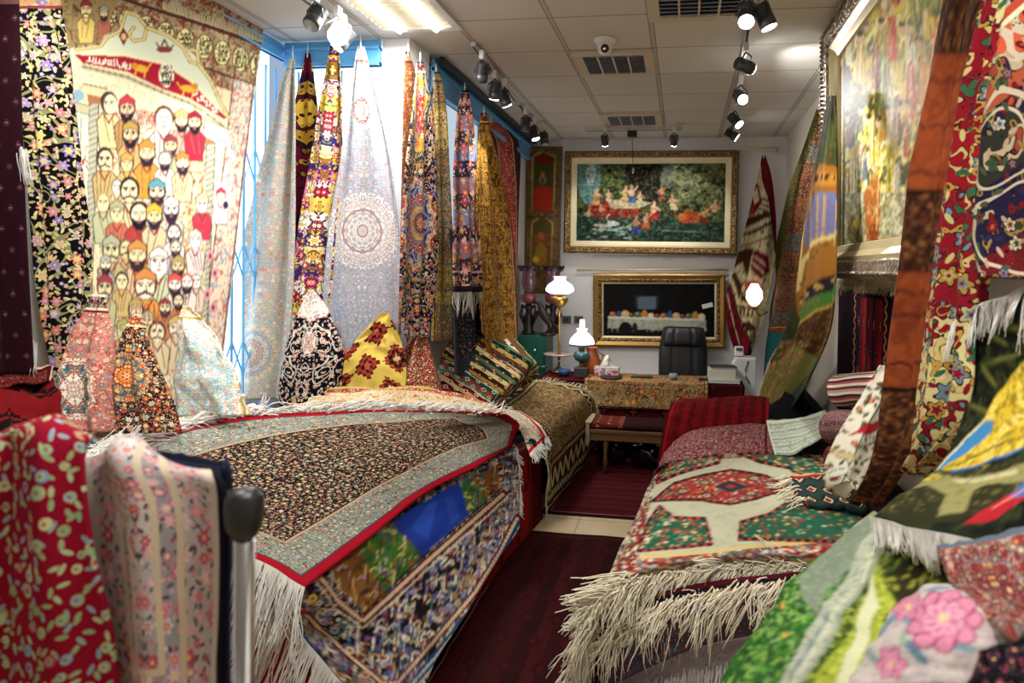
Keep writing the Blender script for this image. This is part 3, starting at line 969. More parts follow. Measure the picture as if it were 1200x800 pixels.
def paint_portrait(c):
    r = np.random.default_rng(4)
    c.put(np.ones(c.X.shape, bool), 'E9DDB8')
    c.noise((60, 40), 3, .60, .68, 'C9B78E'); c.noise((40, 30), 9, .3, .36, 'D8C8A0')
    # slant of the woven courses: s runs along the rug top, t down from it
    top = lambda x: 20 + (x - 90) * .30 - 18
    D = c.Y - (c.X * .335 - 62)            # distance below the upper edge
    c.put(D < 78, 'A08A66'); 
    c.noise((70, 50), 13, .5, .62, '6E5038', mask=D < 78); c.noise((80, 60), 15, .35, .45, 'C8B48A', mask=D < 78); c.noise((70, 60), 17, .62, .8, '8C3A36', mask=D < 78)
    c.put((D > 10) & (D < 14), '4A3028'); c.put((D > 60) & (D < 63), '4A3028')
    for i in range(9):
        x = 128 + i * 22; y = x * .335 - 62 + 37
        c.ell(x, y, 10.5, 15, '5C4630'); c.ell(x, y, 9, 13.5, 'E6DC9C')
        for k in range(4): script_marks(c, x, y - 8 + k * 5.2, 13, 6, '2A2420', 40 + i * 5 + k, 4, 1.5)
    # right border
    E1 = 308 - (c.Y - 48) * .118            # right edge
    bd = (c.X > E1 - 30) & (D > 62)
    c.put(bd, 'E2D2B8'); c.noise((90, 40), 21, .55, .66, 'C4796C', mask=bd); c.noise((90, 40), 23, .3, .38, '8FA3B0', mask=bd); c.noise((80, 40), 25, .44, .47, '7A5A58', mask=bd)
    for k in (30, 5): c.line([(308 - k, 60), (258 - k, 480)], 1.6, '6A4038')
    # corner figures and gable scrolls
    c.poly([(72, 0), (140, 0), (118, 50), (84, 56), (74, 60)], '9C8458')
    c.noise((60, 60), 31, .5, .6, '5A4630', mask=(c.X < 122) & (c.Y < 56) & (c.X > 74))
    head(c, 100, 12, 9, 'E8D79A', None, None, '8C2E38', True, 'D8BE6A'); head(c, 122, 16, 7, 'E2CFA0', '2A2028', '2A2430', '8FA89A', False, 'B06A50')
    c.poly([(86, 58), (118, 56), (122, 42), (142, 34), (150, 12), (160, 14), (172, 30), (196, 38), (216, 54), (232, 70), (246, 92), (266, 132), (262, 136)], 'D6DCC0')
    for pts in ([(88, 58), (118, 54), (126, 44), (142, 36), (149, 14), (162, 18), (173, 32), (170, 46), (158, 48), (152, 40), (158, 32)],
                [(173, 32), (198, 42), (214, 56), (222, 72), (232, 76), (230, 60), (222, 58)], [(232, 76), (246, 94), (256, 116), (268, 138)]):
        c.line(pts, 4.4, '8C7648'); c.line(pts, 2.4, 'E8D58C')
    c.poly([(140, 42), (146, 32), (152, 42), (146, 54)], '7A2A2E'); c.ell(146, 43, 3, 4, 'D9C070')
    c.ell(193, 58, 9, 4, '8C3A3A'); c.line([(184, 50), (188, 58), (193, 46), (198, 58), (203, 53)], 2, '6A5038')
    # red arch with its inscription
    arch = [(86, 64), (148, 66), (192, 76), (222, 96), (246, 120), (266, 138), (262, 140), (222, 116), (190, 104), (150, 84), (96, 74)]
    c.poly([(x - 1, y - 4) for x, y in arch[:6]] + [(x + 1, y + 5) for x, y in arch[6:]], 'E9DDB0')
    c.poly(arch, 'A01C30')
    for i, (x, y) in enumerate(((104, 69), (112, 71), (120, 72), (128, 73), (136, 74), (144, 76), (150, 78), (226, 108), (234, 115), (242, 121), (250, 128))): script_marks(c, x, y, 7, 9, 'F2E8D0', 90 + i, 2, 1.4)
    c.ell(195, 88, 8.5, 14, 'F0E8C8')
    for k in range(5): script_marks(c, 195, 79 + k * 4.6, 13, 5, '3A2A2A', 120 + k, 4, 1.4)
    for x, y, k in ((166, 80, 1), (220, 104, -1)):
        c.ell(x, y, 9, 4.2, 'D8A63A', .25); c.ell(x - k * 7, y - 3, 4, 3.6, 'C98A2A'); c.line([(x - 5, y + 2), (x - 7, y + 9)], 2, 'D8A63A'); c.line([(x + 5, y + 3), (x + 4, y + 11)], 2, 'D8A63A'); c.line([(x + k * 8, y), (x + k * 13, y - 7)], 1.6, 'D8A63A')
    c.line([(96, 78), (150, 90), (190, 108), (224, 122), (262, 148)], 7, 'C9C09A'); c.line([(96, 78), (150, 90), (190, 108), (224, 122), (262, 148)], 1.4, '5A5040')
    for i in range(22):
        t = i / 21; x = 98 + t * 160; y = np.interp(x, [96, 150, 190, 224, 262], [78, 90, 108, 122, 148]); c.ell(x, y, 1.5, 1.9, '7A6A5A')
    # columns
    for x0, x1, ya in ((104, 116, 118), (241, 252, 165)):
        sl = -.045
        c.poly([(x0, ya), (x1, ya), (x1 + sl * 280, ya + 330), (x0 + sl * 280, ya + 330)], 'B9B7A0')
        for k in range(46):
            y = ya + k * 7; xs = sl * (y - ya); c.line([(x0 + xs, y + 5), (x1 + xs, y)], 1.3, '6A665C')
        c.line([(x0, ya), (x0 + sl * 300, ya + 330)], 1.2, '4A4640'); c.line([(x1, ya), (x1 + sl * 300, ya + 330)], 1.2, '4A4640')
        c.poly([(x0 - 8, ya - 20), (x1 + 10, ya - 14), (x1 + 6, ya - 4), (x0 - 4, ya - 8)], 'D9CDA0'); c.line([(x0 - 8, ya - 20), (x1 + 10, ya - 14)], 1.5, '5A4A38')
        c.poly([(x0 - 3, ya - 8), (x1 + 4, ya - 4), (x1 + 2, ya + 4), (x0 - 1, ya + 4)], 'A8704C')
    c.poly([(76, 130), (103, 136), (100, 340), (78, 330)], 'DCE0C4'); c.ell(90, 112, 8, 7, '8FB0B8'); c.poly([(80, 118), (104, 124), (103, 134), (80, 128)], 'C2BE9A')
    c.line([(80, 118), (104, 124)], 1.2, '5A5446'); c.line([(80, 129), (104, 135)], 1.2, '5A5446'); c.line([(94, 138), (92, 200)], 1.3, '8A8A78')
    c.noise((50, 30), 61, .55, .62, 'A85A52', mask=(c.X < 102) & (c.Y > 165) & (c.X > 74))
    # robes in loose patches between the heads
    field = (c.X > 116) & (c.X < 240) & (c.Y > 130)
    c.put(field, 'EADFBE')
    for col, sd in (('D8C890', 70), ('C9B06A', 71), ('B9C0A4', 72), ('C8785A', 73), ('E8D2A8', 74), ('A8B0A0', 75), ('B88A50', 79)):
        c.noise((34, 24), sd, .57, .63, col, mask=field)
    for sd in (76, 77, 78): c.noise((44, 32), sd, .485, .502, '6A584A', mask=field)
    H = [(128, 122, 10, 'EDE0B8', '23202E', None, None, False, 'D9C890', 2), (150, 128, 10, 'DDBE9A', '8C2A34', '23202E', 'C23A44', False, 'B88A50', 0), (192, 140, 11, 'EFE6D4', '6A4630', 'E8E2D0', None, False, 'E6E0D0', 0),
         (212, 142, 8.5, 'E8D4B0', '1E1A20', '23202A', 'C9B070', False, 'C8A08A', 0), (227, 144, 8.5, 'E6D0A8', '1E1A20', '23202A', '8C2430', False, 'A82A40', 0), (154, 158, 10, 'D8C09A', '23202A', '23202A', 'A89048', False, 'C4A468', 0),
         (173, 180, 10, 'E2D0A4', '8A7A6A', '2A2630', 'C98A3A', False, 'C9923A', 0), (123, 188, 10.5, 'E8D8A8', '23202A', None, None, True, 'C2A86A', 1), (150, 192, 8, 'E0C890', '23202A', None, 'C4A050', False, 'D0B468', 0), (193, 188, 8, 'EFE4CC', '8A8078', '2A2630', None, False, 'D8D8C8', 0), (213, 192, 8.5, 'EFE2CC', 'C8863A', '2A2A3A', 'D8863A', False, 'E8D0A0', 0),
         (153, 224, 11.5, 'EAD9B0', '1E1A1E', None, None, True, 'E0D0A0', 0), (184, 226, 10, 'E8D4B4', '1E1A1E', '2A2A38', '5A9AA8', False, 'C8D0C0', 0), (121, 238, 9, 'E8DCA8', 'B8A070', None, None, False, 'B8BC94', 0), (138, 250, 9.5, 'D8D0A0', '9A9A70', None, 'A8A880', False, 'C46A50', 0),
         (164, 252, 11, 'EBDAB8', '1A161C', '1E1A22', None, False, 'B83A3A', 0), (181, 254, 9.5, 'EFDFA8', '6A5030', '2A2A38', 'E0B43A', False, 'D8C49A', 0), (200, 246, 9.5, 'F2E8DC', '7A7A88', '2A2A3A', 'E8E0D0', False, 'E6DCC8', 0), (203, 274, 8.5, 'F0E6D6', '3A3A4A', '3A3A48', None, False, 'E8E0D4', 0),
         (236, 240, 8, 'F6EEE2', 'C8B890', None, 'E8D9A0', False, 'C43A50', 0), (228, 282, 8, 'F8F2EA', 'C8C0C0', None, 'E8DCD0', False, 'E2D2CC', 0),
         (131, 294, 11.5, 'D8D0A0', '6A6A5A', None, 'A8AE90', True, 'B8A878', 0), (149, 292, 8.5, 'E2CFA0', '7A5A48', None, None, True, 'C8A878', 0), (162, 300, 11.5, 'E8D5A6', '6A4A30', '2E2A30', 'C98F4A', False, 'D8B890', 0), (186, 308, 11, 'F2EADC', 'C8C4B8', 'EFE8DC', 'EDE6D8', False, 'C8D0A8', 0),
         (123, 338, 10, 'DCD0A0', '8A3A40', None, '9A4048', True, 'B8B88A', 0), (144, 330, 8, 'E6D8A8', '23202A', None, None, False, 'C8B070', 0), (171, 336, 13, 'F0E2C6', '8A2A30', None, 'D08A4A', True, 'D99A4A', 0), (204, 334, 8.5, 'F4ECE0', 'B84A3A', '2A2A34', 'D85A4A', False, 'E8DCC8', 0), (218, 332, 8, 'F4ECE0', 'C85A4A', '2A2A34', None, False, 'E8DCD0', 0), (229, 330, 7, 'F6EEE6', 'C8B8A0', None, None, False, 'E0C8B8', 0),
         (184, 390, 9.5, 'EADCB8', '4A3A30', None, None, True, 'D8C9A0', 0), (146, 388, 9, 'D8CC98', 'A0A080', None, 'A8A868', False, 'C0A060', 0), (205, 385, 9, 'EEE2C8', '6A5A4A', None, 'C8B070', True, 'E0CDA8', 0), (118, 385, 9, 'DCD0A0', '5A4030', None, 'B05040', False, 'C09058', 0)]
    rr = np.random.default_rng(77)
    for i in range(34):
        x, y = 120 + rr.uniform(0, 112), 128 + rr.uniform(0, 270)
        if min(math.hypot(x - h[0], (y - h[1]) * .8) for h in H) > 13.5:
            H.append((x, y, rr.uniform(6.5, 8.5), ['EAD9B0', 'E2CFA0', 'F0E4CC'][i % 3], ['23202A', '6A5040', '8A8070'][i % 3], [None, '2A2630', None, '3A3038'][i % 4], [None, 'B8A060', '8C3A40', None, 'A8B0A0'][i % 5], i % 3 == 0, ['C9B070', 'B8BC94', 'D8C49A', 'C47A50', 'E0D4B8', 'A8A0A8'][i % 6], 0))
    for x, y, s, skin, hair, beard, hat, must, robe, pr in sorted(H, key=lambda h: h[1]): head(c, x, y, s * 1.2, skin, hair, beard, hat, must, robe, pr)
    for k in range(8): c.line([(168 + 2.4 * k - 7, 128 + k * .4), (164 + 3 * k, 146)], 1.2, 'A82A38')
    for k in range(7): c.line([(156 + 5 * k, 356), (153 + 5 * k, 384)], 1.2, 'A85A2A')
    # the red-scarfed figure in the right arch
    c.poly([(248, 262), (250, 222), (258, 214), (268, 222), (268, 262)], 'F0E4D8'); head(c, 259, 230, 7.5, 'F0DFC0', 'B83048', None, 'C23A50', False, 'E8DCD8'); c.ell(265, 240, 3, 5, '2A2A4A')
    c.poly([(240, 140), (268, 152), (266, 172), (240, 160)], 'E8E2CC'); c.line([(240, 140), (268, 152)], 1.5, '8A4A3A'); c.ell(258, 165, 8, 5, '9ABAC0', .3)
    c.poly([(227, 262), (242, 262), (238, 268), (230, 268)], 'C8384A')
    for (x, y) in ((252, 320), (246, 300), (250, 360), (243, 345)): c.ell(x, y, 4, 7, 'D89AA0', .2); c.ell(x, y, 2, 3, '8A3A4A')
o, P = hang('ivory pictorial rug with rows of bearded and turbaned heads, hung flat on the wall', [(-40, 64, 318), (45, 70, 308), (180, 74, 290), (330, 80, 273), (480, 84, 255)], painted('portrait weave', sp=.18), X=-2.715, X1=-2.69, nu=300, nv=460, hook=0, paint=paint_portrait, uv='flat', wave=(.006, 1.5, .2), pinch=False, thick=.006, name='pictorial_rug')
# its fringe along the slanting top edge
E0 = [at(x, 49 + (x - 308) * .335 + 1, X=-2.70) for x in np.linspace(190, 308, 110)]
strands('fringe', E0, [(.12, 0, .75)] * 110, .055, m_fringec, o, .0028, .15, seed=5)

# 4 low tented rugs on the bed by the wall
def tent(label, rows, mat, zb, nu=44, nv=60, bulge=.10, lean=.10, name='tented_rug', Yd=None, **kw):
    yb, xa, xb = rows[-1]
    Y0 = at((xa + xb) / 2, yb, Z=zb)[1]
    if Yd: Y0 = Yd
    return hang(label, rows, mat, Y=Y0 + lean, Y1=Y0, nu=nu, nv=nv, hook=0, bulge=bulge, name=name, **kw)
mat = weave('salmon rug', .62, .9, 'C9756A', bands=[(.012, 'E8DCC0'), (.05, '26222A', 'f'), (.012, 'D9C9A0'), (.012, '6A2A2A')], med=[dict(cy=.42, r=[(.05, 'E6DCC8'), (.075, '3F5A6A'), (.095, 'E6DCC8')], lobes=4, ay=1.5)],
            fl=dict(s=22, pal=['E0A08C', '5F7A6A', 'E8D0B0', '8C3A3A', '6F8FA0'], leaf=['7A8A5A', 'B85A50'], vine='A04A48', size=.36, seed=3))
tent('salmon pink tented rug, leftmost of the low ones against the portrait rug', [(345, 104, 122), (375, 97, 128), (405, 86, 134), (440, 77, 142), (475, 84, 144), (505, 92, 146)], mat, 1.14, folds=[(.3, .15, .03)], wave=(.012, 2.5, .3))
mat = weave('dark persian rug', .7, 1.0, '17141C', bands=[(.01, 'D9C9A0'), (.05, '8A2E2A', 'f'), (.01, 'D9C9A0')], med=[dict(cy=.30, r=[(.04, 'D9822E'), (.06, '26222A'), (.1, '3C5A5A'), (.115, 'C8A878')], lobes=6)],
            fl=dict(s=26, pal=['C2452F', 'E0B87A', 'D9CDB0', '3F6A7A', '8C2A2A', 'C9823A'], leaf=['4F6A5A', 'A89058', '7A3A2A'], size=.44, seed=6))
tent('dark multicoloured tented rug between the salmon and the turquoise ones', [(368, 156, 164), (385, 150, 172), (410, 146, 180), (440, 142, 193), (470, 141, 206), (505, 143, 215)], mat, 1.13, folds=[(.25, .12, .03)], wave=(.014, 3.0, .1))
mat = weave('turquoise rug', .7, 1.0, '9CC4CC', bands=[(.012, 'EFE8DC'), (.07, 'D8C27A', 'f'), (.012, 'EFE8DC'), (.02, 'B8A04A')], spand=(.2, .32, 'E9E4D8'),
            fl=dict(s=24, pal=['E8B4A0', 'E6D078', 'F1EBE0', 'D9808A', '7FA8C0'], leaf=['5FA0A8', 'A8B878', 'EFE8DC'], vine='E8E8E0', size=.4, seed=9))
tent('turquoise and cream tented rug slumped beside the dark one', [(358, 216, 224), (380, 212, 242), (405, 210, 262), (435, 208, 280), (460, 209, 288), (486, 215, 296)], mat, 1.10, folds=[(.7, .15, .05, .3), (.2, .1, .03)], wave=(.02, 1.6, .1, .8), rough=.02)
mat = weave('crumpled pale rug', .9, .7, 'DCD3BE', bands=[(.02, '2F5F8A'), (.03, 'EFEAE0'), (.05, 'B88A5A', 'f')], fl=dict(s=20, pal=PASTEL, leaf=['8A9A6A', 'B0A070'], size=.4, seed=14))
cloth('crumpled pale rug with a blue edge at the foot of the tented rugs', [[at(100, 505, Z=1.10), at(150, 502, Z=1.09), at(215, 488, Z=1.06), at(300, 470, Z=1.04)], [at(105, 516, Z=1.12), at(160, 508, Z=1.13), at(225, 492, Z=1.10), at(310, 476, Z=1.06)], [at(118, 527, Z=1.09), at(200, 512, Z=1.07), at(245, 497, Z=1.05), at(320, 484, Z=1.01)]],
      mat, 60, 24, rough=.022, seed=3, pinch=False, uv='norm', WL=(.9, .5))

# 5 rugs hung by one point along the alcove
G5 = 'rugs hung by a corner along the alcove window'
mat = weave('pastel rug', 1.6, 2.5, 'B4AEA2', fl=dict(s=22, pal=PASTEL + ['9FB8A8', 'E3A890'], leaf=['8FA89A', '9AB0BC', 'C9B48A', 'A8A090'], vine='9AA8A0', size=.44, seed=4), med=[dict(cy=1.98, cx=-.03, r=[(.035, 'E0A88C'), (.05, 'D9CDB8'), (.075, 'C98A70'), (.105, '9CB0C0'), (.125, 'D8CDB4'), (.16, '8FA8B8'), (.2, 'D6CBB0'), (.24, 'C8C0A8')], lobes=12, amp=.07)],
            bands=[(.02, '8FA8B0'), (.06, 'D2C6B0', 'f'), (.015, '8A9A9A')])
hang('pastel floral rug hung by one corner, left of the purple rugs', [(66, 341, 345), (100, 329, 346), (150, 318, 347), (200, 305, 347), (250, 293, 347), (300, 281, 346), (350, 273, 344), (400, 266, 340), (440, 262, 334), (468, 261, 330)], mat, Y=4.10, Y1=3.95, folds=[(.72, .09, -.07, .1), (.5, .16, .03)], wave=(.012, 2.0, .3), group=G5, nu=60)
mat = weave('maroon purple rug', 1.6, 2.4, '5A0E2C', bands=[(.02, '2A1A4A')], med=[dict(cy=.40, kal=False, r=[(.1, 'C8A23A'), (.14, '3A1420'), (.22, 'B89030'), (.27, '2A1020')], lobes=5)], arab=[(13, ['8A6A22', '2A1420', 'B08A2A', '241A48'], '1A0C18', 7.0)])
hang('purple and gold rug with a plain maroon field hung behind the yellow rose rug', [(62, 358, 363), (90, 353, 367), (130, 346, 371), (190, 344, 374), (250, 345, 372), (320, 346, 366), (400, 344, 360), (450, 330, 352)], mat, Y=4.15, Y1=4.10, wave=(.015, 1.5, .2), group=G5)
mat = weave('yellow rose rug', 1.2, 2.3, 'E8DDB4', bands=[(.012, '2A2050'), (.05, '3A2A70', 'f'), (.015, 'E0C43A')], stripes=('v', .66, ['E3D69A', '33286A', 'EFE9DA', 'E0C85A', 'EFE9DA', '33286A']), fl=dict(s=9, fine=False, pal=['C22A48', 'E0788A', 'D8B83A', 'F0E6D0', '7A1A4A'], leaf=['5A7A4A', 'D8C03A', '3A3070'], vine='8A6A2A', size=.48, seed=8, out='7A1A30'))
hang('yellow and violet rug with big roses hung by one corner', [(54, 387, 396), (100, 379, 400), (150, 370, 401), (200, 362, 402), (250, 353, 396), (300, 346, 392), (340, 344, 388), (385, 342, 380), (440, 336, 372)], mat, Y=4.08, Y1=4.0, folds=[(.8, .1, -.05), (.3, .2, .03)], wave=(.01, 2, .4), group=G5)
mat = weave('pale medallion rug', 1.6, 2.4, 'A4ABBA', bands=[(.02, '9AA8B8'), (.07, 'D8CFC4', 'f'), (.015, 'A86A5A')],
            med=[dict(cy=.42, r=[(.03, 'D9A08A'), (.05, 'F0EAE2'), (.07, '9A4A3A'), (.10, 'F0EAE2')], lobes=4, ay=1.3), dict(cy=1.2, r=[(.03, 'D8D2D0'), (.042, '4A4048'), (.075, 'E2DAD4'), (.083, 'A85A3C'), (.128, 'E6DCD2'), (.145, 'B06040'), (.165, 'EAE2DA'), (.21, 'DDD6D0'), (.26, 'E4DED8')], lobes=12, amp=.04)],
            fl=dict(s=24, pal=['B88A80', 'E9E2DA', '8FA6C0', 'D0A898', 'A8B4C4', '7A8FB0', 'C2B29A'], leaf=['A0AABC', 'C4B8B0', '8CA0B8', 'DAD2CA'], vine='8A90A0', size=.42, seed=11))
hang('pale blue and white medallion rug hung by one corner beside the column', [(54, 419, 426), (80, 414, 431), (120, 407, 440), (160, 402, 449), (200, 396, 456), (250, 387, 462), (300, 381, 468), (350, 378, 470), (400, 379, 473), (420, 382, 473)], mat, Y=4.06, Y1=3.98, folds=[(.92, .1, -.05), (.1, .1, -.03)], wave=(.008, 1.5, .1), group=G5, nu=60)

# 6 more low tented rugs
mat = weave('black ivory rug', .6, .8, '0E0D14', med=[dict(cy=.02, r=[(.10, 'EFE6DA'), (.17, 'EDE3D8'), (.18, 'B86A5A')], lobes=5, amp=.12, ay=1.1), dict(cy=.34, r=[(.035, 'D89A7A'), (.05, 'E8DCC8'), (.058, '0E0D14')], lobes=4, ay=1.5)],
            fl=dict(s=12, fine=False, pal=['D8C2B0', 'C98A78', 'D8CCBC', 'A89098'], leaf=['C8C0B0', 'D0C8BC', '6A5A60'], vine='D8D0C4', size=.30, leafsize=.09, seed=12))
tent('black tented rug with an ivory tip in front of the yellow rose rug', [(340, 362, 368), (360, 353, 384), (380, 345, 393), (400, 339, 402), (425, 334, 404), (448, 330, 400), (475, 328, 398)], mat, 1.02, Yd=3.82, lean=.06, folds=[(.75, .12, .03)], wave=(.01, 2, .2))
mat = weave('yellow tribal rug', 4, 4, 'D9BC5A', lat=dict(a=.20, b=.20, ramp=[(0, 'B85A40'), (.14, '3A1A18'), (.24, 'A03A2A'), (.36, '5A1E18'), (.46, 'D9BC5A')], lim=.5, step=.10, alt=[(0, 'D9C89A'), (.12, '8C2E22'), (.22, '2A1A18'), (.34, 'A8442C'), (.44, '3A1A18'), (.48, 'D9BC5A')]), knot=.006, mirror=False, vines=False, rot=.6, off=(0, 1.2))
cloth('yellow tribal rug with red octagons leaning against the column', [[at(449, 366, Y=3.92), at(453, 366, Y=3.91), at(457, 368, Y=3.90)], [at(418, 398, Y=3.90), at(444, 394, Y=3.88), at(471, 404, Y=3.86)], [at(394, 424, Y=3.86), at(432, 422, Y=3.84), at(476, 440, Y=3.83)], [at(348, 472, Y=3.80), at(415, 474, Y=3.78), at(470, 476, Y=3.77)]],
      mat, 50, 60, rough=.02, wave=(.012, 1.5, .1), name='tented_rug')
mat = weave('red dotted rug', .8, .8, '7A1420', bands=[(.015, '3A0A14'), (.06, '7A1A24', 'f'), (.012, 'D9C070')], fl=dict(s=30, pal=['E6C9A0', 'D8A03A', 'C23A3A', '5A7A6A', 'E8DCC0'], leaf=['4A5A3A', 'C83A3A', '2A1A2A'], size=.34, seed=13))
tent('small red tented rug dotted with flowers, right of the yellow tribal rug', [(382, 489, 496), (400, 480, 503), (420, 469, 509), (440, 457, 515), (460, 446, 521), (480, 440, 532)], mat, .99, Yd=3.98, folds=[(.35, .09, -.09, .2), (.65, .15, .04)], wave=(.014, 2, .2), bulge=.14)
mat = weave('cream strip rug', 1.4, .5, 'D9CDA4', bands=[(.02, 'C8B06A'), (.03, 'B04A3A', 'f')], fl=dict(s=18, pal=ROSE + ['D8C06A'], leaf=['8A9A5A', 'C8B060'], size=.4, seed=15))
cloth('rumpled yellow and cream rug along the back of the bed', [[at(345, 462, Y=3.78), at(430, 455, Y=3.76), at(505, 457, Y=3.86), at(575, 472, Y=4.0)], [at(340, 473, Y=3.70), at(430, 465, Y=3.68), at(505, 468, Y=3.76), at(585, 480, Y=3.95)], [at(335, 486, Y=3.64), at(430, 483, Y=3.64), at(512, 482, Y=3.70), at(597, 489, Y=3.9)]], mat, 70, 24, rough=.022, seed=8, pinch=False, uv='norm', WL=(1.4, .5))

# 8 rugs along the rear left wall
G8 = 'rugs hung along the rear left wall'
kw = dict(group=G8, hook=.06)
mat = weave('rust strip rug', .5, 2.4, '8A4A38', bands=[(.02, '4A2A28'), (.04, 'B88A6A', 'f'), (.015, '5A2A24')], fl=dict(s=22, pal=EARTH, leaf=['6A3A2A', 'B0805A'], seed=16))
hang('narrow rust brown rug hanging right beside the white column', [(60, 476, 480), (100, 474, 488), (200, 472, 486), (300, 470, 482), (400, 468, 478)], mat, X=-1.80, X1=-1.79, **kw)
mat = weave('navy medallion rug', 1.4, 2.4, '17162E', bands=[(.015, '2A2A3A'), (.05, '6A3A4A', 'f'), (.012, 'D8C8A0')], med=[dict(cy=.35, r=[(.10, 'B03A2A'), (.16, 'D8A83A'), (.2, '3A4A3A')], lobes=4, ay=1.8), dict(cy=1.08, cx=0, r=[(.08, '7A3A2A'), (.15, 'D8B85A'), (.21, 'B02A2A'), (.28, '2A4AA8'), (.32, 'E0C8A0'), (.335, 'B02A30')], lobes=8, amp=.15)],
            fl=dict(s=14, pal=['D8A03A', 'C8383A', 'E8D8B8', '3A5AB8', 'D0785A'], leaf=['7A8A6A', 'A8905A', 'D0C8B0'], vine='B8A888', size=.40, seed=17, fine=False))
hang('navy rug with a blue, red and gold medallion hung by one corner', [(72, 489, 496), (100, 486, 502), (150, 480, 508), (200, 474, 511), (250, 471, 512), (300, 469, 513), (350, 468, 508), (395, 474, 502)], mat, X=-1.72, X1=-1.60, folds=[(.75, .12, -.04)], wave=(.012, 2, .1), **kw)
mat = weave('tan yellow rug', .5, 2.2, 'B8A070', bands=[(.015, '3A4A4A'), (.05, 'C8B070', 'f'), (.012, '4A3A2A')], stripes=('v', 1.1, ['A88A5A', 'D9C06A', '8A7A5A', 'B8A888']), fl=dict(s=16, pal=EARTH + ['D8D0B0'], leaf=['4A6A5A', '8A3A2A', '3A3A2A'], size=.4, seed=18))
hang('narrow tan and yellow rug hung just right of the navy one', [(84, 508, 514), (120, 507, 519), (200, 508, 523), (280, 509, 527), (340, 507, 529), (400, 505, 530)], mat, X=-1.76, X1=-1.66, wave=(.02, 1.2, .0), **kw)
mat = weave('slate pink rug', 1.5, 1.6, '6A6E84', bands=[(.02, '1E1A28'), (.10, '2A2030', 'f'), (.015, 'C89A9A')], stripes=('v', .5, ['7A7E96', '2A2438', '8A6A78', '3A2A3A']), fl=dict(s=10, fine=False, pal=['C83A50', 'E08A6A', 'D8A8A0', '6A5A8A', 'B88A4A'], leaf=['5A6A7A', '9A4A4A', 'C8B8B0'], size=.46, seed=19))
o, P = hang('slate and pink floral rug with a pale fringe, hung before the gold one', [(106, 541, 548), (140, 534, 553), (200, 530, 557), (250, 530, 560), (300, 529, 562), (342, 530, 564)], mat, X=-1.70, X1=-1.52, folds=[(.4, .12, .05), (.8, .1, -.04)], wave=(.012, 2, .1), **kw)
strands('fringe', along(P[-1], 46), [(0, 0, -1)] * 46, .17, m_fringe, o, .003, .2, seed=21)
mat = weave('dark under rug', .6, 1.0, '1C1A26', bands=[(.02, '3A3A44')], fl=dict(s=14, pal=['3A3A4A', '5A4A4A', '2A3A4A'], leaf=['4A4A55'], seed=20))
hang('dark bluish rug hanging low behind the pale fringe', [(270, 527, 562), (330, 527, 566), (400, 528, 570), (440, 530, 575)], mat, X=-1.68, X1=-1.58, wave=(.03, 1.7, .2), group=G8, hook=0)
mat = weave('gold rug', 1.2, 2.4, 'A87A2E', bands=[(.012, '3A1A14'), (.06, '9A3426', 'f'), (.012, 'D8B86A'), (.02, '6A2A1E')], fl=dict(s=10, pal=['5A2A1E', 'C89A3A', '7A3A22', '8A6A2A'], leaf=['4A3A22', '6A2A1E', 'C8A048'], vine='5A3A1E', size=.30, seed=22, fine=False), mirror=False, arab=[(9, ['8A6226', '6A4A1C', '946A2A', '5A3418'], '4A3016', 3.0)])
hang('gold rug with dark sprigs and a red border hung near the back corner', [(132, 564, 570), (170, 560, 579), (220, 557, 592), (280, 557, 602), (340, 560, 606), (380, 563, 607), (412, 570, 607)], mat, X=-1.66, X1=-1.50, folds=[(.3, .1, .05), (.65, .1, -.04, .2)], wave=(.015, 2.4, .1), **kw)
mat = weave('red corner rug', .6, 2.2, 'A83A34', bands=[(.015, '4A2A2A'), (.06, 'C8A890', 'f'), (.012, '5A2A2A'), (.05, '7A2A2A', 'f')], fl=dict(s=14, pal=['C85A4A', '7A1E24', 'D8A08A', '4A2A3A'], leaf=['6A1E22', 'C87060'], seed=23), mirror=False)
hang('red bordered rug behind the gold rug, in the far left corner', [(140, 572, 578), (158, 573, 602), (175, 574, 611), (250, 586, 609), (340, 590, 607), (400, 594, 606)], mat, X=-1.78, wave=(.012, 1.6, .1), **kw)

# 11 the big bed of rugs ------------------------------------------------
mat = weave('red plinth cloth', 3.0, 1.0, '94181C', lat=dict(a=.34, b=.30, ramp=[(0, '5A0E12'), (.2, '9A1E20'), (.34, '6A1014'), (.44, '9A1A1E')], lim=.55, step=.06, box=True), bands=[(.03, '4A0A10'), (.02, '9A2226'), (.03, '4A0A10')], knot=.006, vines=False)
m_plinth = mat
def plinth(name, label, pts, h, mat, cat, base=None):
    bm = bmesh.new()
    prism(bm, [(x, y, .014) for x, y in pts], (0, 0, h - .014))
    if base:
        for v, (x, y) in zip(list(bm.verts)[:len(base)], base): v.co.x, v.co.y = x, y
    o = obj(name, bm, mat, smooth=False, bevel=.006)
    me = o.data; l = me.uv_layers.new(name='UVMap')
    for p in me.polygons:
        for li in p.loop_indices:
            co = me.vertices[me.loops[li].vertex_index].co
            l.data[li].uv = (co.x + co.y - 2.0, (co.z + .1) if abs(p.normal.z) < .5 else co.y - co.x)
    tag(o, label, cat)
    bm = bmesh.new()
    for k in range(len(pts)):
        a, b = Vector((*pts[k], 0)), Vector((*pts[(k + 1) % len(pts)], 0))
        tube(bm, [a + Vector((0, 0, h + .004)), b + Vector((0, 0, h + .004))], .014, 6)
    obj('edge_cord', bm, plain('dark red cord', '5A1216', .9), o)
    return o
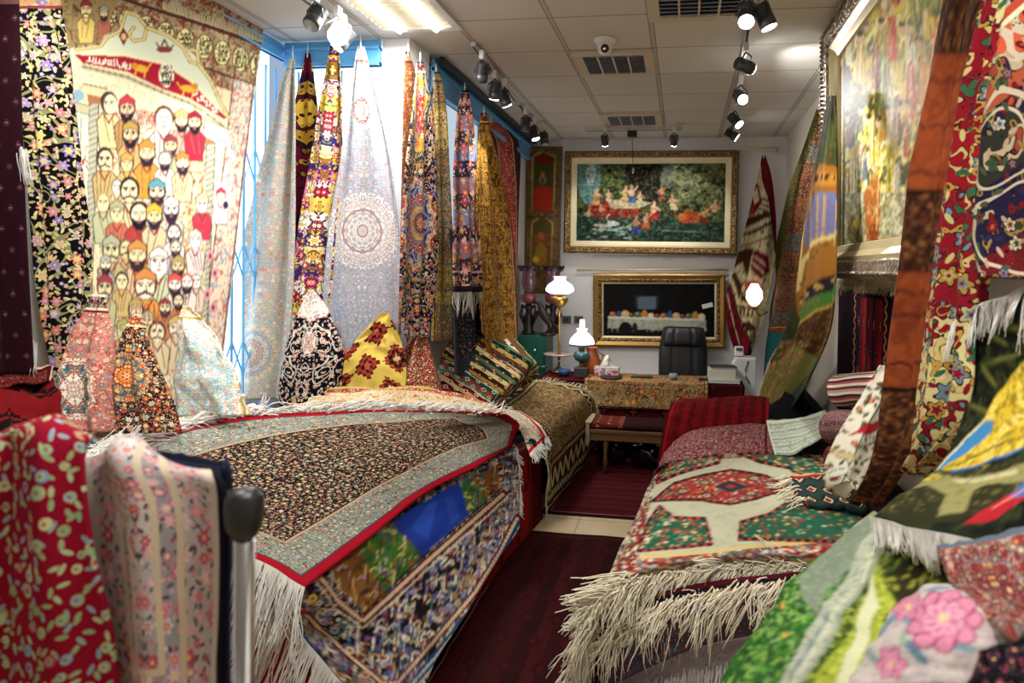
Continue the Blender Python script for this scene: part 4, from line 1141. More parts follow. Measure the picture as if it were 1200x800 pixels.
plinth('display_plinth', 'long red cloth covered plinth under the big black floral rug', [(-2.70, 2.35), (-1.36, 2.35), (-1.14, 4.05), (-1.0, 4.72), (-1.82, 4.72), (-1.82, 4.15), (-2.70, 4.15)], .60, m_plinth, 'plinth', [(-2.70, 2.3), (-1.14, 2.3), (-1.06, 4.05), (-.98, 4.74), (-1.82, 4.74), (-1.82, 4.15), (-2.70, 4.15)])
mat = weave('black floral top rug', 2.7, 1.75, '0D0B12', bands=[(.075, '9A0F20'), (.010, '2A3A44'), (.27, '7C8C86', 'f'), (.018, 'B89A78'), (.012, '2A1A1E')],
            fl=dict(s=17, pal=['B87A72', 'C8B47A', 'D0BDA4', 'A84A4A', '8A9890'], leaf=['7A6C40', '8A7A5A', '4A4A38', '6A4E46'], vine='4E4A38', size=.32, leafsize=.085, seed=31, fine=False), mirror=False)
row0 = [(40, 580, 1.12), (118, 528, 1.12), (280, 488, 1.08), (450, 480, 1.05), (588, 485, .99)]
row1 = [(140, 606, 1.01), (215, 565, 1.01), (350, 523, .995), (490, 499, .975), (600, 491, .93)]
row2 = [(262, 640, .925), (330, 602, .915), (430, 552, .905), (530, 511, .895), (608, 498, .87)]
row3 = [(358, 686, .79), (424, 637, .76), (498, 578, .745), (556, 548, .74), (598, 524, .74)]
o, PT = cloth('big black floral rug with a pale border and red edge, topmost on the long bed', [[at(x, y, Z=z) for x, y, z in r] for r in (row0, row1, row2, row3)], mat, 100, 70, rough=.006, uv='norm', WL=(2.7, 1.75), pinch=False, thick=.012, seed=2)
E1 = along(np.concatenate([PT[30:, 0]]), 150)
E1 = along(np.concatenate([PT[30:, 0]]), 260)
strands('fringe', E1, [(-.10, -.35, -.9)] * 260, .15, m_fringe, o, .0028, .35, sag=.6, seed=33, seg=6)
E2 = along(PT[0, 8:] + np.array([0, 0, .012]), 240)
strands('fringe', np.repeat(E2, 3, 0), [(.35, .9, .06)] * 720, .11, m_fringe, o, .0036, .45, sag=.1, seed=34, spread=.012)
def paint_garden(c):
    r = np.random.default_rng(8)
    c.put(np.ones(c.X.shape, bool), '1A1418')
    def motif(mask, cols, n, s):
        idx = np.argwhere(mask)
        for i in r.choice(len(idx), min(n, len(idx)), replace=False):
            x, y = c.X[tuple(idx[i])], c.Y[tuple(idx[i])]
            k = s * r.uniform(.6, 1.3) * (.55 + .45 * (y - 520) / 220); col = cols[r.integers(len(cols))]; q = r.integers(3)
            if q == 0: c.line([(x - 1.6 * k, y + .9 * k), (x, y - .6 * k), (x + 1.6 * k, y + .2 * k)], .8 * k, col)
            elif q == 1: c.ell(x, y, 1.2 * k, .9 * k, col); c.ell(x, y, .5 * k, .4 * k, '8A2A2A')
            else: c.line([(x, y - 2 * k), (x - .3 * k, y + 2 * k)], .7 * k, col)
    allm = np.ones(c.X.shape, bool)
    motif(allm, ['C8B898', '8A8AA8', '6A2A2C', 'A8865A', '4A5A8A', 'D8D0BC', '3A5A5A'], 2600, 2.9)
    P1 = [(385, 662), (415, 634), (457, 611), (538, 565), (566, 554), (584, 543), (586, 574), (570, 586), (548, 603), (494, 652), (452, 697), (428, 716), (398, 690)]
    c.poly(P1, '7A5228')
    ins = Cv(c.X, c.Y, '000000'); ins.poly(P1, 'FFFFFF'); ins = ins.a[..., 0] > .5
    motif(ins, ['A8783A', '5A3418', 'C8A868', '6A2A24', '3A2A2A', 'B88A8A'], 160, 3.4)
    for pts, n in (([(415, 634), (457, 611), (494, 652), (452, 695), (432, 664)], 90), ([(538, 565), (566, 553), (571, 585), (548, 603)], 60)):
        c.poly(pts, '3E6A2A'); d = Cv(c.X, c.Y, '000000'); d.poly(pts, 'FFFFFF')
        motif(d.a[..., 0] > .5, ['6A8A3A', '2A4A24', 'C8B868', '3A5A8A', 'B84A3A', 'D8C8A0', '24402A'], n, 3.0)
    c.poly([(457, 611), (538, 564), (549, 603), (494, 652)], '1F3A96'); c.poly([(480, 620), (500, 592), (512, 586), (500, 634)], '2A4AA8'); c.poly([(520, 586), (530, 580), (538, 606), (528, 616)], '2746A0')
    for i in range(9): c.line([(457 + i * 4.4, 612 + i * 4.6), (459 + i * 4.4, 606 + i * 4.6)], 1.6, '3A2A4A')
    def guard(pts, w, a, b, n):
        c.line(pts, w, a)
        L = [math.hypot(q[0] - p[0], q[1] - p[1]) for p, q in zip(pts, pts[1:])]
        for (p, q), l in zip(zip(pts, pts[1:]), L):
            for i in range(max(2, int(n * l / sum(L)))):
                t = (i + .5) / max(2, int(n * l / sum(L))); c.ell(p[0] + (q[0] - p[0]) * t, p[1] + (q[1] - p[1]) * t, w * .30, w * .26, b)
    guard([(372, 672), (396, 704), (424, 728), (456, 700), (498, 660), (552, 612), (590, 578)], 9, '4A1A1E', 'C8A888', 70)
    c.line([(366, 676), (392, 712), (424, 736), (460, 706), (502, 666), (556, 618), (592, 584)], 1.6, 'C8B090'); c.line([(378, 668), (400, 698), (424, 720), (452, 694), (494, 654), (548, 606), (588, 572)], 1.6, '1A1216')
    guard([(330, 690), (400, 760), (448, 800), (466, 800), (508, 752), (556, 694), (588, 644), (606, 606)], 8, '5A1A1E', 'D0B898', 90)
    for off, w, col in ((0, 12, '174A72'), (8, 2, 'C8BEA0')):
        c.line([(296, 684 + off), (338, 728 + off), (398, 806), (440, 850)], w, col)
        c.line([(470, 818 + off), (514, 768 + off), (560, 706 + off), (590, 655 + off), (610, 614 + off)], w * .9, col)
    for i in range(26):
        t = i / 25; x = 474 + 134 * t; y = np.interp(x, [470, 514, 560, 590, 610], [816, 766, 704, 653, 612]); c.line([(x - 2, y + 4), (x + 2, y - 3)], 1.6, 'C8C0A0')
    for x, y in ((310, 702), (328, 718), (346, 738), (364, 762), (384, 790)): c.ell(x, y, 5, 4, 'D8CDA8', .6); c.ell(x, y, 2, 1.6, 'A86A3A')
    for x, y, col in ((365, 700, 'D8A84A'), (378, 716, 'C8B8A0'), (392, 738, '8AA0B8'), (410, 762, 'D8C8A0'), (356, 716, 'B84A4A'), (402, 780, '7A8AB8'), (428, 790, 'C8A078'), (384, 752, 'A8B0C0')): c.ell(x, y, 5, 4.5, col); c.ell(x, y, 2.2, 2, '7A2A2A')
mat = painted('garden rug weave', sp=.28)
g0 = [(290, 676, .80), (352, 686, .775), (424, 634, .74), (498, 574, .73), (560, 543, .73), (604, 520, .73)]
g1 = [(335, 722, .60), (412, 745, .50), (470, 696, .48), (532, 634, .48), (576, 588, .50), (608, 562, .52)]
g2 = [(402, 802, .34), (478, 842, .18), (512, 775, .22), (552, 708, .24), (584, 656, .26), (608, 620, .30)]
o, PG = cloth('garden rug with blue, green and brown panels draped down the side of the long bed', [[at(x, y, Z=z) for x, y, z in r] for r in (g0, g1, g2)], mat, 260, 180, rough=.008, uv='norm', WL=(2.9, .86), pinch=False, thick=.010, seed=4, paint=paint_garden)
strands('fringe', along(PG[12:, 0], 120), [(-.3, -.5, -.8)] * 120, .26, m_fringe, o, .003, .3, sag=.5, seed=36, seg=6)
strands('selvedge', along(PG[6:-26, -1], 60), [(.5, .2, -.6)] * 60, .05, m_fringe, o, .003, .4, seed=37)
mat = weave('pale green layer rug', .9, .5, 'B8C0A8', bands=[(.03, 'E8E2D6'), (.04, 'B81E2E'), (.03, 'D8D0B8', 'f')], fl=dict(s=14, pal=ROSE, leaf=['5A8A6A', '8AA880'], seed=38))
o, P = cloth('pale green rug with a red stripe under the far end of the black floral rug', [[at(470, 474, Z=.965), at(560, 476, Z=.95), at(606, 480, Z=.92), at(632, 497, Z=.84), at(641, 513, Z=.74)], [at(462, 484, Z=.95), at(560, 490, Z=.92), at(602, 500, Z=.86), at(614, 512, Z=.78), at(622, 534, Z=.68)]], mat, 50, 16, rough=.008, uv='norm', WL=(.9, .4), pinch=False)
strands('fringe', along(P[:, -1], 40), [(.5, -.3, -.6)] * 40, .06, m_fringe, o, .003, .4, seed=39)
mat = weave('dark fold rug', .9, .5, '1E2A22', bands=[(.05, '8A1620'), (.03, '2A4A3A')], lat=dict(a=.2, b=.2, ramp=[(0, '2A5A48'), (.3, '14181A')], lim=.6))
cloth('dark green and red rug folded under the pale green one on the bed corner', [[at(560, 492, Z=.86), at(615, 500, Z=.82), at(637, 512, Z=.76)], [at(570, 512, Z=.78), at(618, 520, Z=.74), at(640, 530, Z=.66)]], mat, 30, 16, rough=.015, uv='norm', WL=(.6, .3), pinch=False)

# dark red pile at the far left
mat = weave('red gul rug', 1.2, .8, '6A0E12', lat=dict(a=.26, b=.26, ramp=[(0, '640C10'), (.12, '12080A'), (.30, '6E1012'), (.36, '0E0608'), (.44, '6A0E12')], lim=.5, step=.06), bands=[(.03, '1A0A0E'), (.05, '4A0A10')], knot=.008, vines=False)
cloth('red rug with dark octagons piled below the maroon rug', [[at(-60, 452, X=-2.55), at(0, 448, X=-2.5), at(58, 440, X=-2.45)], [at(-60, 490, X=-2.3), at(10, 480, X=-2.28), at(70, 470, X=-2.25)], [at(-60, 560, X=-2.15), at(10, 560, X=-2.12), at(76, 555, X=-2.1)]], mat, 40, 40, rough=.02, uv='flat', pinch=False)
mat = weave('maroon fold', 1.0, .5, '4A0C14', bands=[(.02, 'C8A088'), (.04, '3A0A10')], fl=dict(s=16, pal=['7A1A20', '5A2A2A'], leaf=['2A0A0E'], seed=41))
cloth('thin maroon rug with a stitched edge folded over the red octagon rug', [[at(-60, 440, X=-2.52), at(20, 432, X=-2.5), at(62, 430, X=-2.46)], [at(-60, 462, X=-2.4), at(10, 452, X=-2.38), at(60, 444, X=-2.35)]], mat, 30, 14, rough=.01, uv='norm', WL=(1., .3), pinch=False)

pile_body_pts = [(-2.74, 1.6), (-2.22, 1.6), (-2.22, 2.22), (-2.74, 2.22)]
bm = bmesh.new(); prism(bm, [(x, y, 0) for x, y in pile_body_pts], (0, 0, 1.12))
tag(obj('rug_pile', bm, plain('dark red pile edges', '3A0E12', .9, var=.3, scale=6), smooth=False, bevel=.03), 'stack of dark red rugs below the red octagon rug at the left edge', 'rug pile')
# ================================================================== FLOOR RUGS
def flat_rug(label, x0, x1, y0, y1, mat, z=.006, n=30, name='floor_rug'):
    P = [[(x0 + (x1 - x0) * i / 3, y0 + (y1 - y0) * j / 3, z) for i in range(4)] for j in range(4)]
    o, _ = sheet(name, P, mat, n, n, uv='norm', WL=(x1 - x0, y1 - y0), pinch=False, thick=.006, rough=.002)
    return tag(o, label, 'rug')
mat = weave('aisle rug', 1.07, 3.3, '2C0A10', bands=[(.07, '260A0E'), (.006, '8A6A5A'), (.06, '380C12'), (.006, '5A1A1C')], stripes=('u', .31, ['2A0C0E', '320D0E', '260B0C', '380F10']),
            lat=dict(a=.16, b=.22, ramp=[(0, '3E0E12'), (.12, '2A0A10'), (.3, '340C12')], lim=.34, step=.1), knot=.008, vines=False)
flat_rug('long dark red rug on the near part of the aisle floor', -1.16, -.09, 1.3, 4.52, mat)
mat = weave('far aisle rug', .85, 1.9, '45101A', bands=[(.05, '2A0A10'), (.008, '9A7A6A'), (.05, '4A1018')], stripes=('v', .24, ['441214', '4A1416', '3C1012', '501618']), knot=.008, vines=False)
flat_rug('shorter dark red rug on the aisle floor before the bench', -1.02, -.17, 4.86, 6.6, mat)

# ================================================================== FAR LEFT BED
def pile_body(name, label, pts, h, mat, cat='rug pile'):
    bm = bmesh.new()
    prism(bm, [(x, y, 0) for x, y in pts], (0, 0, h))
    o = obj(name, bm, mat, smooth=False, bevel=.03)
    return tag(o, label, cat)
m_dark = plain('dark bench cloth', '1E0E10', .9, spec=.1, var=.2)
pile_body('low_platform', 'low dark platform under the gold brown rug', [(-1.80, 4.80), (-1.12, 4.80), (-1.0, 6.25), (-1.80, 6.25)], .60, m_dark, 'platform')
mat = weave('gold brown rug', 1.5, 1.9, '5A4022', bands=[(.012, 'C9B890'), (.03, '2A1A12'), (.05, '2A1C12', 'z', 'C0AE80'), (.02, '4A2A1A'), (.12, '2A1C12', 'z', 'B8A678'), (.02, '4A2A1A'), (.05, '3A2414', 'd', 'C0AE80'), (.012, '5A2A1E')],
            fl=dict(s=24, pal=['8A6A38', '4A3018', '705428', 'A88A54'], leaf=['3A2614', '8E7446', '2E1E10'], vine='D8CCA8', size=.40, seed=51), mirror=False)
C0 = [[(-1.62, y, z0), (-1.25, y, z0 + .02), (-1.02 + dx, y, z0 - .06), (-.945 + dx, y, z0 - .25), (-.935 + dx, y, .10)] for y, z0, dx in ((6.35, .72, .13), (5.9, .76, .10), (5.4, .755, .06), (4.95, .74, .02), (4.66, .70, .0))]
o, P = cloth('gold brown rug with a cream scroll border over the far left platform', C0, mat, 60, 60, rough=.012, uv='norm', WL=(1.5, 1.9), pinch=False, seed=6)
strands('fringe', along(P[0], 90), [(.3, .6, .2)] * 90, .07, m_fringec, o, .004, .5, seed=52)
strands('fringe', along(P[-1], 60), [(.1, -.3, -.8)] * 60, .07, m_fringec, o, .003, .4, seed=53)

# folded kilims leaning in a heap between the long bed and the far one
KCOL = [['2E4A34', '8A2A24', 'D8C890', '1E2A20', '5A7A5A'], ['7A1A20', '2A3A2A', 'D8C080', '3A1A16', 'B8863A'], ['5A7A66', 'B8C0A0', '2A3A34', '8A3A2A', '4A6A5A'],
        ['2A4A38', '6A8A6A', '1A2A20', 'C8A85A', '7A2A22'], ['C8B878', '3A5A3A', '8A3A2A', 'E0D8B0', '5A4A2A'], ['8A1A22', 'D8C8A0', '6A1218', 'C8A070', '2A1A1A']]
KIL = [((530, 400, 5.05), (606, 452, 4.85), .20, .10, 0, 'topmost folded green kilim of the leaning heap'), ((548, 393, 5.2), (618, 436, 5.05), .18, .09, 3, 'folded green and yellow kilim at the back of the heap'),
       ((520, 418, 4.95), (592, 463, 4.75), .20, .10, 1, 'folded red striped kilim second from the top of the heap'), ((514, 433, 4.85), (576, 474, 4.62), .20, .10, 2, 'folded grey green kilim under the red striped one'),
       ((512, 448, 4.75), (566, 484, 4.52), .20, .09, 5, 'lowest folded kilim of the heap, red with cream figures'), ((590, 410, 5.7), (616, 440, 5.4), .26, .22, 4, 'plump yellow kilim bundle at the right end of the heap')]
for (a, b, w_, h_, k, lab) in KIL:
    cols = KCOL[k]
    mat = weave('kilim %d' % k, 1.0, .8, cols[0], stripes=('u', .15, cols), lat=dict(a=.05, b=.085, ramp=[(0, cols[2]), (.15, cols[1]), (.30, cols[3])], lim=.30, step=.12), knot=.006, mirror=False, vines=False)
    p0, p1 = at(a[0], a[1], Y=a[2]), at(b[0], b[1], Y=b[2])
    o = bundle('folded_kilim', p0, p1, (1, -.15, 0), w_, h_, mat, power=3.2, layers=3, rough=.012, seed=k)
    tag(o, lab, 'kilim', 'folded kilims in the heap')

# ================================================================== RIGHT PILES
m_pile = weave('red pile cloth', 2, 2, '5A0E14', stripes=('v', .16, ['6A1016', '4A0C12', '7A1A1C', '2A0A0E']), lat=dict(a=.12, b=.1, ramp=[(0, '8A2A22'), (.2, '3A0A10')], lim=.3), knot=.008, vines=False)
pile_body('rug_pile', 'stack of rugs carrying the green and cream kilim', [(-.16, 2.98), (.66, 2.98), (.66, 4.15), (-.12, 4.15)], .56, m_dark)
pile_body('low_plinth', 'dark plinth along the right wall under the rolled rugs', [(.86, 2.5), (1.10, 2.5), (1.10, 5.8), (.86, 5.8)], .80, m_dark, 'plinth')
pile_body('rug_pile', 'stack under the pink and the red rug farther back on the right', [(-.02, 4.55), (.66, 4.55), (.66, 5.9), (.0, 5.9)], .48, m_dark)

def paint_kilim(c):
    c.put(np.ones(c.X.shape, bool), 'B5B296')
    c.noise((30, 30), 1, .55, .62, 'A9A68A'); 
    # border all round: red with pale flowers and green leaves
    def speck(mask, cols, n, s, seed, kinds=2):
        r = np.random.default_rng(seed)
        idx = np.argwhere(mask)
        if not len(idx): return
        for i in r.choice(len(idx), min(n, len(idx)), replace=False):
            y, x = c.Y[tuple(idx[i])], c.X[tuple(idx[i])]
            k = s * r.uniform(.55, 1.0) * (.42 + .42 * (y - 520) / 200)
            col = cols[r.integers(len(cols))]
            if r.random() < .5: c.poly([(x - 1.5 * k, y), (x, y - .8 * k), (x + 1.5 * k, y), (x, y + .8 * k)], col)
            else:
                c.poly([(x - 1.3 * k, y - .3 * k), (x + 1.3 * k, y - .3 * k), (x + 1.3 * k, y + .3 * k), (x - 1.3 * k, y + .3 * k)], col)
                c.poly([(x - .4 * k, y - .8 * k), (x + .4 * k, y - .8 * k), (x + .4 * k, y + .8 * k), (x - .4 * k, y + .8 * k)], col)
    def saw(pts, col, col2, w=2.4, step=5.0):
        c.line(pts, w * 1.5, col)
        for (x0, y0), (x1, y1) in zip(pts, pts[1:]):
            L = math.hypot(x1 - x0, y1 - y0); n = max(2, int(L / step))
            for i in range(n):
                t = (i + .5) / n; x, y = x0 + (x1 - x0) * t, y0 + (y1 - y0) * t
                c.poly([(x - w, y), (x, y - w * .8), (x + w, y), (x, y + w * .8)], col2 if i % 2 else col)
    def panel(pts, seed):
        c.poly(pts, '24573F')
        m = np.zeros(c.X.shape, bool); d = Cv(c.X, c.Y, '000000'); d.poly(pts, 'FFFFFF'); m = d.a[..., 0] > .5
        speck(m, ['8A2A2A', 'D8C8A0', '1E3A30', 'B8863A', 'A83A34', '7A9A7A'], 190, 3.2, seed)
        saw(pts + pts[:1], '2A1A1A', 'C8384A' if seed % 2 else 'B84A3A')
    # left and near border zones
    c.poly([(744, 660), (700, 720), (680, 800), (640, 800), (700, 600), (750, 540), (790, 520), (776, 548), (764, 575), (752, 606)], '8A2A2A')
    m = (c.X < 772 - (c.Y - 545) * .22); c.put(m, '7A2A28'); speck(m, ['C9C4A8', '3F6A54', 'B8A878', 'A83A34', '4A3A4A', 'D8D0B8'], 1500, 3.4, 2)
    near = c.Y > 655 - (c.X - 740) * .10; c.put(near & ~m, '8A2424')
    speck(near & ~m, ['D8D2C0', '3F6A54', 'C8A878', '6A7A8A', 'B8463A'], 800, 4.0, 3)
    c.put((c.Y > 652 - (c.X - 740) * .10) & (c.Y < 657 - (c.X - 740) * .10) & ~m, 'C8B070'); c.put((c.Y > 677 - (c.X - 740) * .11) & (c.Y < 683 - (c.X - 740) * .11), 'C8B070')
    far = c.Y < 536; c.put(far, '9A4A3A'); speck(far, ['C9C4A8', '3F6A54', 'B8A878', '4A3A4A'], 400, 2.4, 4)
    panel([(770, 566), (778, 548), (802, 536), (846, 531), (842, 541), (812, 549), (792, 556)], 5)
    panel([(866, 531), (936, 530), (985, 548), (985, 566), (940, 560), (925, 548), (890, 541)], 6)
    panel([(748, 646), (760, 612), (773, 594), (790, 606), (826, 607), (834, 636)], 7)
    panel([(866, 632), (868, 612), (900, 604), (934, 582), (1010, 596), (1010, 634)], 8)
    hexa = [(764, 587), (790, 566), (824, 556), (856, 550), (898, 557), (932, 572), (886, 585), (856, 590), (822, 585)]
    c.poly(hexa, '98302C'); d = Cv(c.X, c.Y, '000000'); d.poly(hexa, 'FFFFFF'); speck(d.a[..., 0] > .5, ['3F5A6A', 'D8C8A0', '2A1A22', 'C8703A', '7A1A1E', '4A7A5A'], 520, 2.8, 9)
    saw(hexa + hexa[:1], '2A1A1A', '8A2424', 2.0)
    c.poly([(838, 570), (856, 563), (876, 570), (856, 577)], '26303A'); c.poly([(850, 570), (856, 567), (863, 570), (856, 573)], '98302C')
    for x, y in ((800, 576), (902, 566), (826, 566), (880, 578), (828, 580), (884, 560)): c.ell(x, y, 7, 3.4, '3A1A1E'); c.ell(x, y, 4.5, 2.0, 'B8A070'); c.ell(x, y, 2, 1, '3F5A6A')
K = [[(752, 592, .26), (760, 572, .48), (776, 549, .65), (830, 532, .71), (905, 529, .72), (985, 534, .74)],
     [(730, 642, .22), (742, 618, .45), (762, 580, .66), (830, 562, .735), (910, 560, .74), (1000, 566, .75)],
     [(707, 702, .14), (717, 668, .43), (745, 624, .655), (830, 600, .72), (912, 598, .73), (1010, 602, .75)],
     [(691, 768, .06), (701, 722, .38), (724, 668, .625), (830, 644, .69), (905, 642, .70), (1000, 640, .72)],
     [(688, 794, .04), (695, 745, .33), (714, 694, .56), (800, 670, .60), (880, 664, .615), (975, 668, .62)]]
o, PK = cloth('cream, green and red geometric kilim draped over the nearest pile on the right', [[at(x, y, Z=z) for x, y, z in r] for r in K], painted('kilim knots', sp=.22), 260, 240, paint=paint_kilim, uv='flat', pinch=False, rough=.006, thick=.010, seed=12)
m_fringek = plain('ivory wool fringe', 'E6DCC2', .95, spec=.05, var=.12, scale=40)
def ropes(name, base, dirs, n, length, seed, parent, mat=m_fringek, th=.004, jit=.3, sag=.5, spread=.012):
    r = np.random.default_rng(seed)
    st = along(base, n)
    strands(name, st, dirs if isinstance(dirs, list) else [dirs] * n, length, mat, parent, th, jit, sag, seed, 6, spread)
ropes('fringe', PK[-1, 18:] + np.array([0, -.01, .008]), (-.55, -.40, -.35), 620, .12, 71, o, th=.0036, jit=.75, sag=.9)
ropes('fringe', PK[-1, 62:] + np.array([0, .0, .012]), (-.9, -.12, .02), 330, .13, 72, o, th=.0038, jit=.6, sag=.2)
mat = weave('slate rug', 1.2, .5, '4A4654', bands=[(.03, '4A0E18'), (.03, '1A1218'), (.05, '6A2A2A', 'f')], fl=dict(s=10, pal=['8A2A2A', '5A5668', '3A3446'], leaf=['5A5060'], size=.3, seed=73), mirror=False)
R2 = [[at(702, 742, Y=2.72), at(760, 700, Y=2.70), at(850, 678, Y=2.68), at(960, 668, Y=2.62)], [at(694, 782, Y=2.70), at(765, 738, Y=2.64), at(850, 712, Y=2.62), at(960, 700, Y=2.56)], [at(686, 822, Y=2.74), at(755, 782, Y=2.68), at(850, 750, Y=2.66), at(960, 736, Y=2.60)]]
o, P = cloth('slate rug with a dark red edge hanging under the geometric kilim', R2, mat, 60, 24, rough=.01, uv='norm', WL=(1.2, .36), pinch=False, seed=13)
ropes('fringe', P[5, 4:], (-.5, -.4, -.45), 480, .11, 74, o, th=.0036, jit=.75, sag=.6)
mat = weave('lavender rug', 1.2, .4, 'A39AA8', bands=[(.02, 'C8C0C8')], fl=dict(s=10, pal=['A89AA8', '8A8294'], leaf=['B0A8B4'], size=.2, seed=75))
R3 = [[at(700, 800, Y=2.78), at(765, 768, Y=2.76), at(850, 748, Y=2.74), at(960, 735, Y=2.70)], [at(692, 842, Y=2.80), at(765, 806, Y=2.77), at(850, 782, Y=2.75), at(960, 770, Y=2.72)], [at(690, 900, Y=2.82), at(765, 870, Y=2.80), at(850, 850, Y=2.78), at(960, 840, Y=2.74)]]
o, P = cloth('pale lavender rug edge with white fringe, lowest at the near end of the pile', R3, mat, 50, 20, rough=.008, uv='norm', WL=(1.2, .4), pinch=False, seed=14)
ropes('fringe', P[9, 2:], (-.1, -.45, -.8), 260, .14, 76, o, m_fringe, .003, .25, .3)
# a small loose rug at the right of the kilim with its own fringe
mat = weave('dark border kilim', .5, .4, '2A3A34', bands=[(.02, 'C8A878'), (.03, '8A2A24', 'f')], lat=dict(a=.1, b=.1, ramp=[(0, '8A2A24'), (.2, 'C8B890'), (.3, '1E2A2A')], lim=.5), knot=.006, vines=False)
o, P = cloth('folded kilim corner with tan fringe lying at the right of the geometric kilim', [[at(925, 556, Z=.765), at(965, 552, Z=.79), at(1010, 556, Z=.80)], [at(930, 572, Z=.775), at(970, 574, Z=.80), at(1012, 580, Z=.81)], [at(945, 590, Z=.765), at(985, 592, Z=.78), at(1015, 596, Z=.79)]], mat, 24, 20, rough=.01, uv='norm', WL=(.4, .3), pinch=False, thick=.03)
ropes('fringe', P[:, 0], (-.6, -.3, -.05), 50, .12, 77, o, th=.004, jit=.4, sag=.3)

mat = weave('pink red rug', 1.2, 1.0, '6A2A34', bands=[(.02, '3A1A20'), (.10, '8A5A60', 'f'), (.015, '5A1A20')], fl=dict(s=26, pal=['A87A78', '8A3A40', 'C8A098', '4A2A3A'], leaf=['5A3A4A', 'A05A58'], vine='B08A88', size=.4, seed=81))
cloth('dusty pink red rug on the second pile from the near end, right side', [[at(790, 517, Z=.60), at(815, 503, Z=.69), at(855, 497, Z=.74), at(912, 496, Z=.75)], [at(772, 545, Z=.48), at(792, 519, Z=.66), at(845, 508, Z=.72), at(912, 505, Z=.735)], [at(762, 578, Z=.30), at(775, 545, Z=.56), at(840, 536, Z=.66), at(912, 534, Z=.68)]], mat, 50, 40, rough=.01, uv='norm', WL=(1.1, .8), pinch=False, seed=15)
mat = weave('bright red rug', 1.1, .9, '7A0C14', bands=[(.02, '4A0810'), (.03, '8A161A')], stripes=('u', .26, ['6A0C14', '560A10', '740F16', '4A080E']), lat=dict(a=.09, b=.075, ramp=[(0, '4A0A12'), (.16, '7A1216'), (.26, '4A0A10')], lim=.36, step=.1), knot=.007, vines=False)
cloth('deep red rug on the farthest pile on the right, before the desk', [[at(800, 467, Y=5.95), at(850, 464, Y=5.95), at(905, 463, Y=5.95)], [at(786, 476, Y=5.45), at(845, 472, Y=5.42), at(903, 470, Y=5.40)], [at(778, 500, Y=5.30), at(842, 496, Y=5.25), at(902, 494, Y=5.2)], [at(770, 545, Y=5.22), at(840, 530, Y=5.16), at(900, 520, Y=5.12)]], mat, 50, 50, rough=.012, uv='norm', WL=(1.1, .9), pinch=False, seed=16)

# rolled and folded rugs along the right wall
mat = weave('striped roll', 1.0, .8, 'C8B8A0', stripes=('u', .085, ['D8CCB8', '3A2A30', '9A4A44', 'D0C0A8', '5A3A40', 'B8907A']), vines=False)
tag(bundle('rolled_rug', at(984, 457, Y=3.75), at(1062, 452, Y=3.45), (.6, .6, 0), .24, .17, mat, power=2.3, rough=.012, seed=21), 'cream and black striped rolled rug, topmost of the three rolls by the right wall', 'rolled rug', 'rolled rugs by the right wall')
mat = weave('mauve roll', 1.0, .8, '5A3A40', stripes=('u', .10, ['6A4448', '4A2E36', '7A5054', '5A3C40']), fl=dict(s=30, pal=['8A6A68', '4A2A32'], leaf=['7A5A5A'], size=.3, seed=83), vines=False)
tag(bundle('rolled_rug', at(976, 500, Y=3.55), at(1050, 500, Y=3.3), (.6, .6, 0), .26, .17, mat, power=2.2, rough=.012, seed=22), 'mauve rolled rug under the striped roll', 'rolled rug', 'rolled rugs by the right wall')
mat = weave('russet roll', 1.0, .8, '6A2A26', stripes=('u', .06, ['6A2A26', '4A1C1C']), vines=False)
tag(bundle('rolled_rug', at(980, 534, Y=3.45), at(1045, 536, Y=3.2), (.6, .6, 0), .22, .13, mat, power=2.2, rough=.01, seed=23), 'thin russet rolled rug, lowest of the three rolls by the right wall', 'rolled rug', 'rolled rugs by the right wall')
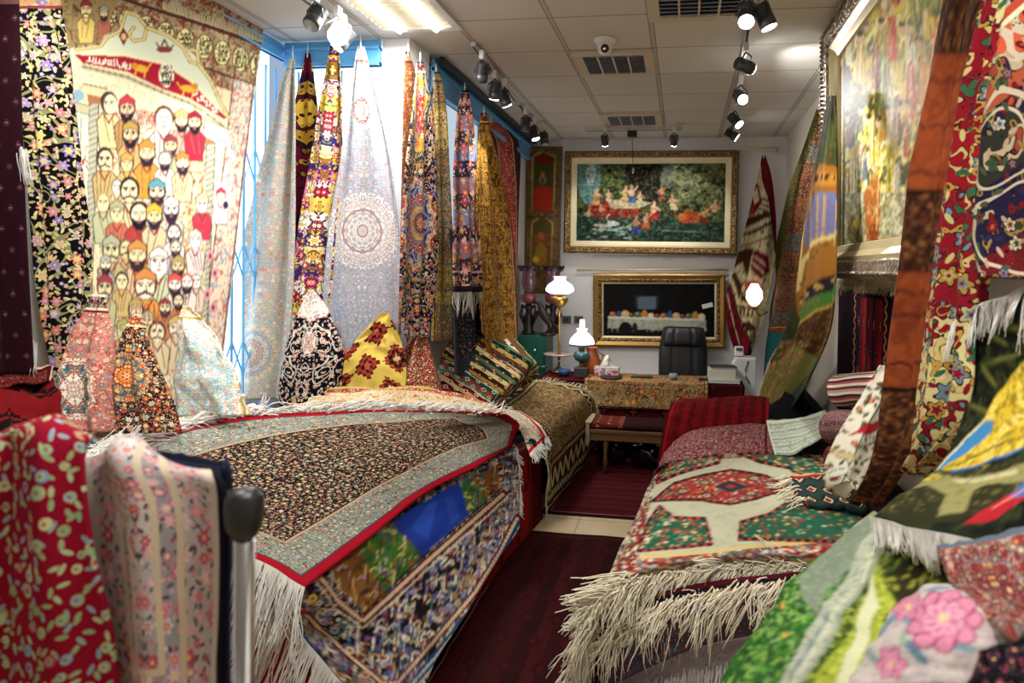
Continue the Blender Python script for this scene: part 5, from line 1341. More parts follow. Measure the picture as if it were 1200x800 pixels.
def paint_birds(c):
    c.put(np.ones(c.X.shape, bool), 'CFC8B0')
    r = np.random.default_rng(5)
    for i in range(150):
        x, y = r.uniform(955, 1060), r.uniform(425, 590); a = r.uniform(0, PI); k = r.uniform(.8, 1.2)
        col = ['3A3E30', '4A5A3A', '2E2A2A', '5A4A34', '8A2A2A'][r.integers(5)]
        c.poly([(x - 5 * k * math.cos(a), y - 5 * k * math.sin(a)), (x + 2 * k * math.sin(a), y - 2 * k * math.cos(a)), (x + 5 * k * math.cos(a), y + 5 * k * math.sin(a)), (x - 2 * k * math.sin(a), y + 2 * k * math.cos(a))], col)
    for p in ([(1046, 440), (1030, 470), (1010, 500), (985, 550), (980, 575)], [(1050, 470), (1035, 505), (1020, 540), (1005, 575)], [(1000, 545), (1025, 530), (1040, 520)]): c.line(p, 1.8, '3E5A34')
    def bird(x, y, k, col, fl=1):
        c.ell(x, y, 11 * k, 5.5 * k, '2A2220', -.3 * fl); c.ell(x, y, 10 * k, 4.7 * k, col, -.3 * fl); c.ell(x + fl * 10 * k, y - 5 * k, 4 * k, 3.4 * k, col); c.poly([(x - fl * 8 * k, y), (x - fl * 22 * k, y + 7 * k), (x - fl * 9 * k, y + 5 * k)], col); c.poly([(x + fl * 13 * k, y - 6 * k), (x + fl * 18 * k, y - 4 * k), (x + fl * 13 * k, y - 3 * k)], '2A2220'); c.ell(x + fl * 11 * k, y - 6 * k, .9, .9, '1A1414')
        c.line([(x, y + 4 * k), (x + 2, y + 10 * k)], 1.2, '2A2220')
    bird(1012, 504, 1.1, 'A8242A', 1); bird(985, 534, 1.0, 'B8A878', -1); bird(1030, 530, 1.0, 'A8883A', -1); bird(977, 556, .9, 'D8D2C0', 1)
    c.poly([(1026, 462), (1034, 448), (1050, 446), (1052, 458), (1044, 470), (1040, 462), (1032, 472)], '4A3E28'); c.ell(1030, 452, 5, 3.5, '4A3E28', .5)
    for x, y in ((1018, 470), (1005, 480), (1044, 490), (995, 520), (1012, 556), (1035, 555), (990, 570), (1046, 480)): c.ell(x, y, 3.4, 3.4, '9A2A2E'); c.ell(x, y, 1.4, 1.4, 'D8A84A')
cloth('cream rug with birds and leaves folded over in front of the rolls', rows_ctrl([(428, 1030, 1054), (455, 1014, 1058), (485, 996, 1054), (515, 978, 1046), (548, 965, 1034), (572, 968, 1022), (586, 990, 1012)], 5, Y=3.12, Y1=2.92), painted('bird weave', sp=.2), 90, 120, paint=paint_birds, uv='flat', bulge=.11, folds=[(.35, .14, .03, -.2)], rough=.006, name='folded_rug', cat='rug')
mat = weave('pale print rug', .5, .5, 'B8BCA8', bands=[(.01, '5A6A5A'), (.03, 'C8CCB8')], stripes=('v', .07, ['B8BCA8', 'A8B09C', 'C0C4B0', '8E9684']), vines=False, arab=[(26, ['8A9484', 'A8AE9A', 'B0B4A0', '98A08C'], '8A9484', 2.0)])
o, P = cloth('pale green white rug corner spread beside the black bundle', [[at(898, 492, Y=4.45), at(935, 488, Y=4.4), at(968, 481, Y=4.3)], [at(902, 512, Y=4.3), at(935, 508, Y=4.25), at(970, 492, Y=4.18)], [at(908, 533, Y=4.15), at(934, 530, Y=4.12), at(972, 504, Y=4.05)]], mat, 24, 24, rough=.008, uv='norm', WL=(.45, .35), pinch=False)
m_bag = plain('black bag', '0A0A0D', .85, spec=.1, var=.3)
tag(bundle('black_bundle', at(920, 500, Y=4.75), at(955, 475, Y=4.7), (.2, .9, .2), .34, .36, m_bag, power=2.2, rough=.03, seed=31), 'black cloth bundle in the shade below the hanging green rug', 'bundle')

pile_body('rug_pile', 'stack of rugs holding up the parrot rug at the right edge', [(.60, .9), (1.10, .9), (1.10, 1.85), (.60, 1.85)], 1.05, m_dark)
# ================================================================== RIGHT WALL
G9 = 'rugs hung along the right wall'
def paint_pict(c):
    c.put(np.ones(c.X.shape, bool), 'C9BC92'); c.noise((40, 20), 1, .56, .7, 'BEB088')
    B, R = '3E2416', '6A1420'
    c.poly([(890, 180), (900, 180), (908, 215), (916, 275), (908, 300), (905, 270), (900, 238), (893, 210)], R); c.line([(894, 206), (901, 240), (906, 275)], 1.4, '1A0C0E')
    c.poly([(840, 350), (856, 330), (866, 372), (878, 400), (884, 420), (850, 420), (846, 390)], R); c.line([(857, 335), (866, 370), (880, 402)], 1.6, '1A0C0E'); c.line([(852, 345), (860, 380), (870, 415)], 1.4, 'C9BC92')
    c.noise((40, 16), 2, .55, .66, '3A0C14', mask=(c.a[..., 0] < .2))
    c.poly([(880, 222), (888, 214), (893, 236), (886, 248), (876, 246)], R); c.poly([(882, 226), (887, 220), (890, 234), (884, 240)], 'D8CCA8'); c.poly([(877, 244), (884, 240), (886, 250), (878, 253)], '8A2A2A')
    for i in range(4): c.line([(892 - i * 1.2, 232 + i * 6), (902 - i * .6, 238 + i * 6)], 2.2, B)
    c.line([(868, 276), (882, 272), (902, 262)], 4, B); c.line([(866, 290), (884, 284), (904, 276)], 2.0, B)
    c.poly([(864, 262), (872, 256), (898, 248), (902, 254), (880, 264), (866, 272)], B)
    for x, y in ((896, 280), (899, 287), (893, 272)): c.ell(x, y, 2, 1.6, B)
    c.poly([(858, 302), (868, 292), (884, 290), (880, 304), (876, 326), (870, 308), (858, 314)], B); c.poly([(884, 292), (900, 300), (902, 318), (890, 328), (880, 316)], R); c.line([(884, 300), (897, 312)], 1.5, 'D8CCA8'); c.line([(882, 308), (894, 320)], 1.5, 'D8CCA8')
    c.poly([(856, 322), (862, 318), (870, 334), (866, 352), (862, 336)], B); c.poly([(872, 330), (888, 328), (893, 340), (880, 346), (874, 342)], 'A83A3A'); c.poly([(868, 344), (892, 348), (888, 354), (868, 352)], B)
    for i in range(5): c.line([(862 + i * 5, 358 + i), (864 + i * 4, 368 + i)], 2.2, B)
    c.line([(862, 358), (888, 362)], 2.5, B); c.poly([(868, 376), (880, 378), (886, 386), (876, 388)], B)
    for i in range(3): c.line([(874 + i * 4, 386), (876 + i * 4, 396)], 1.8, B)
    c.noise((50, 24), 5, .60, .68, B, mask=(c.a[..., 0] > .3))
hang('cream and maroon rug with little animal figures hung by one corner at the back', [(182, 893, 897), (205, 888, 904), (235, 881, 908), (270, 872, 910), (310, 861, 908), (350, 850, 900), (385, 853, 892), (416, 862, 880)], painted('pictogram weave'), Y=7.35, Y1=7.2, nu=70, nv=150, paint=paint_pict, uv='flat', folds=[(.7, .15, .05)], wave=(.012, 1.5, .2), group=G9)
mat = weave('olive rug', 1.8, 2.2, '3A3A1E', bands=[(.012, '5A4A2A'), (.05, '4A2A1E', 'f')], fl=dict(s=14, pal=['6A5A2A', '4A2A1A', '8A7A3A', '5A3A22'], leaf=['2A3018', '4A4A22'], vine='5A4A22', size=.3, seed=92, fine=False), arab=[(12, ['24280F', '4A4420', '342A16', '5A4A24'], '1C1C0E', 8.0)])
hang('dark olive rug hung by one corner, farthest on the right wall', [(128, 958, 964), (170, 944, 956), (220, 927, 946), (270, 915, 938), (320, 903, 926), (370, 889, 918), (420, 880, 906), (462, 877, 890)], mat, X=1.08, X1=1.0, folds=[(.6, .15, .03)], wave=(.012, 1.6, .2), group=G9)
mat = weave('brown teal rug', 1.8, 2.2, '4A2418', bands=[(.012, '1E5A62'), (.06, '6A3420', 'f'), (.012, 'C8963A')], stripes=('v', .8, ['6A3A24', '4A241A', '1E5058', '5A2E1E', '3A1A16']), arab=[(14, ['6A3820', '2A1610', '7A4424', '1E4448'], '1E100C', 4.0)], fl=dict(s=12, fine=False, pal=['8A5430', '2A1610', '6A3020', 'A8783E'], leaf=['2A2014', '6A4024'], size=.30, seed=93))
hang('brown rug with teal edging hung between the olive and the orange green rugs', [(120, 962, 971), (160, 954, 968), (210, 938, 962), (260, 926, 956), (310, 915, 948), (360, 905, 940), (410, 897, 928), (458, 894, 912)], mat, X=1.05, X1=.90, folds=[(.35, .12, .03), (.75, .1, .025)], wave=(.012, 2.0, .0), group=G9)
def paint_go(c):
    c.put(np.ones(c.X.shape, bool), '2E3818'); c.noise((60, 20), 1, .54, .62, '46521E'); c.noise((60, 24), 2, .60, .7, '5A3A1A'); c.noise((70, 24), 3, .36, .42, '1C2410')
    c.poly([(948, 226), (962, 190), (978, 196), (980, 330), (945, 350), (936, 372), (934, 330), (940, 270)], '8A5A20'); c.poly([(952, 226), (962, 200), (978, 204), (978, 215), (962, 218)], 'A8742A')
    for k in range(7): c.line([(957 + k * 3, 213 - k * .6), (958 + k * 3, 206 - k * .6)], 1.5, '2A2014')
    c.poly([(951, 240), (958, 224), (979, 228), (979, 268), (946, 290), (946, 262)], '5A6A94')
    for k in range(6): c.line([(949, 244 + k * 8), (980, 230 + k * 8)], 1.6, '8A4A34'); c.line([(953 + k * 5, 228), (950 + k * 5, 286)], 1.4, 'A88A5A')
    c.line([(979, 271), (958, 284), (943, 306), (938, 338)], 4.0, 'C8B470'); 
    for k in range(9): t = k / 8; c.ell(979 - 39 * t ** .8, 271 + 62 * t, 1.5, 1.3, '3A2A1A')
    c.line([(946, 236), (942, 290), (937, 340)], 2.4, 'C8B470'); c.line([(944, 240), (939, 300)], 1.4, '2A4A5A')
    c.poly([(972, 318), (978, 330), (960, 344), (940, 360), (938, 350)], '1E1A22')
    for x, y in ((971, 328), (960, 336), (949, 345), (942, 354)): c.poly([(x - 4, y), (x, y - 4), (x + 4, y), (x, y + 4)], 'C8A04A'); c.ell(x, y, 1.6, 1.6, '2A1A1A')
    c.poly([(937, 362), (976, 334), (976, 346), (940, 382)], '3E6428'); c.poly([(938, 384), (976, 348), (974, 392), (950, 424), (936, 410)], '3E2412')
    c.noise((80, 40), 7, .58, .64, '8A6A2A', mask=(c.Y > 350) & (c.X > 936)); c.line([(938, 383), (977, 347)], 1.6, 'B89A4A')
    c.poly([(936, 405), (952, 420), (930, 452), (905, 496), (890, 496), (890, 440)], '6A6A34')
    m = (c.Y > 400) & (c.X < 945 - (c.Y - 410) * .5); c.noise((90, 40), 8, .54, .62, 'B8A458', mask=m); c.noise((90, 40), 9, .38, .44, '3A5A3A', mask=m); c.noise((90, 40), 10, .62, .7, 'A84A3A', mask=m)
    c.line([(954, 424), (932, 452), (908, 492)], 2, '2A4A5A')
mat = painted('green orange weave')
o, P = hang('green and orange rug hung by one corner, its lower corner swept to the aisle', [(112, 970, 978), (160, 962, 978), (210, 953, 977), (270, 943, 977), (330, 934, 976), (385, 922, 970), (430, 900, 952), (470, 890, 930), (500, 892, 905)], mat, X=.80, X1=.72, folds=[(.4, .12, .04), (.8, .1, -.03)], wave=(.014, 1.8, .1), group=G9, nu=90, nv=220, paint=paint_go, uv='flat')
strands('fringe', along(P[150:, 0], 70), [(-.3, -.2, -.8)] * 70, .07, m_fringe, o, .003, .3, seed=95)
mat = weave('red panel kilim', .75, .9, '8A1420', bands=[(.02, '2A1620'), (.05, '5A1420', 'z', 'C8A070'), (.02, '1A1A34')], stripes=('u', .36, ['9A1822', '2A1A3A', '8A1A20', 'B8202A', '3A1A2A']), lat=dict(a=.12, b=.16, ramp=[(0, 'C8A06A'), (.10, '3A1A2A'), (.22, '8A1A24')], lim=.32, step=.1), knot=.008, mirror=False, vines=False)
YK0, YK1 = at(983, 340, X=1.10)[1], at(1072, 340, X=1.10)[1]
P0 = [[(1.10, YK0 + (YK1 - YK0) * i / 3, z) for i in range(4)] for z in (1.80, 1.5, 1.2, .9)]
o, P = sheet('wall_kilim', P0, mat, 30, 40, uv='norm', WL=(abs(YK1 - YK0), .9), pinch=False, wave=(.004, 2, 0))
tag(o, 'red striped kilim on the right wall below the wide framed picture', 'kilim')
strands('fringe', along(P[0], 90), [(-.3, 0, -.9)] * 90, .08, m_fringec, o, .003, .25, seed=96)

def paint_rust(c):
    c.put(np.ones(c.X.shape, bool), '7E3A1E'); c.noise((40, 8), 1, .5, .7, '88421F'); c.noise((40, 8), 2, .3, .42, '70301A')
    for y0, y1 in ((-40, 62), (226, 318), (458, 600)):
        m = (c.Y > y0) & (c.Y < y1); c.put(m, '331A10'); c.noise((120, 26), int(y0) + 99, .53, .60, '6A3A20', mask=m); c.noise((120, 26), int(y0) + 101, .60, .68, '8A5A34', mask=m); c.noise((120, 26), int(y0) + 105, .34, .40, '1E0F0A', mask=m)
        for y in (y0, y1): c.put((c.Y > y - 2.5) & (c.Y < y + 2.5), '1E0E0A')
    for y in (96, 150, 205, 345, 372, 430):
        for x in range(1030, 1160, 9): c.line([(x, y), (x + 4, y - 5), (x + 7, y + 2)], 2.0, '3E1C10')
mat = painted('rust weave')
hang('rust brown rug hanging in a narrow roll at the near end of the framed picture', [(-40, 1112, 1160), (100, 1090, 1134), (200, 1080, 1122), (300, 1069, 1112), (400, 1056, 1096), (460, 1048, 1088), (520, 1040, 1078), (560, 1030, 1060), (592, 1010, 1038)], mat, X=.84, X1=.74, folds=[(.3, .2, .07), (.85, .12, .03)], wave=(.01, 1.3, .1), hook=0, group=G9, nu=60, nv=300, paint=paint_rust, uv='flat')
mat = weave('maroon strip', .5, 1.2, '3A0E18', bands=[(.02, '1A0A10'), (.05, '4A1420', 'f')], fl=dict(s=13, pal=['6A2A2A', '2A1A24', '8A5A4A'], leaf=['4A2A2A'], seed=98))
hang('dark maroon strip of rug between the rust rug and the red floral one', [(-40, 1140, 1180), (60, 1122, 1156), (140, 1112, 1140), (220, 1104, 1126)], mat, X=.86, X1=.84, wave=(.02, 1.4, .1), hook=0, group=G9)
mat = weave('red ivory floral rug', 1.6, 3, '8A1420', bands=[(.012, '3A1420'), (.02, 'D8C890')], stripes=('v', 1.5, ['C0B27C', '7E1420', '861620', '7E1420', 'BFB17A', 'B8AA74']), arab=[(15, ['8A1420', 'B8A468', '6A121C', '5E7C88'], '3A1218', 5.0), (19, ['34583C', '7A1620', 'A8823A', '6A121C'], '2A0E14', 11.0)], fl=dict(s=8, fine=False, small=False, petals=5, eye='6A121C', pal=['9A7A34', '5A747E', 'A89868', '7A1620'], leaf=['34583C', 'B8A868', '7A1620'], size=.30, leafsize=.10, seed=99, out='3A1218'), mirror=False, off=(0, .1))
hang('red and ivory rug with large flowers hanging in deep folds', [(-40, 1160, 1196), (0, 1150, 1186), (100, 1126, 1172), (200, 1110, 1160), (300, 1094, 1152), (400, 1082, 1146), (460, 1074, 1142), (520, 1068, 1124), (556, 1064, 1090)], mat, X=.80, X1=.66, nu=60, folds=[(.33, .07, -.05), (.5, .1, .05), (.72, .07, -.05), (.88, .09, .04)], hook=0, group=G9)
mat = weave('navy red rug', 2.0, 1.3, '8A1A22', bands=[(.012, '1A1A3A'), (.07, '1E1E4A', 'f'), (.02, 'A8402A'), (.012, 'D8C8A0'), (.06, 'B85030', 'f')], mirror=False, rot=.5, off=(.28, .1), stripes=('v', .5, ['5A1418', '9A4A30', '2A2A22', '1E1830']), arab=[(13, ['8A3A28', 'A89878', '1E1A34', '34482E'], '1A0E14', 6.0), (21, ['2E3A22', '8A6A3A', '6A141C', 'A04A30'], '120C10', 9.0)], fl=dict(s=9, small=False, petals=5, fine=False, eye='3A2A2A', pal=['7A3426', 'B8A884', '5A7488', '34482E', '6A161C'], leaf=['3A4A34', 'A88A74', '22223E'], vine='B8A890', size=.20, leafsize=.07, seed=101, out='1A1420'))
o, P = hang('navy and red rug hanging at the far right edge above the white fringe', [(-40, 1190, 1280), (60, 1176, 1290), (140, 1164, 1300), (220, 1156, 1310), (280, 1152, 1320), (325, 1160, 1330)], mat, X=.74, X1=.70, wave=(.025, 2.2, .3), hook=0, group=G9)

# the parrot rug, its fringed head at the top
def paint_parrot(c):
    q = lambda pts: [(850 + .3125 * x, 350 + .3125 * y) for x, y in pts]
    c.put(np.ones(c.X.shape, bool), '10130E')
    c.noise((24, 20), 1, .55, .8, '1C2014'); c.noise((30, 24), 2, .62, .9, '2E3218')
    for i, (x, y, a, l) in enumerate(((1165, 395, .5, 22), (1180, 420, -.3, 24), (1160, 440, 1.0, 18), (1195, 385, .1, 20), (1150, 480, .4, 16), (1190, 460, .9, 20), (1220, 430, .2, 25))):
        c.ell(x, y, l, 4.2, '44481E', a); c.ell(x, y, l * .8, 1.2, '6A6A30', a)
    c.poly(q([(560, 800), (640, 720), (780, 650), (900, 640), (1000, 630), (1200, 590), (1200, 720), (1000, 780), (900, 830), (700, 860)]), '2A2A16')
    c.poly(q([(620, 730), (700, 670), (800, 655), (900, 668), (1000, 660), (1130, 622), (1250, 600), (1250, 660), (1120, 690), (1000, 700), (940, 720), (900, 800), (800, 820), (830, 740), (760, 700), (690, 720)]), '8A8452')
    c.poly(q([(840, 670), (960, 676), (1100, 640), (1100, 656), (960, 690), (880, 690)]), 'B8B084'); c.noise((40, 30), 5, .56, .62, '6A6438', mask=(c.Y > 545) & (c.Y < 600) & (c.X < 1200))
    for k in range(9): c.line(q([(560 + 26 * k, 800 - 22 * k), (690 + 16 * k, 690 - 3 * k)]), 2.6, ['7A6A2A', 'C8A030', '5A6A2E', 'A83A2A', '6A6A34', 'D8B838'][k % 6])
    body = q([(1250, 120), (1160, 200), (1080, 290), (1030, 350), (990, 420), (960, 470), (880, 545), (785, 640), (850, 645), (950, 620), (1050, 590), (1120, 555), (1250, 520)])
    c.poly(body, 'C8A82A'); d = Cv(c.X, c.Y, '000000'); d.poly(body, 'FFFFFF'); bm_ = d.a[..., 0] > .5
    c.noise((36, 30), 7, .55, .68, 'E0C85A', mask=bm_); c.noise((40, 30), 8, .58, .70, '8A741E', mask=bm_)
    r = np.random.default_rng(3)
    for i in range(60):
        t, u = r.random(), r.random()
        x, y = 960 + 230 * t, 560 - 330 * t * .95 + 60 * u
        c.line(q([(x, y), (x + 16, y + 14), (x + 34, y + 8)]), 1.4, ['6A5A18', 'A88A22', 'EAD878'][i % 3])
    c.poly(q([(1005, 452), (960, 470), (880, 545), (785, 640), (800, 642), (900, 575), (990, 500)]), '3A7AA8'); c.line(q([(990, 440), (900, 520), (790, 636)]), 1.8, 'D8D0A0')
    c.line(q([(1120, 555), (1050, 592), (950, 622), (850, 645)]), 2.6, '3A6A9A'); c.line(q([(1250, 470), (1120, 520), (1000, 560), (900, 600)]), 2.0, '4A4414')
    c.poly(q([(1250, 640), (1130, 690), (1040, 745), (960, 790), (900, 850), (1020, 830), (1120, 770), (1250, 720)]), 'A01E2A'); c.poly(q([(1250, 640), (1140, 680), (1060, 740), (1110, 750), (1250, 690)]), '2A6AA8'); c.line(q([(1250, 650), (1120, 715), (1000, 785)]), 2, 'E07A5A')
PR = [[at(1130, 366, X=.72), at(1200, 338, X=.76), at(1300, 298, X=.82)], [at(1137, 456, X=.70), at(1212, 440, X=.74), at(1310, 420, X=.8)], [at(1098, 547, X=.58), at(1192, 540, X=.63), at(1300, 525, X=.70)], [at(1020, 606, X=.42), at(1105, 630, X=.47), at(1215, 640, X=.54)]]
o, P = cloth('dark pictorial rug with a yellow parrot on a branch, draped at the right', PR, painted('parrot weave', sp=.2), 130, 150, paint=paint_parrot, uv='flat', pinch=False, rough=.006, seed=41, thick=.010, name='pictorial_rug')
st = along(P[0], 150)
strands('fringe', st + np.array([-.006, 0, .0]), [(-.45, -.45, -.55)] * 150, .05, m_fringe, o, .0020, .5, sag=1.5, seed=103)
strands('fringe', st[:36], [(-.25, -.1, -1)] * 36, .10, m_fringe, o, .0020, .18, seed=104)
strands('fringe', along(P[-1, :112], 230) + np.array([-.004, -.004, .006]), [(.12, -.25, -.75)] * 230, .062, m_fringe, o, .0026, .22, seed=105)
def paint_falls(c):
    c.put(np.ones(c.X.shape, bool), '36471C')
    q = lambda pts: [(850 + .4 * x, 480 + .4 * y) for x, y in pts]
    c.noise((30, 26), 1, .55, .9, '5A6A22'); c.noise((40, 34), 2, .6, .9, '8A9A34'); c.noise((40, 30), 3, .1, .36, '1E2C14')
    left = q([(440, 280), (330, 350), (200, 480), (100, 620), (-60, 800), (-60, 900), (150, 900), (200, 760), (300, 620), (330, 500), (470, 330)])
    c.poly(left, '2E5A26'); d = Cv(c.X, c.Y, '000000'); d.poly(left, 'FFFFFF'); m = d.a[..., 0] > .5
    c.noise((40, 40), 4, .52, .66, '4F8A34', mask=m); c.noise((40, 40), 5, .3, .42, '1E3E1E', mask=m); c.noise((50, 50), 6, .62, .8, '7FA84A', mask=m)
    c.poly(q([(470, 280), (380, 320), (300, 400), (215, 490), (230, 560), (270, 600), (300, 520), (400, 420)]), '74806A')
    for i, col in enumerate(('8A927E', 'A4A890', 'BDBDA2', 'A8AC96')):
        o_ = i * 14
        c.poly(q([(500 - o_, 330), (440 - o_, 380), (400 - o_, 470), (340 - o_, 560), (280 - o_, 640), (230 - o_, 740), (150 - o_, 860), (185 - o_, 870), (260 - o_, 760), (320 - o_, 650), (380 - o_, 560), (430 - o_, 470), (470 - o_, 400), (520 - o_, 350)]), col)
    c.noise((60, 22), 21, .52, .60, '8E9884', mask=(c.X > 930) & (c.X < 1050) & (c.Y < 720) & (c.a[..., 0] > .12)); c.noise((70, 24), 22, .36, .43, '7E8872', mask=(c.X < 1050) & (c.a[..., 0] > .16))
    c.line(q([(300, 600), (250, 680), (190, 780)]), 3, '6A7E84'); c.line(q([(520, 360), (440, 400), (400, 500)]), 3, 'C8C6B0')
    c.poly(q([(600, 380), (700, 420), (640, 500), (520, 560), (440, 600), (440, 520), (520, 440)]), '2A2814'); c.noise((30, 30), 9, .55, .7, '8A8A34', mask=(c.X > 1020) & (c.Y < 690))
    fol = q([(440, 470), (500, 560), (440, 700), (340, 860), (200, 900), (280, 760), (380, 620)]); c.poly(fol, '8E9A30'); d = Cv(c.X, c.Y, '000000'); d.poly(fol, 'FFFFFF'); m = d.a[..., 0] > .5
    c.noise((44, 44), 11, .5, .6, 'B8BE4A', mask=m); c.noise((44, 44), 12, .36, .44, '5A6A1E', mask=m)
    c.poly(q([(430, 480), (400, 600), (330, 780), (300, 860), (340, 860), (400, 720), (450, 580)]), 'C2C29A'); 
    for x, y in ((165, 572), (172, 658), (300, 300)): c.ell(850 + .4 * x, 480 + .4 * y, 3, 4, 'C89A4A')
WF = [[at(1024, 598, X=.46), at(1100, 640, X=.53), at(1200, 650, X=.62)], [at(936, 671, X=.29), at(1050, 715, X=.40), at(1180, 745, X=.50)], [at(889, 730, X=.195), at(1010, 772, X=.31), at(1150, 810, X=.42)], [at(836, 804, X=.095), at(950, 860, X=.22), at(1110, 900, X=.34)]]
o, P = cloth('green pictorial rug with a waterfall, draped below the parrot rug', WF, painted('waterfall weave', sp=.25), 130, 130, paint=paint_falls, uv='flat', pinch=False, rough=.006, seed=43, thick=.012, name='pictorial_rug')
def paint_pink(c):
    c.put(np.ones(c.X.shape, bool), 'B3A8A0'); c.noise((14, 14), 1, .5, .7, 'A89A98')
    q = lambda pts: [(850 + .4 * x, 480 + .4 * y) for x, y in pts]
    for x, y, rx, ry, a, col in ((570, 640, 45, 16, .5, '6A8494'), (610, 610, 34, 14, -.5, '7A929C'), (480, 640, 40, 16, -.9, '7A8A94'), (600, 740, 40, 14, .8, '5A7484'), (700, 720, 40, 13, .1, '7A949A'), (450, 740, 40, 14, .7, '8A9490'), (620, 530, 40, 14, -.2, '6A8494'), (560, 700, 30, 11, 1.3, '93A08A')):
        c.ell(850 + .4 * x, 480 + .4 * y, rx * .42, ry * .42, col, a); c.line([(850 + .4 * x - rx * .4 * math.cos(a), 480 + .4 * y - rx * .4 * math.sin(a)), (850 + .4 * x + rx * .4 * math.cos(a), 480 + .4 * y + rx * .4 * math.sin(a))], 1, '4A6470')
    for cx, cy, R, n in ((660, 640, 95, 9), (545, 585, 52, 6), (520, 770, 48, 6)):
        for ring, (rr, col, ed) in enumerate(((1.0, 'BE7C90', '8A2A50'), (.62, 'C48C9C', '983A5C'), (.3, 'CCA0A8', 'A04A66'))):
            for i in range(n):
                a = 2 * PI * (i + .5 * ring) / n
                x, y = 850 + .4 * (cx + R * rr * .55 * math.cos(a)), 480 + .4 * (cy + R * rr * .55 * math.sin(a))
                c.ell(x, y, R * rr * .22, R * rr * .15, ed, a); c.ell(x, y, R * rr * .195, R * rr * .125, col, a); c.line([(x - R * rr * .12 * math.cos(a), y - R * rr * .12 * math.sin(a)), (x + R * rr * .15 * math.cos(a), y + R * rr * .15 * math.sin(a))], .9, 'B8507A')
        c.ell(850 + .4 * cx, 480 + .4 * cy, R * .05, R * .05, 'D8B86A')
cloth('pale cushion woven with big pink peonies, at the lower right edge of the view', [[at(1048, 712, X=.335), at(1092, 682, X=.37), at(1150, 690, X=.40), at(1200, 700, X=.44)], [at(1022, 756, X=.285), at(1082, 742, X=.315), at(1145, 742, X=.355), at(1205, 745, X=.41)], [at(990, 812, X=.235), at(1065, 812, X=.28), at(1130, 812, X=.325), at(1200, 815, X=.38)]], painted('peony weave', sp=.22), 110, 80, paint=paint_pink, uv='flat', pinch=False, bulge=.02, rough=.004, thick=.05, name='cushion', cat='cushion')
mat = weave('red paisley cushion', .55, .5, '7A2A2A', bands=[(.02, '5A6470'), (.04, '8A3A34', 'f')], fl=dict(s=16, pal=['A84A44', '6A6A70', 'C89A8A', '5A2A2A', '8A7A6A'], leaf=['5A6A70', 'A8605A', '4A3A3A'], vine='B8A090', size=.46, seed=111, out='3A2A2A'))
cloth('dull red patterned cushion lying over the pale peony one', [[at(1098, 640, X=.43), at(1150, 628, X=.46), at(1230, 612, X=.52)], [at(1112, 680, X=.385), at(1165, 680, X=.42), at(1240, 680, X=.48)], [at(1140, 712, X=.37), at(1185, 735, X=.40), at(1245, 745, X=.45)], [at(1172, 742, X=.36), at(1205, 768, X=.385), at(1250, 790, X=.42)]], mat, 50, 50, uv='norm', WL=(.5, .45), pinch=False, bulge=.03, rough=.004, thick=.05, name='cushion', cat='cushion')
mat = weave('black peony rug', .5, .4, '0C0C10', fl=dict(s=9, pal=['8A3A4A', '5A2A3A', '3A2A3A'], leaf=['2A2A34', '3A3A30'], size=.34, seed=112, small=False))
cloth('black rug with a dim pink flower in the bottom right corner', [[at(1125, 775, X=.335), at(1165, 752, X=.355), at(1240, 750, X=.40)], [at(1115, 820, X=.31), at(1165, 815, X=.33), at(1240, 815, X=.37)]], mat, 24, 16, uv='norm', WL=(.4, .25), pinch=False, rough=.004, thick=.02, name='folded_rug')
# ================================================================== FRAMED PICTURES
def gold(name, a, b, c):
    g = Gr(name); o = g.obj()
    n1 = g.noise(o, 28.0, 4.0); n2 = g.node('ShaderNodeTexVoronoi', {'Vector': o, 'Scale': 42.0}, 0)
    col = g.mix(n2 * 1.6, g.mix(n1, a, b), c)
    return g.bsdf(col, .38, .5, .55, bump=n2, bdist=.012, bstr=.9)
m_gold = gold('carved gilt', '9A8050', 'D0B884', '5A4024')
m_gilt = plain('pale gilt', 'C9B88A', .4, metal=.35, spec=.5, var=.12, scale=30)
m_gilt2 = plain('dull gold', '9A7434', .4, metal=.45, spec=.5, var=.18, scale=24)
m_silver = gold('carved silver gilt', 'B4A68C', 'D8CCB4', '7A6A54')

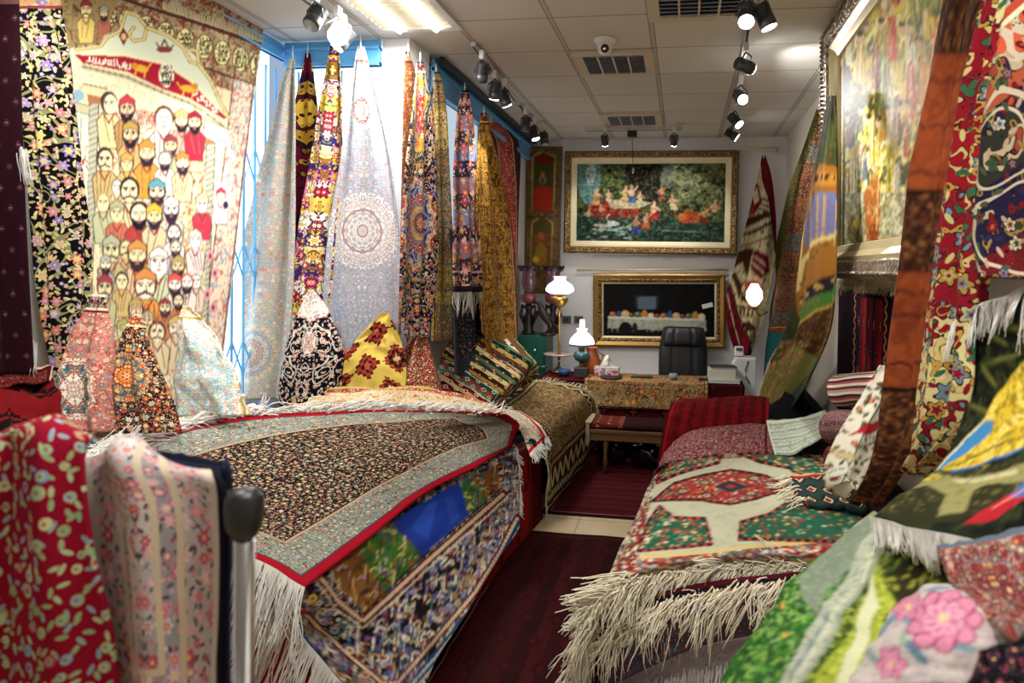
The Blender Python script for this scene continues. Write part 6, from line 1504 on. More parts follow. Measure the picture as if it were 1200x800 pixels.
def framed(name, label, c00, c10, c01, prof, mats, paint, nu, nv, inset, bead=0.0, beadmat=None, cat='picture', group=None, pad=.012, dim=1.0, gloss=.6):
    """c00 top left, c10 top right, c01 bottom left of the outer edge; prof = list of bands, each a list of (inset, height)"""
    c00, c10, c01 = Vector(c00), Vector(c10), Vector(c01)
    ex, ey = c10 - c00, c01 - c00
    w, h = ex.length, ey.length
    ex.normalize(); ey = (ey - ex * ey.dot(ex)).normalized()
    n = ex.cross(ey)
    if n.dot(Vector(CAM) - c00) < 0: n = -n
    t = empty(name, c00 + ex * w / 2 + ey * h, label, cat, group)
    def pt(i, j, ins, hh): return c00 + ex * (ins if i == 0 else w - ins) + ey * (ins if j == 0 else h - ins) + n * hh
    for k, band in enumerate(prof):
        bm = bmesh.new()
        rings = [[bm.verts.new(pt(i, j, ins, hh)) for i, j in ((0, 0), (1, 0), (1, 1), (0, 1))] for ins, hh in band]
        for A, B in zip(rings, rings[1:]):
            for q in range(4): bm.faces.new((A[q], A[(q + 1) % 4], B[(q + 1) % 4], B[q]))
        obj(['frame', 'inner_frame', 'slip'][k], bm, mats[k], t, smooth=False)
    if bead:
        bm = bmesh.new()
        ins, hh, r = bead
        for (i0, j0), (i1, j1) in (((0, 0), (1, 0)), ((1, 0), (1, 1)), ((1, 1), (0, 1)), ((0, 1), (0, 0))):
            a, b = pt(i0, j0, ins, hh), pt(i1, j1, ins, hh)
            m = max(4, int((b - a).length / (r * 2.3)))
            for q in range(m): bmesh.ops.create_icosphere(bm, subdivisions=1, radius=r, matrix=Matrix.Translation(a.lerp(b, q / m)))
        obj('beading', bm, beadmat or m_gilt, t)
    P = np.zeros((nv + 1, nu + 1, 3))
    A, B, Cc = (np.array(pt(i, j, inset, pad)) for i, j in ((0, 0), (1, 0), (0, 1)))
    for r in range(nv + 1):
        P[r] = A + (Cc - A) * r / nv + (B - A) * np.linspace(0, 1, nu + 1)[:, None]
    X, Y = proj(P); cv = Cv(X, Y, '101010'); paint(cv); cv.a = soften(cv.a) ** 1.12 * dim
    grid_obj('painting', P, painted('oil paint %s' % name, gloss, .10, sp=.10, scale=120), t, normuv(P, w, h), cv.a, .006)
    return t

def person_blob(c, x, y, k, skin, dress, hair='4A2E1E', pose=0, lean=0.0):
    """small painted figure: y at the seat or hem"""
    if dress: c.poly([(x - 4 * k, y), (x - 2.4 * k + lean, y - 8 * k), (x + 2.4 * k + lean, y - 8 * k), (x + 4.6 * k, y)], dress)
    c.ell(x + lean, y - 9.5 * k, 2.6 * k, 3.6 * k, skin); c.ell(x + lean * 1.3, y - 14.6 * k, 1.7 * k, 2.0 * k, hair); c.ell(x + lean * 1.3 + .4 * k, y - 14.2 * k, 1.3 * k, 1.7 * k, skin)
    c.line([(x + lean - 2 * k, y - 11 * k), (x + lean - 5 * k * (1 if pose != 1 else -1), y - 8 * k)], 1.3 * k, skin)
    c.line([(x + lean + 2 * k, y - 11 * k), (x + lean + 5.5 * k, y - (8 if pose != 2 else 15) * k)], 1.3 * k, skin)

def paint_lake(c):
    c.put(np.ones(c.X.shape, bool), '26301A')
    c.noise((14, 22), 1, .52, .9, '3E4A22'); c.noise((22, 34), 2, .58, .9, '5E6E34'); c.noise((30, 46), 3, .64, .9, '7A8A4A'); c.noise((20, 30), 4, .1, .34, '10160C')
    c.ell(690, 205, 14, 34, '7FA8A8'); c.ell(692, 196, 6, 22, 'C8DCD8'); c.noise((26, 40), 5, .5, .6, '5A7A5A', mask=(c.X < 706) & (c.Y < 240))
    c.poly([(734, 190), (775, 190), (772, 246), (740, 244)], '0E140A'); c.noise((20, 30), 6, .6, .8, '2A3A1A', mask=(c.X > 730) & (c.X < 778) & (c.Y < 245))
    m = c.X > 790; c.noise((20, 30), 7, .5, .8, '6A7448', mask=m & (c.Y < 240)); c.noise((28, 40), 8, .6, .8, '9AA078', mask=m & (c.Y < 235)); c.ell(783, 205, 8, 14, '8A9088', .4, .5)
    c.poly([(676, 252), (720, 246), (790, 256), (858, 260), (858, 284), (676, 284)], '23423A')
    c.noise((34, 18), 9, .54, .64, '4F7A68', mask=c.Y > 252); c.noise((34, 18), 10, .3, .38, '12241E', mask=c.Y > 252); c.noise((40, 24), 11, .66, .9, 'A8C4B4', mask=(c.Y > 262) & (c.X < 740))
    c.poly([(690, 244), (700, 236), (742, 236), (752, 240), (742, 252), (712, 256), (694, 254)], '8A241C'); c.noise((30, 40), 12, .55, .7, 'C84A30', mask=(c.X > 690) & (c.X < 752) & (c.Y > 238) & (c.Y < 256))
    c.poly([(712, 234), (748, 234), (764, 238), (748, 244), (716, 244)], 'D8C8A0')
    c.poly([(792, 254), (806, 246), (820, 250), (826, 260), (800, 262)], 'C05A2A'); c.ell(800, 254, 5, 4, 'E88A4A'); c.line([(772, 262), (802, 240)], 1.6, '4A3018')
    for a in ((698, 240, .95, 'E2B884', 'D8B070', 'C89A4A', 0, 1), (690, 260, .8, 'D8A880', None, '5A3420', 0, 0), (704, 254, .75, 'D8A078', '8A5A3A', '4A2A1A', 1, 0), (714, 236, .7, 'E0B890', 'D8C8A8', '6A4424', 0, -1), (740, 238, 1.05, 'E6C09A', '4A6AA8', 'C89A50', 2, 0), (731, 236, .9, 'E2C090', 'D8C070', 'B8863A', 0, 2), (750, 240, .8, 'DDB088', 'B8C8A0', '5A3A22', 0, 0),
              (766, 258, 1.15, 'E6C4A0', 'B83028', '5A3420', 1, 0), (775, 234, .8, 'D8A880', 'A83A3A', '3A2418', 2, 0), (745, 274, 1.05, 'D09A78', '2A4A9A', '4A2A1A', 0, 0), (756, 268, .95, 'D8A880', 'C86A3A', '5A3018', 2, 1), (790, 246, .9, 'E0BA90', 'D8C8A0', '6A4424', 0, -2), (836, 258, 1.2, 'D8B080', None, '6A4020', 2, 1), (824, 262, 1.0, 'D0A070', '8A3A24', '4A2A18', 0, 2), (842, 252, .7, 'C8986A', None, '4A2A18', 0, 0)):
        x, y, k, sk, dr, ha, po, le = a; person_blob(c, x, y, k * 1.25, sk, dr, ha, po, le)
    c.ell(718, 262, 7, 3, 'E6E6DC'); c.line([(713, 260), (711, 254), (714, 251)], 1.5, 'E6E6DC'); c.ell(704, 264, 9, 2.2, 'C8B8B0', .1)
    c.noise((40, 64), 31, .56, .9, '14160E', .38); c.noise((52, 84), 32, .6, .9, '20180E', .35); c.noise((52, 84), 33, .1, .36, 'E8D8A8', .14)
    c.line([(702, 268), (735, 272)], 1.2, 'B8D0C4'); c.line([(776, 270), (830, 272)], 1.2, '7A9A88')
FR = [[(0, .0), (0, .045), (.012, .060), (.045, .052), (.062, .042)], [(.062, .042), (.070, .046), (.080, .038)], [(.080, .038), (.10, .034), (.140, .016), (.143, .008)]]
TL_ = framed('framed_painting', 'large gilt framed painting of figures by a woodland lake on the back wall', at(663, 178, Y=7.60), at(866, 176.5, Y=7.60), at(660.5, 296, Y=7.60), FR, [m_gold, m_gilt2, plain('ivory gilt', 'D8CCA4', .5, metal=.1, var=.08)], paint_lake, 210, 110, .143, (.022, .062, .010), m_gilt2, 'painting', dim=.78)

def paint_table(c):
    c.put(np.ones(c.X.shape, bool), '0B0A0A'); c.noise((10, 16), 1, .55, .8, '14110E')
    c.poly([(744, 346), (772, 346), (771, 362), (745, 362)], '2E3438'); c.poly([(747, 348), (769, 348), (768, 362), (748, 362)], '5A6A78')
    c.poly([(713, 371), (826, 374), (828, 388), (824, 389), (712, 384)], 'A8A898'); c.noise((20, 40), 2, .55, .7, '8E8E80', mask=(c.Y > 371) & (c.Y < 389) & (c.X > 712) & (c.X < 828))
    c.poly([(713, 370), (826, 373), (826, 376), (713, 373)], 'C8C6B4')
    r = np.random.default_rng(2)
    for i, x in enumerate(np.linspace(718, 822, 15)):
        y = 370.5 + (x - 713) * .027; k = r.uniform(3.0, 5.2)
        col = ['A8622A', '3A5A7A', 'C8A878', '6A2A22', '4A6A4A', 'B8843A', 'D8C8A8', '7A3A2A'][i % 8]
        if i % 4 == 1: c.poly([(x - k * .6, y), (x - k * .8, y - k), (x - k * .3, y - k * 1.9), (x + k * .3, y - k * 1.9), (x + k * .8, y - k), (x + k * .6, y)], col)
        else: c.ell(x, y - k * .7, k, k * .85, col); c.ell(x - k * .3, y - k, k * .3, k * .3, 'D8C8A8', al=.6)
    c.ell(733, 386, 8, 9, '14100E'); c.ell(744, 384, 3, 6, '2A221A')
FR2 = [[(0, 0), (0, .040), (.02, .052), (.06, .034)], [(.06, .034), (.075, .040), (.10, .022)], [(.10, .022), (.118, .014), (.12, .006)]]
framed('framed_painting', 'smaller gold framed dark picture of a laid table below the large painting', at(695.5, 320.5, Y=7.61), at(850, 320.5, Y=7.61), at(696.5, 405, Y=7.61), FR2, [m_gilt2, m_gold, m_gilt], paint_table, 150, 80, .12, 0, None, 'painting', pad=.006)
# a paper tag tucked in its frame
c = at(829, 358, Y=7.55); bm = bmesh.new(); box(bm, c, (.12, .004, .05), 0, Matrix.Translation(Vector(c)) @ Matrix.Rotation(-.25, 4, 'Y')); 
tag(obj('paper_tag', bm, m_white, smooth=False), 'small white paper tag stuck on the right of the dark framed picture', 'tag')

def paint_crowd(c):
    c.put(np.ones(c.X.shape, bool), 'B09A34'); c.noise((20, 14), 1, .5, .9, 'DCC44E'); c.noise((30, 20), 2, .56, .9, 'F0E49A'); c.noise((24, 16), 3, .1, .38, '5A5A2A')
    r = np.random.default_rng(9)
    cols = ['E0CC6A', 'F0E8C0', 'B8903A', 'C85A2A', '8A9A4A', 'EFE8D0', '6A7A8A', 'B8A45A', '8A3A22', '4A5A2E', 'D8B848', 'E8E4D0', '3A4A5A']
    for i in range(120):
        x = r.uniform(985, 1100); y = r.uniform(-60, 290); h = r.uniform(20, 75); w = r.uniform(3, 8)
        col = cols[r.integers(len(cols))]
        c.poly([(x - w * .6, y - h * .4), (x, y - h * .5), (x + w * .6, y - h * .4), (x + w, y + h * .4), (x + w * .3, y + h * .5), (x - w, y + h * .45)], col, .9)
        c.line([(x, y - h * .4), (x - w * .3, y + h * .4)], 1.2, cols[r.integers(len(cols))]); c.line([(x + w * .4, y - h * .3), (x + w * .7, y + h * .4)], 1.0, '5A4A22')
    for i in range(16):
        x = 994 + (i % 8) * 12 + r.uniform(-3, 3); y = 40 + (i // 8) * 90 + r.uniform(-14, 14)
        c.ell(x, y, 3.4, 6.5, 'D8B890'); c.ell(x, y - 5, 3.8, 3.6, '3A2A1E')
    c.poly([(1040, 20), (1050, 18), (1052, 70), (1042, 72)], 'C8562A'); c.poly([(1078, 60), (1088, 80), (1086, 130), (1076, 120)], 'C8923A'); c.poly([(1042, 40), (1048, 44), (1044, 70)], 'D87A4A')
    floor = c.Y > 226; c.put(floor, 'B8B48A'); c.noise((40, 26), 5, .5, .62, '8A8A5A', mask=floor); c.noise((40, 26), 6, .6, .8, 'DCD8B8', mask=floor); c.noise((50, 30), 7, .3, .38, '6A7A5A', mask=floor); c.noise((50, 30), 8, .47, .5, 'A87A3A', mask=floor)
    c.poly([(1012, 226), (1030, 200), (1032, 260), (1024, 290), (1016, 284)], 'B8703A'); c.ell(1024, 274, 6, 12, '9A4A24'); c.line([(1030, 200), (1027, 270)], 1.6, 'E0C080')
    c.poly([(1070, 200), (1078, 230), (1080, 246), (1072, 240)], 'B8582A'); c.ell(1050, 282, 4, 6, '5A7AA0'); c.ell(1000, 270, 7, 16, '7A7038'); c.ell(1004, 262, 4, 6, 'D8C040')
    c.noise((60, 44), 31, .60, .9, '5A4A1A', .25); c.noise((70, 54), 32, .1, .34, 'FFEFA0', .3)
    c.line([(990, 70), (988, 296)], 3, '4A4426')
TL, BL = at(982, 36, X=.925), at(975, 325, X=.955)
TL[1] = BL[1] = (TL[1] + BL[1]) / 2
TR = TL + np.array([0.0, -2.15, 0])
FR3 = [[(0, 0), (0, .07), (.02, .09), (.09, .075), (.10, .06)], [(.10, .06), (.12, .064), (.15, .040)], [(.15, .040), (.19, .026), (.195, .012)]]
TF = framed('framed_carpet_picture', 'tall silver gilt framed picture of a robed crowd on the right wall', TL, TR, BL, FR3, [m_silver, m_gilt, m_gilt], paint_crowd, 150, 190, .195, (.03, .092, .012), m_silver, 'picture', pad=.012)
# its fringe showing below the frame
bl = Vector(BL); strands('fringe', along([bl + Vector((.03, -.05, 0)), bl + Vector((.03, -2.0, 0))], 120), [(0, 0, -1)] * 120, .06, m_fringec, TF, .003, .2, seed=120)

# painted wooden door panel
def paint_panel(c):
    c.put(np.ones(c.X.shape, bool), '6E5638'); c.noise((60, 8), 1, .5, .9, '7E6442'); c.noise((90, 10), 2, .1, .4, '5A452C')
    for pts, col in (([(625, 184), (636, 178), (650, 184), (648, 248), (624, 248)], '4A4A26'), ([(624, 262), (636, 252), (647, 262), (645, 320), (622, 320)], '5A5026')):
        c.poly([(x + (1.2 if x > 636 else -1.2), y - 1) for x, y in pts], 'B8A05A'); c.poly(pts, col)
    c.poly([(627, 186), (636, 180), (648, 186), (646, 192), (628, 192)], '7A2418')
    c.poly([(625, 222), (632, 218), (642, 218), (647, 222), (647, 247), (625, 247)], 'A8341E'); c.ell(636, 211, 4.5, 5, '8A7A5A'); c.ell(636, 205, 2.4, 4, 'A8742A'); c.ell(636, 212, 2, 3, '4A3A2A')
    c.ell(634, 300, 7, 16, '8A7A2A'); c.noise((60, 16), 3, .55, .7, 'A8502A', mask=(c.Y > 275) & (c.Y < 316) & (c.X > 624) & (c.X < 645)); c.ell(628, 304, 4, 4, 'C8A83A'); c.ell(634, 276, 4, 4, 'A85A3A')
    c.line([(617, 254), (659, 254)], 1.4, '4A3824')
p00, p10, p01 = at(618, 172, Y=7.60), at(659.5, 172, Y=7.60), at(614.5, 343, Y=7.60)
t = framed('painted_panel', 'narrow painted wooden door panel in the back left corner', p00, p10, p01, [[(0, 0), (0, .03), (.012, .036), (.02, .03)]], [plain('old walnut', '5E4A30', .55, spec=.3, var=.2, scale=20)], paint_panel, 44, 160, .018, 0, None, 'panel', pad=.026)
bm = bmesh.new(); c = at(621, 236, Y=7.55); bmesh.ops.create_icosphere(bm, subdivisions=2, radius=.012, matrix=Matrix.Translation(Vector(c))); obj('knob', bm, plain('dark knob', '2A2018', .4), t)

# pale picture rail strip and fringe under the large painting
a, b = at(676, 316.5, Y=7.62), at(852, 315.5, Y=7.62)
bm = bmesh.new(); tube(bm, [a, b], .012, 8)
for q in range(60): bmesh.ops.create_icosphere(bm, subdivisions=1, radius=.014, matrix=Matrix.Translation(Vector(a).lerp(Vector(b), (q + .5) / 60)))
tag(obj('picture_rail', bm, m_gilt), 'thin beaded cream rail between the two paintings', 'rail')
a, b = at(694, 299, Y=7.63), at(862, 299, Y=7.63)
strands('fringe', along([a, b], 110), [(0, -.05, -1)] * 110, .04, plain('grey fringe', '9A948A', .9), TL_, .003, .2, seed=121)
# rod for the corner-hung rug, wall lamp, switches
a, b = at(868, 174, Y=7.38), at(912, 173, Y=7.38)
bm = bmesh.new(); tube(bm, [a, b, b + np.array([.02, .25, 0])], .012, 8); tag(obj('curtain_rod', bm, m_gilt), 'short cream rod at the back right corner above the pictogram rug', 'rod')
t = empty('wall_lamp', at(884, 362, Y=6.95), 'white glowing tulip lamp showing between the rugs at the back right', 'lamp')
c = at(884, 347, Y=6.95)
bm = bmesh.new(); lathe(bm, [(.02, -.10), (.05, -.08), (.085, -.02), (.08, .05), (.05, .10), (.035, .13)], c, 20); obj('lamp_shade', bm, glow('lamp glass', 'FFF2DC', 4.0), t)
bm = bmesh.new(); lathe(bm, [(.03, -.13), (.035, -.11), (.02, -.10)], c, 14); tube(bm, [c + np.array([0, 0, -.12]), c + np.array([.06, .0, -.2]), c + np.array([.14, .05, -.16])], .012, 8); obj('bracket', bm, m_gilt2, t)
for i, x in enumerate((664, 678)):
    c = at(x, 374.5, Y=7.64); bm = bmesh.new(); box(bm, c, (.11, .014, .09)); o = obj('wall_socket', bm, plain('grey plastic', '5E6066', .5), smooth=False, bevel=.004)
    tag(o, ['grey wall socket plate behind the standing lamp', 'grey wall socket plate nearer the lower painting'][i], 'socket')
    bm = bmesh.new(); box(bm, c + np.array([0, -.01, 0]), (.06, .006, .05)); obj('rocker', bm, m_dkgrey, o, smooth=False)

# ================================================================== DESK CORNER
m_wood = plain('dark walnut', '3E2318', .45, spec=.4, var=.25, scale=14)
m_wood2 = plain('honey wood', '5E4022', .45, spec=.4, var=.2, scale=18)
DX0, DX1, DY0, DY1, DZ = -1.40, .60, 6.50, 7.05, .735
t = empty('desk', ((DX0 + DX1) / 2, (DY0 + DY1) / 2, 0), 'wide dark wooden desk under a red rug before the back wall', 'desk')
bm = bmesh.new(); box(bm, ((DX0 + DX1) / 2, (DY0 + DY1) / 2, DZ - .02), (DX1 - DX0, DY1 - DY0, .04)); obj('desk_top', bm, m_wood, t, smooth=False, bevel=.006)
for x in (DX0 + .03, DX1 - .03):
    bm = bmesh.new(); box(bm, (x, (DY0 + DY1) / 2, (DZ - .04) / 2), (.04, DY1 - DY0 - .04, DZ - .04)); obj('side_panel', bm, m_wood, t, smooth=False)
bm = bmesh.new(); box(bm, ((DX0 + DX1) / 2, DY0 + .04, .36), (DX1 - DX0 - .1, .02, .68)); obj('front_panel', bm, m_wood, t, smooth=False)
mat = weave('desk rug', 2.1, 1.3, '3E0C12', bands=[(.02, '1E060A'), (.03, '5A1418')], lat=dict(a=.30, b=.26, ramp=[(0, '6A2A22'), (.12, '1E0A0E'), (.24, '5A141A'), (.30, '2A080C')], lim=.36, step=.08), knot=.010, vines=False)
cloth('dark red rug laid over the desk and hanging down its front', [[(x, y, z) for x in (-1.41, -.8, -.1, .61)] for y, z in ((7.02, .748), (6.7, .748), (6.495, .745), (6.475, .70), (6.47, .40), (6.46, .12))], mat, 50, 50, uv='norm', WL=(2.1, 1.2), pinch=False, rough=.004, thick=.006)
mat = weave('desk runner', 1.24, .76, '94825C', bands=[(.012, '3A2A1E'), (.03, 'B8A070', 'f'), (.01, '5A2A1E')], fl=dict(s=9, pal=['8A3A22', 'B8682E', '5A1E22', 'C89A5A', '7A5A34'], leaf=['4A2A1E', '7A6A3A', 'A89468', '5A2420'], vine='5A3A24', size=.42, seed=131), mirror=False)
cloth('beige and rust floral runner across the middle of the desk front', [[(x, y, z) for x in (-.95, -.55, -.1, .27)] for y, z in ((6.95, .760), (6.7, .760), (6.485, .760), (6.45, .72), (6.44, .49))], mat, 60, 40, uv='norm', WL=(1.24, .72), pinch=False, rough=.003, thick=.006)

# bench with its folded cloth
BX0, BX1, BY0, BY1 = -.90, -.06, 5.85, 6.2
t = empty('bench', ((BX0 + BX1) / 2, 6.0, 0), 'low wooden bench standing in front of the desk', 'bench')
bm = bmesh.new(); box(bm, ((BX0 + BX1) / 2, 6.02, .40), (BX1 - BX0, .35, .035)); obj('seat', bm, m_wood2, t, smooth=False, bevel=.006)
bm = bmesh.new(); box(bm, ((BX0 + BX1) / 2, 5.87, .35), (BX1 - BX0 - .06, .025, .07)); obj('apron', bm, m_wood2, t, smooth=False, bevel=.004)
for x in (BX0 + .24, BX1 - .05):
    for y in (BY0 + .04, BY1 - .04):
        bm = bmesh.new(); tube(bm, [(x, y, .38), (x + .004, y, .28), (x, y, .15), (x - .006, y, 0)], [.024, .028, .02, .016], 10); obj('leg', bm, m_wood2, t)
mat = weave('bench pad', .8, .4, '5A2420', bands=[(.02, '2A1214'), (.03, '7A3A2A')], lat=dict(a=.1, b=.1, ramp=[(0, 'A8643A'), (.2, '3A1416')], lim=.3), vines=False)
tag(bundle('seat_pad', (BX0 + .02, 6.02, .45), (BX1 - .02, 6.02, .45), (0, 1, 0), .36, .055, mat, power=4, rough=.004), 'dark red woven pad on the low wooden bench', 'pad')
mat = weave('beige cloth', .3, .4, '9A8C70', bands=[(.01, 'B8AA88')], vines=False)
o, P = cloth('beige fringed cloth end hanging over the left side of the bench', [[(-.91, 6.15, .49), (-.78, 6.15, .49)], [(-.93, 5.86, .487), (-.78, 5.86, .487)], [(-.93, 5.835, .45), (-.80, 5.835, .45)], [(-.92, 5.83, .34), (-.80, 5.83, .34)]], mat, 12, 24, uv='norm', WL=(.14, .4), pinch=False, rough=.003)
strands('fringe', along(P[-1], 20), [(0, 0, -1)] * 20, .08, m_fringec, o, .003, .2, seed=133)
m_plastic = plain('black plastic sack', '08080A', .22, spec=.7, var=.3)
for (c, r, lab) in (((-.62, 6.22, .15), (.16, .13, .15), 'black plastic sack under the bench, left one'), ((-.28, 6.18, .13), (.19, .13, .13), 'shiny black plastic sack under the bench, right one')):
    bm = bmesh.new(); bmesh.ops.create_icosphere(bm, subdivisions=4, radius=1)
    for v in bm.verts:
        k = 1 + .10 * math.sin(9 * v.co.x + 4 * v.co.z) * math.sin(7 * v.co.y + 3) + .06 * math.sin(21 * v.co.z + 13 * v.co.x)
        v.co = Vector((c[0] + v.co.x * r[0] * k, c[1] + v.co.y * r[1] * k, max(.004, c[2] + v.co.z * r[2] * k)))
    o = obj('plastic_sack', bm, m_plastic); tag(o, lab, 'bag')
    bm = bmesh.new(); lathe(bm, [(.02, 0), (.012, .02), (.03, .05), (.045, .07)], (c[0], c[1], c[2] + r[2] * .95), 10); obj('knot', bm, m_plastic, o)

# office chair
m_leather = plain('black leather', '1C1D20', .42, spec=.5, var=.15, scale=40)
cx, cy = at(800, 440, Y=7.28)[0], 7.28
t = empty('office_chair', (cx, cy, 0), 'black leather office chair behind the desk', 'chair')
def padded(w, h, d, c, tilt=0.0, top=.8, n=24):
    bm = bmesh.new(); P = []
    for s in (-1, 1):
        rows = []
        for j in range(n + 1):
            row = []
            for i in range(n + 1):
                u, v = i / n * 2 - 1, j / n * 2 - 1
                k = (1 - abs(u) ** 4) ** .5 * (1 - abs(v) ** 4) ** .5
                ww = w / 2 * (1 - (1 - top) * max(0, v) ** 2)
                seam = 1 - .25 * math.exp(-((abs(u) - .42) / .05) ** 2)
                x, y, z = u * ww, s * d / 2 * k * seam, v * h / 2
                row.append(bm.verts.new((c[0] + x, c[1] + y + (z + h / 2) * tilt, c[2] + z)))
            rows.append(row)
        for a, b in zip(rows, rows[1:]):
            for i in range(n): bm.faces.new((a[i], a[i + 1], b[i + 1], b[i]))
    bmesh.ops.remove_doubles(bm, verts=bm.verts, dist=1e-5)
    return bm
obj('backrest', padded(.53, .66, .13, (cx, cy, .90), .06, .82), m_leather, t)
obj('headrest', padded(.46, .22, .17, (cx, cy - .01, 1.13), .05, .8), m_leather, t)
obj('seat', padded(.52, .10, .0, (cx, cy - .25, .47)) if False else (lambda b: (box(b, (cx, cy - .27, .47), (.52, .50, .10)), b)[1])(bmesh.new()), m_leather, t, bevel=.03)
bm = bmesh.new(); tube(bm, [(cx, cy - .25, .08), (cx, cy - .25, .42)], .028, 12); obj('gas_post', bm, m_chrome, t)
for k in range(5):
    a = 2 * PI * k / 5 + .3; bm = bmesh.new(); tube(bm, [(cx, cy - .25, .10), (cx + .28 * math.cos(a), cy - .25 + .28 * math.sin(a), .07)], [.025, .016], 8); o = obj('base_arm', bm, m_black, t)
    bm = bmesh.new(); bmesh.ops.create_icosphere(bm, subdivisions=2, radius=.03, matrix=Matrix.Translation((cx + .28 * math.cos(a), cy - .25 + .28 * math.sin(a), .03))); obj('caster', bm, m_black, o)
for s in (-1, 1):
    bm = bmesh.new(); tube(bm, [(cx + s * .27, cy - .06, .52), (cx + s * .30, cy - .08, .66), (cx + s * .30, cy - .36, .66), (cx + s * .27, cy - .36, .50)], .02, 8); obj('armrest', bm, m_black, t)

# books and papers on the desk
m_paper = plain('paper', 'CFCDC4', .8, spec=.1, var=.06, scale=60)
def slab(name, label, cat, c, s, rz, mat, cover=None, group=None):
    bm = bmesh.new(); box(bm, c, s, rz); o = obj(name, bm, mat, smooth=False, bevel=.003); tag(o, label, cat, group)
    if cover:
        bm = bmesh.new(); box(bm, (c[0], c[1], c[2] + s[2] / 2 + .003), (s[0] * 1.03, s[1] * 1.03, .006), rz); obj('cover', bm, cover, o, smooth=False)
    return o
zt = .757
bx, by = at(848, 446, Y=6.62)[0], 6.64
slab('binder', 'white binder at the bottom of the paper stack on the desk', 'binder', (bx, by, zt + .018), (.30, .22, .034), .02, m_paper, m_white)
slab('ledger', 'thick cream ledger lying on the white binder on the desk', 'book', (bx - .02, by + .02, zt + .085), (.27, .19, .085), -.03, plain('cream pages', 'C6C2B2', .8, var=.08, scale=90))
slab('paper_stack', 'loose grey papers on top of the cream ledger', 'papers', (bx - .01, by + .04, zt + .14), (.25, .17, .02), .12, plain('grey papers', '9A9CA4', .8, var=.2, scale=60), m_dkgrey)
# cash terminal on its white stand beside the desk
sx = at(874, 440, Y=6.85)[0]
t = empty('white_stand', (sx, 6.9, 0), 'white stand with a rounded side at the right end of the desk', 'stand')
bm = bmesh.new(); prism(bm, [(sx - .10, 6.98, .0), (sx + .10, 6.98, .0), (sx + .10, 6.98, .98), (sx - .10, 6.98, .98), (sx - .14, 6.98, .9)], (0, -.16, 0)); obj('body', bm, m_white, t, smooth=False, bevel=.012)
bm = bmesh.new(); tube(bm, [(sx + .02, 6.81, .95), (sx - .01, 6.80, .86), (sx + .0, 6.80, .78), (sx + .04, 6.81, .72)], .006, 6); obj('cord', bm, m_black, t)
c = at(866, 418, Y=6.88)
t = empty('card_terminal', (c[0], 6.9, .985), 'small white card terminal on the white stand', 'card terminal')
bm = bmesh.new(); box(bm, None or (0, 0, 0), (.09, .05, .10), mat=Matrix.Translation((c[0], 6.9, 1.035)) @ Matrix.Rotation(-.3, 4, 'X')); obj('body', bm, m_white, t, smooth=False, bevel=.01)
bm = bmesh.new(); box(bm, (0, 0, 0), (.06, .004, .03), mat=Matrix.Translation((c[0], 6.868, 1.06)) @ Matrix.Rotation(-.3, 4, 'X')); obj('screen', bm, m_dkgrey, t, smooth=False)

# small things along the desk
def on_desk(px, Y=6.72): return at(px, 440, Y=Y)[0]
x = on_desk(711, 6.72)
t = empty('tissue_box', (x, 6.74, zt), 'white patterned tissue box with a tissue pulled out', 'tissue box')
g = Gr('tissue box card'); o = g.obj(); n = g.noise(o, 14, 2); mtb = g.bsdf(g.mix(n > .58, g.mix(n < .42, 'D2CCC8', '9A7A8A'), 'B85A6A'), .5, .3)
bm = bmesh.new(); box(bm, (x, 6.74, zt + .05), (.25, .12, .095)); obj('carton', bm, mtb, t, smooth=False, bevel=.004)
P = [[(x - .06, 6.74, zt + .10), (x, 6.70, zt + .10), (x + .06, 6.74, zt + .10)], [(x - .05, 6.74, zt + .14), (x + .0, 6.71, zt + .15), (x + .05, 6.75, zt + .14)], [(x - .02, 6.74, zt + .20), (x + .01, 6.73, zt + .215), (x + .04, 6.75, zt + .17)]]
sheet('tissue', P, m_paper, 12, 12, parent=t, rough=.008, pinch=False, thick=.002)
x = on_desk(683)
t = empty('pen_box', (x, 6.6, zt), 'small black square box on the desk in front of the vase', 'box')
bm = bmesh.new(); box(bm, (x, 6.6, zt + .05), (.135, .10, .10)); obj('body', bm, m_dkgrey, t, smooth=False, bevel=.006)
bm = bmesh.new(); box(bm, (x, 6.6, zt + .098), (.10, .07, .008)); obj('opening', bm, m_black, t, smooth=False)
x = on_desk(692, 6.8)
t = empty('vase', (x, 6.84, zt), 'orange earthenware vase behind the black box', 'vase')
m_or = plain('orange glaze', 'B8642E', .4, spec=.5, var=.2, scale=18)
bm = bmesh.new(); lathe(bm, [(.05, 0), (.085, .05), (.10, .12), (.075, .2), (.05, .235), (.055, .26), (.075, .28), (.06, .278), (.04, .24)], (x, 6.84, zt), 24, False); obj('body', bm, m_or, t)
bm = bmesh.new(); tube(bm, [(x + .06, 6.84, zt + .24), (x + .13, 6.84, zt + .20), (x + .095, 6.84, zt + .12)], .011, 8); obj('handle', bm, m_or, t)
x = on_desk(716, 6.58)
bm = bmesh.new(); lathe(bm, [(.05, 0), (.10, .006), (.115, .02), (.105, .018), (.05, .010)], (x, 6.58, zt), 24); tag(obj('ashtray', bm, m_black), 'flat black dish in front of the tissue box', 'dish')
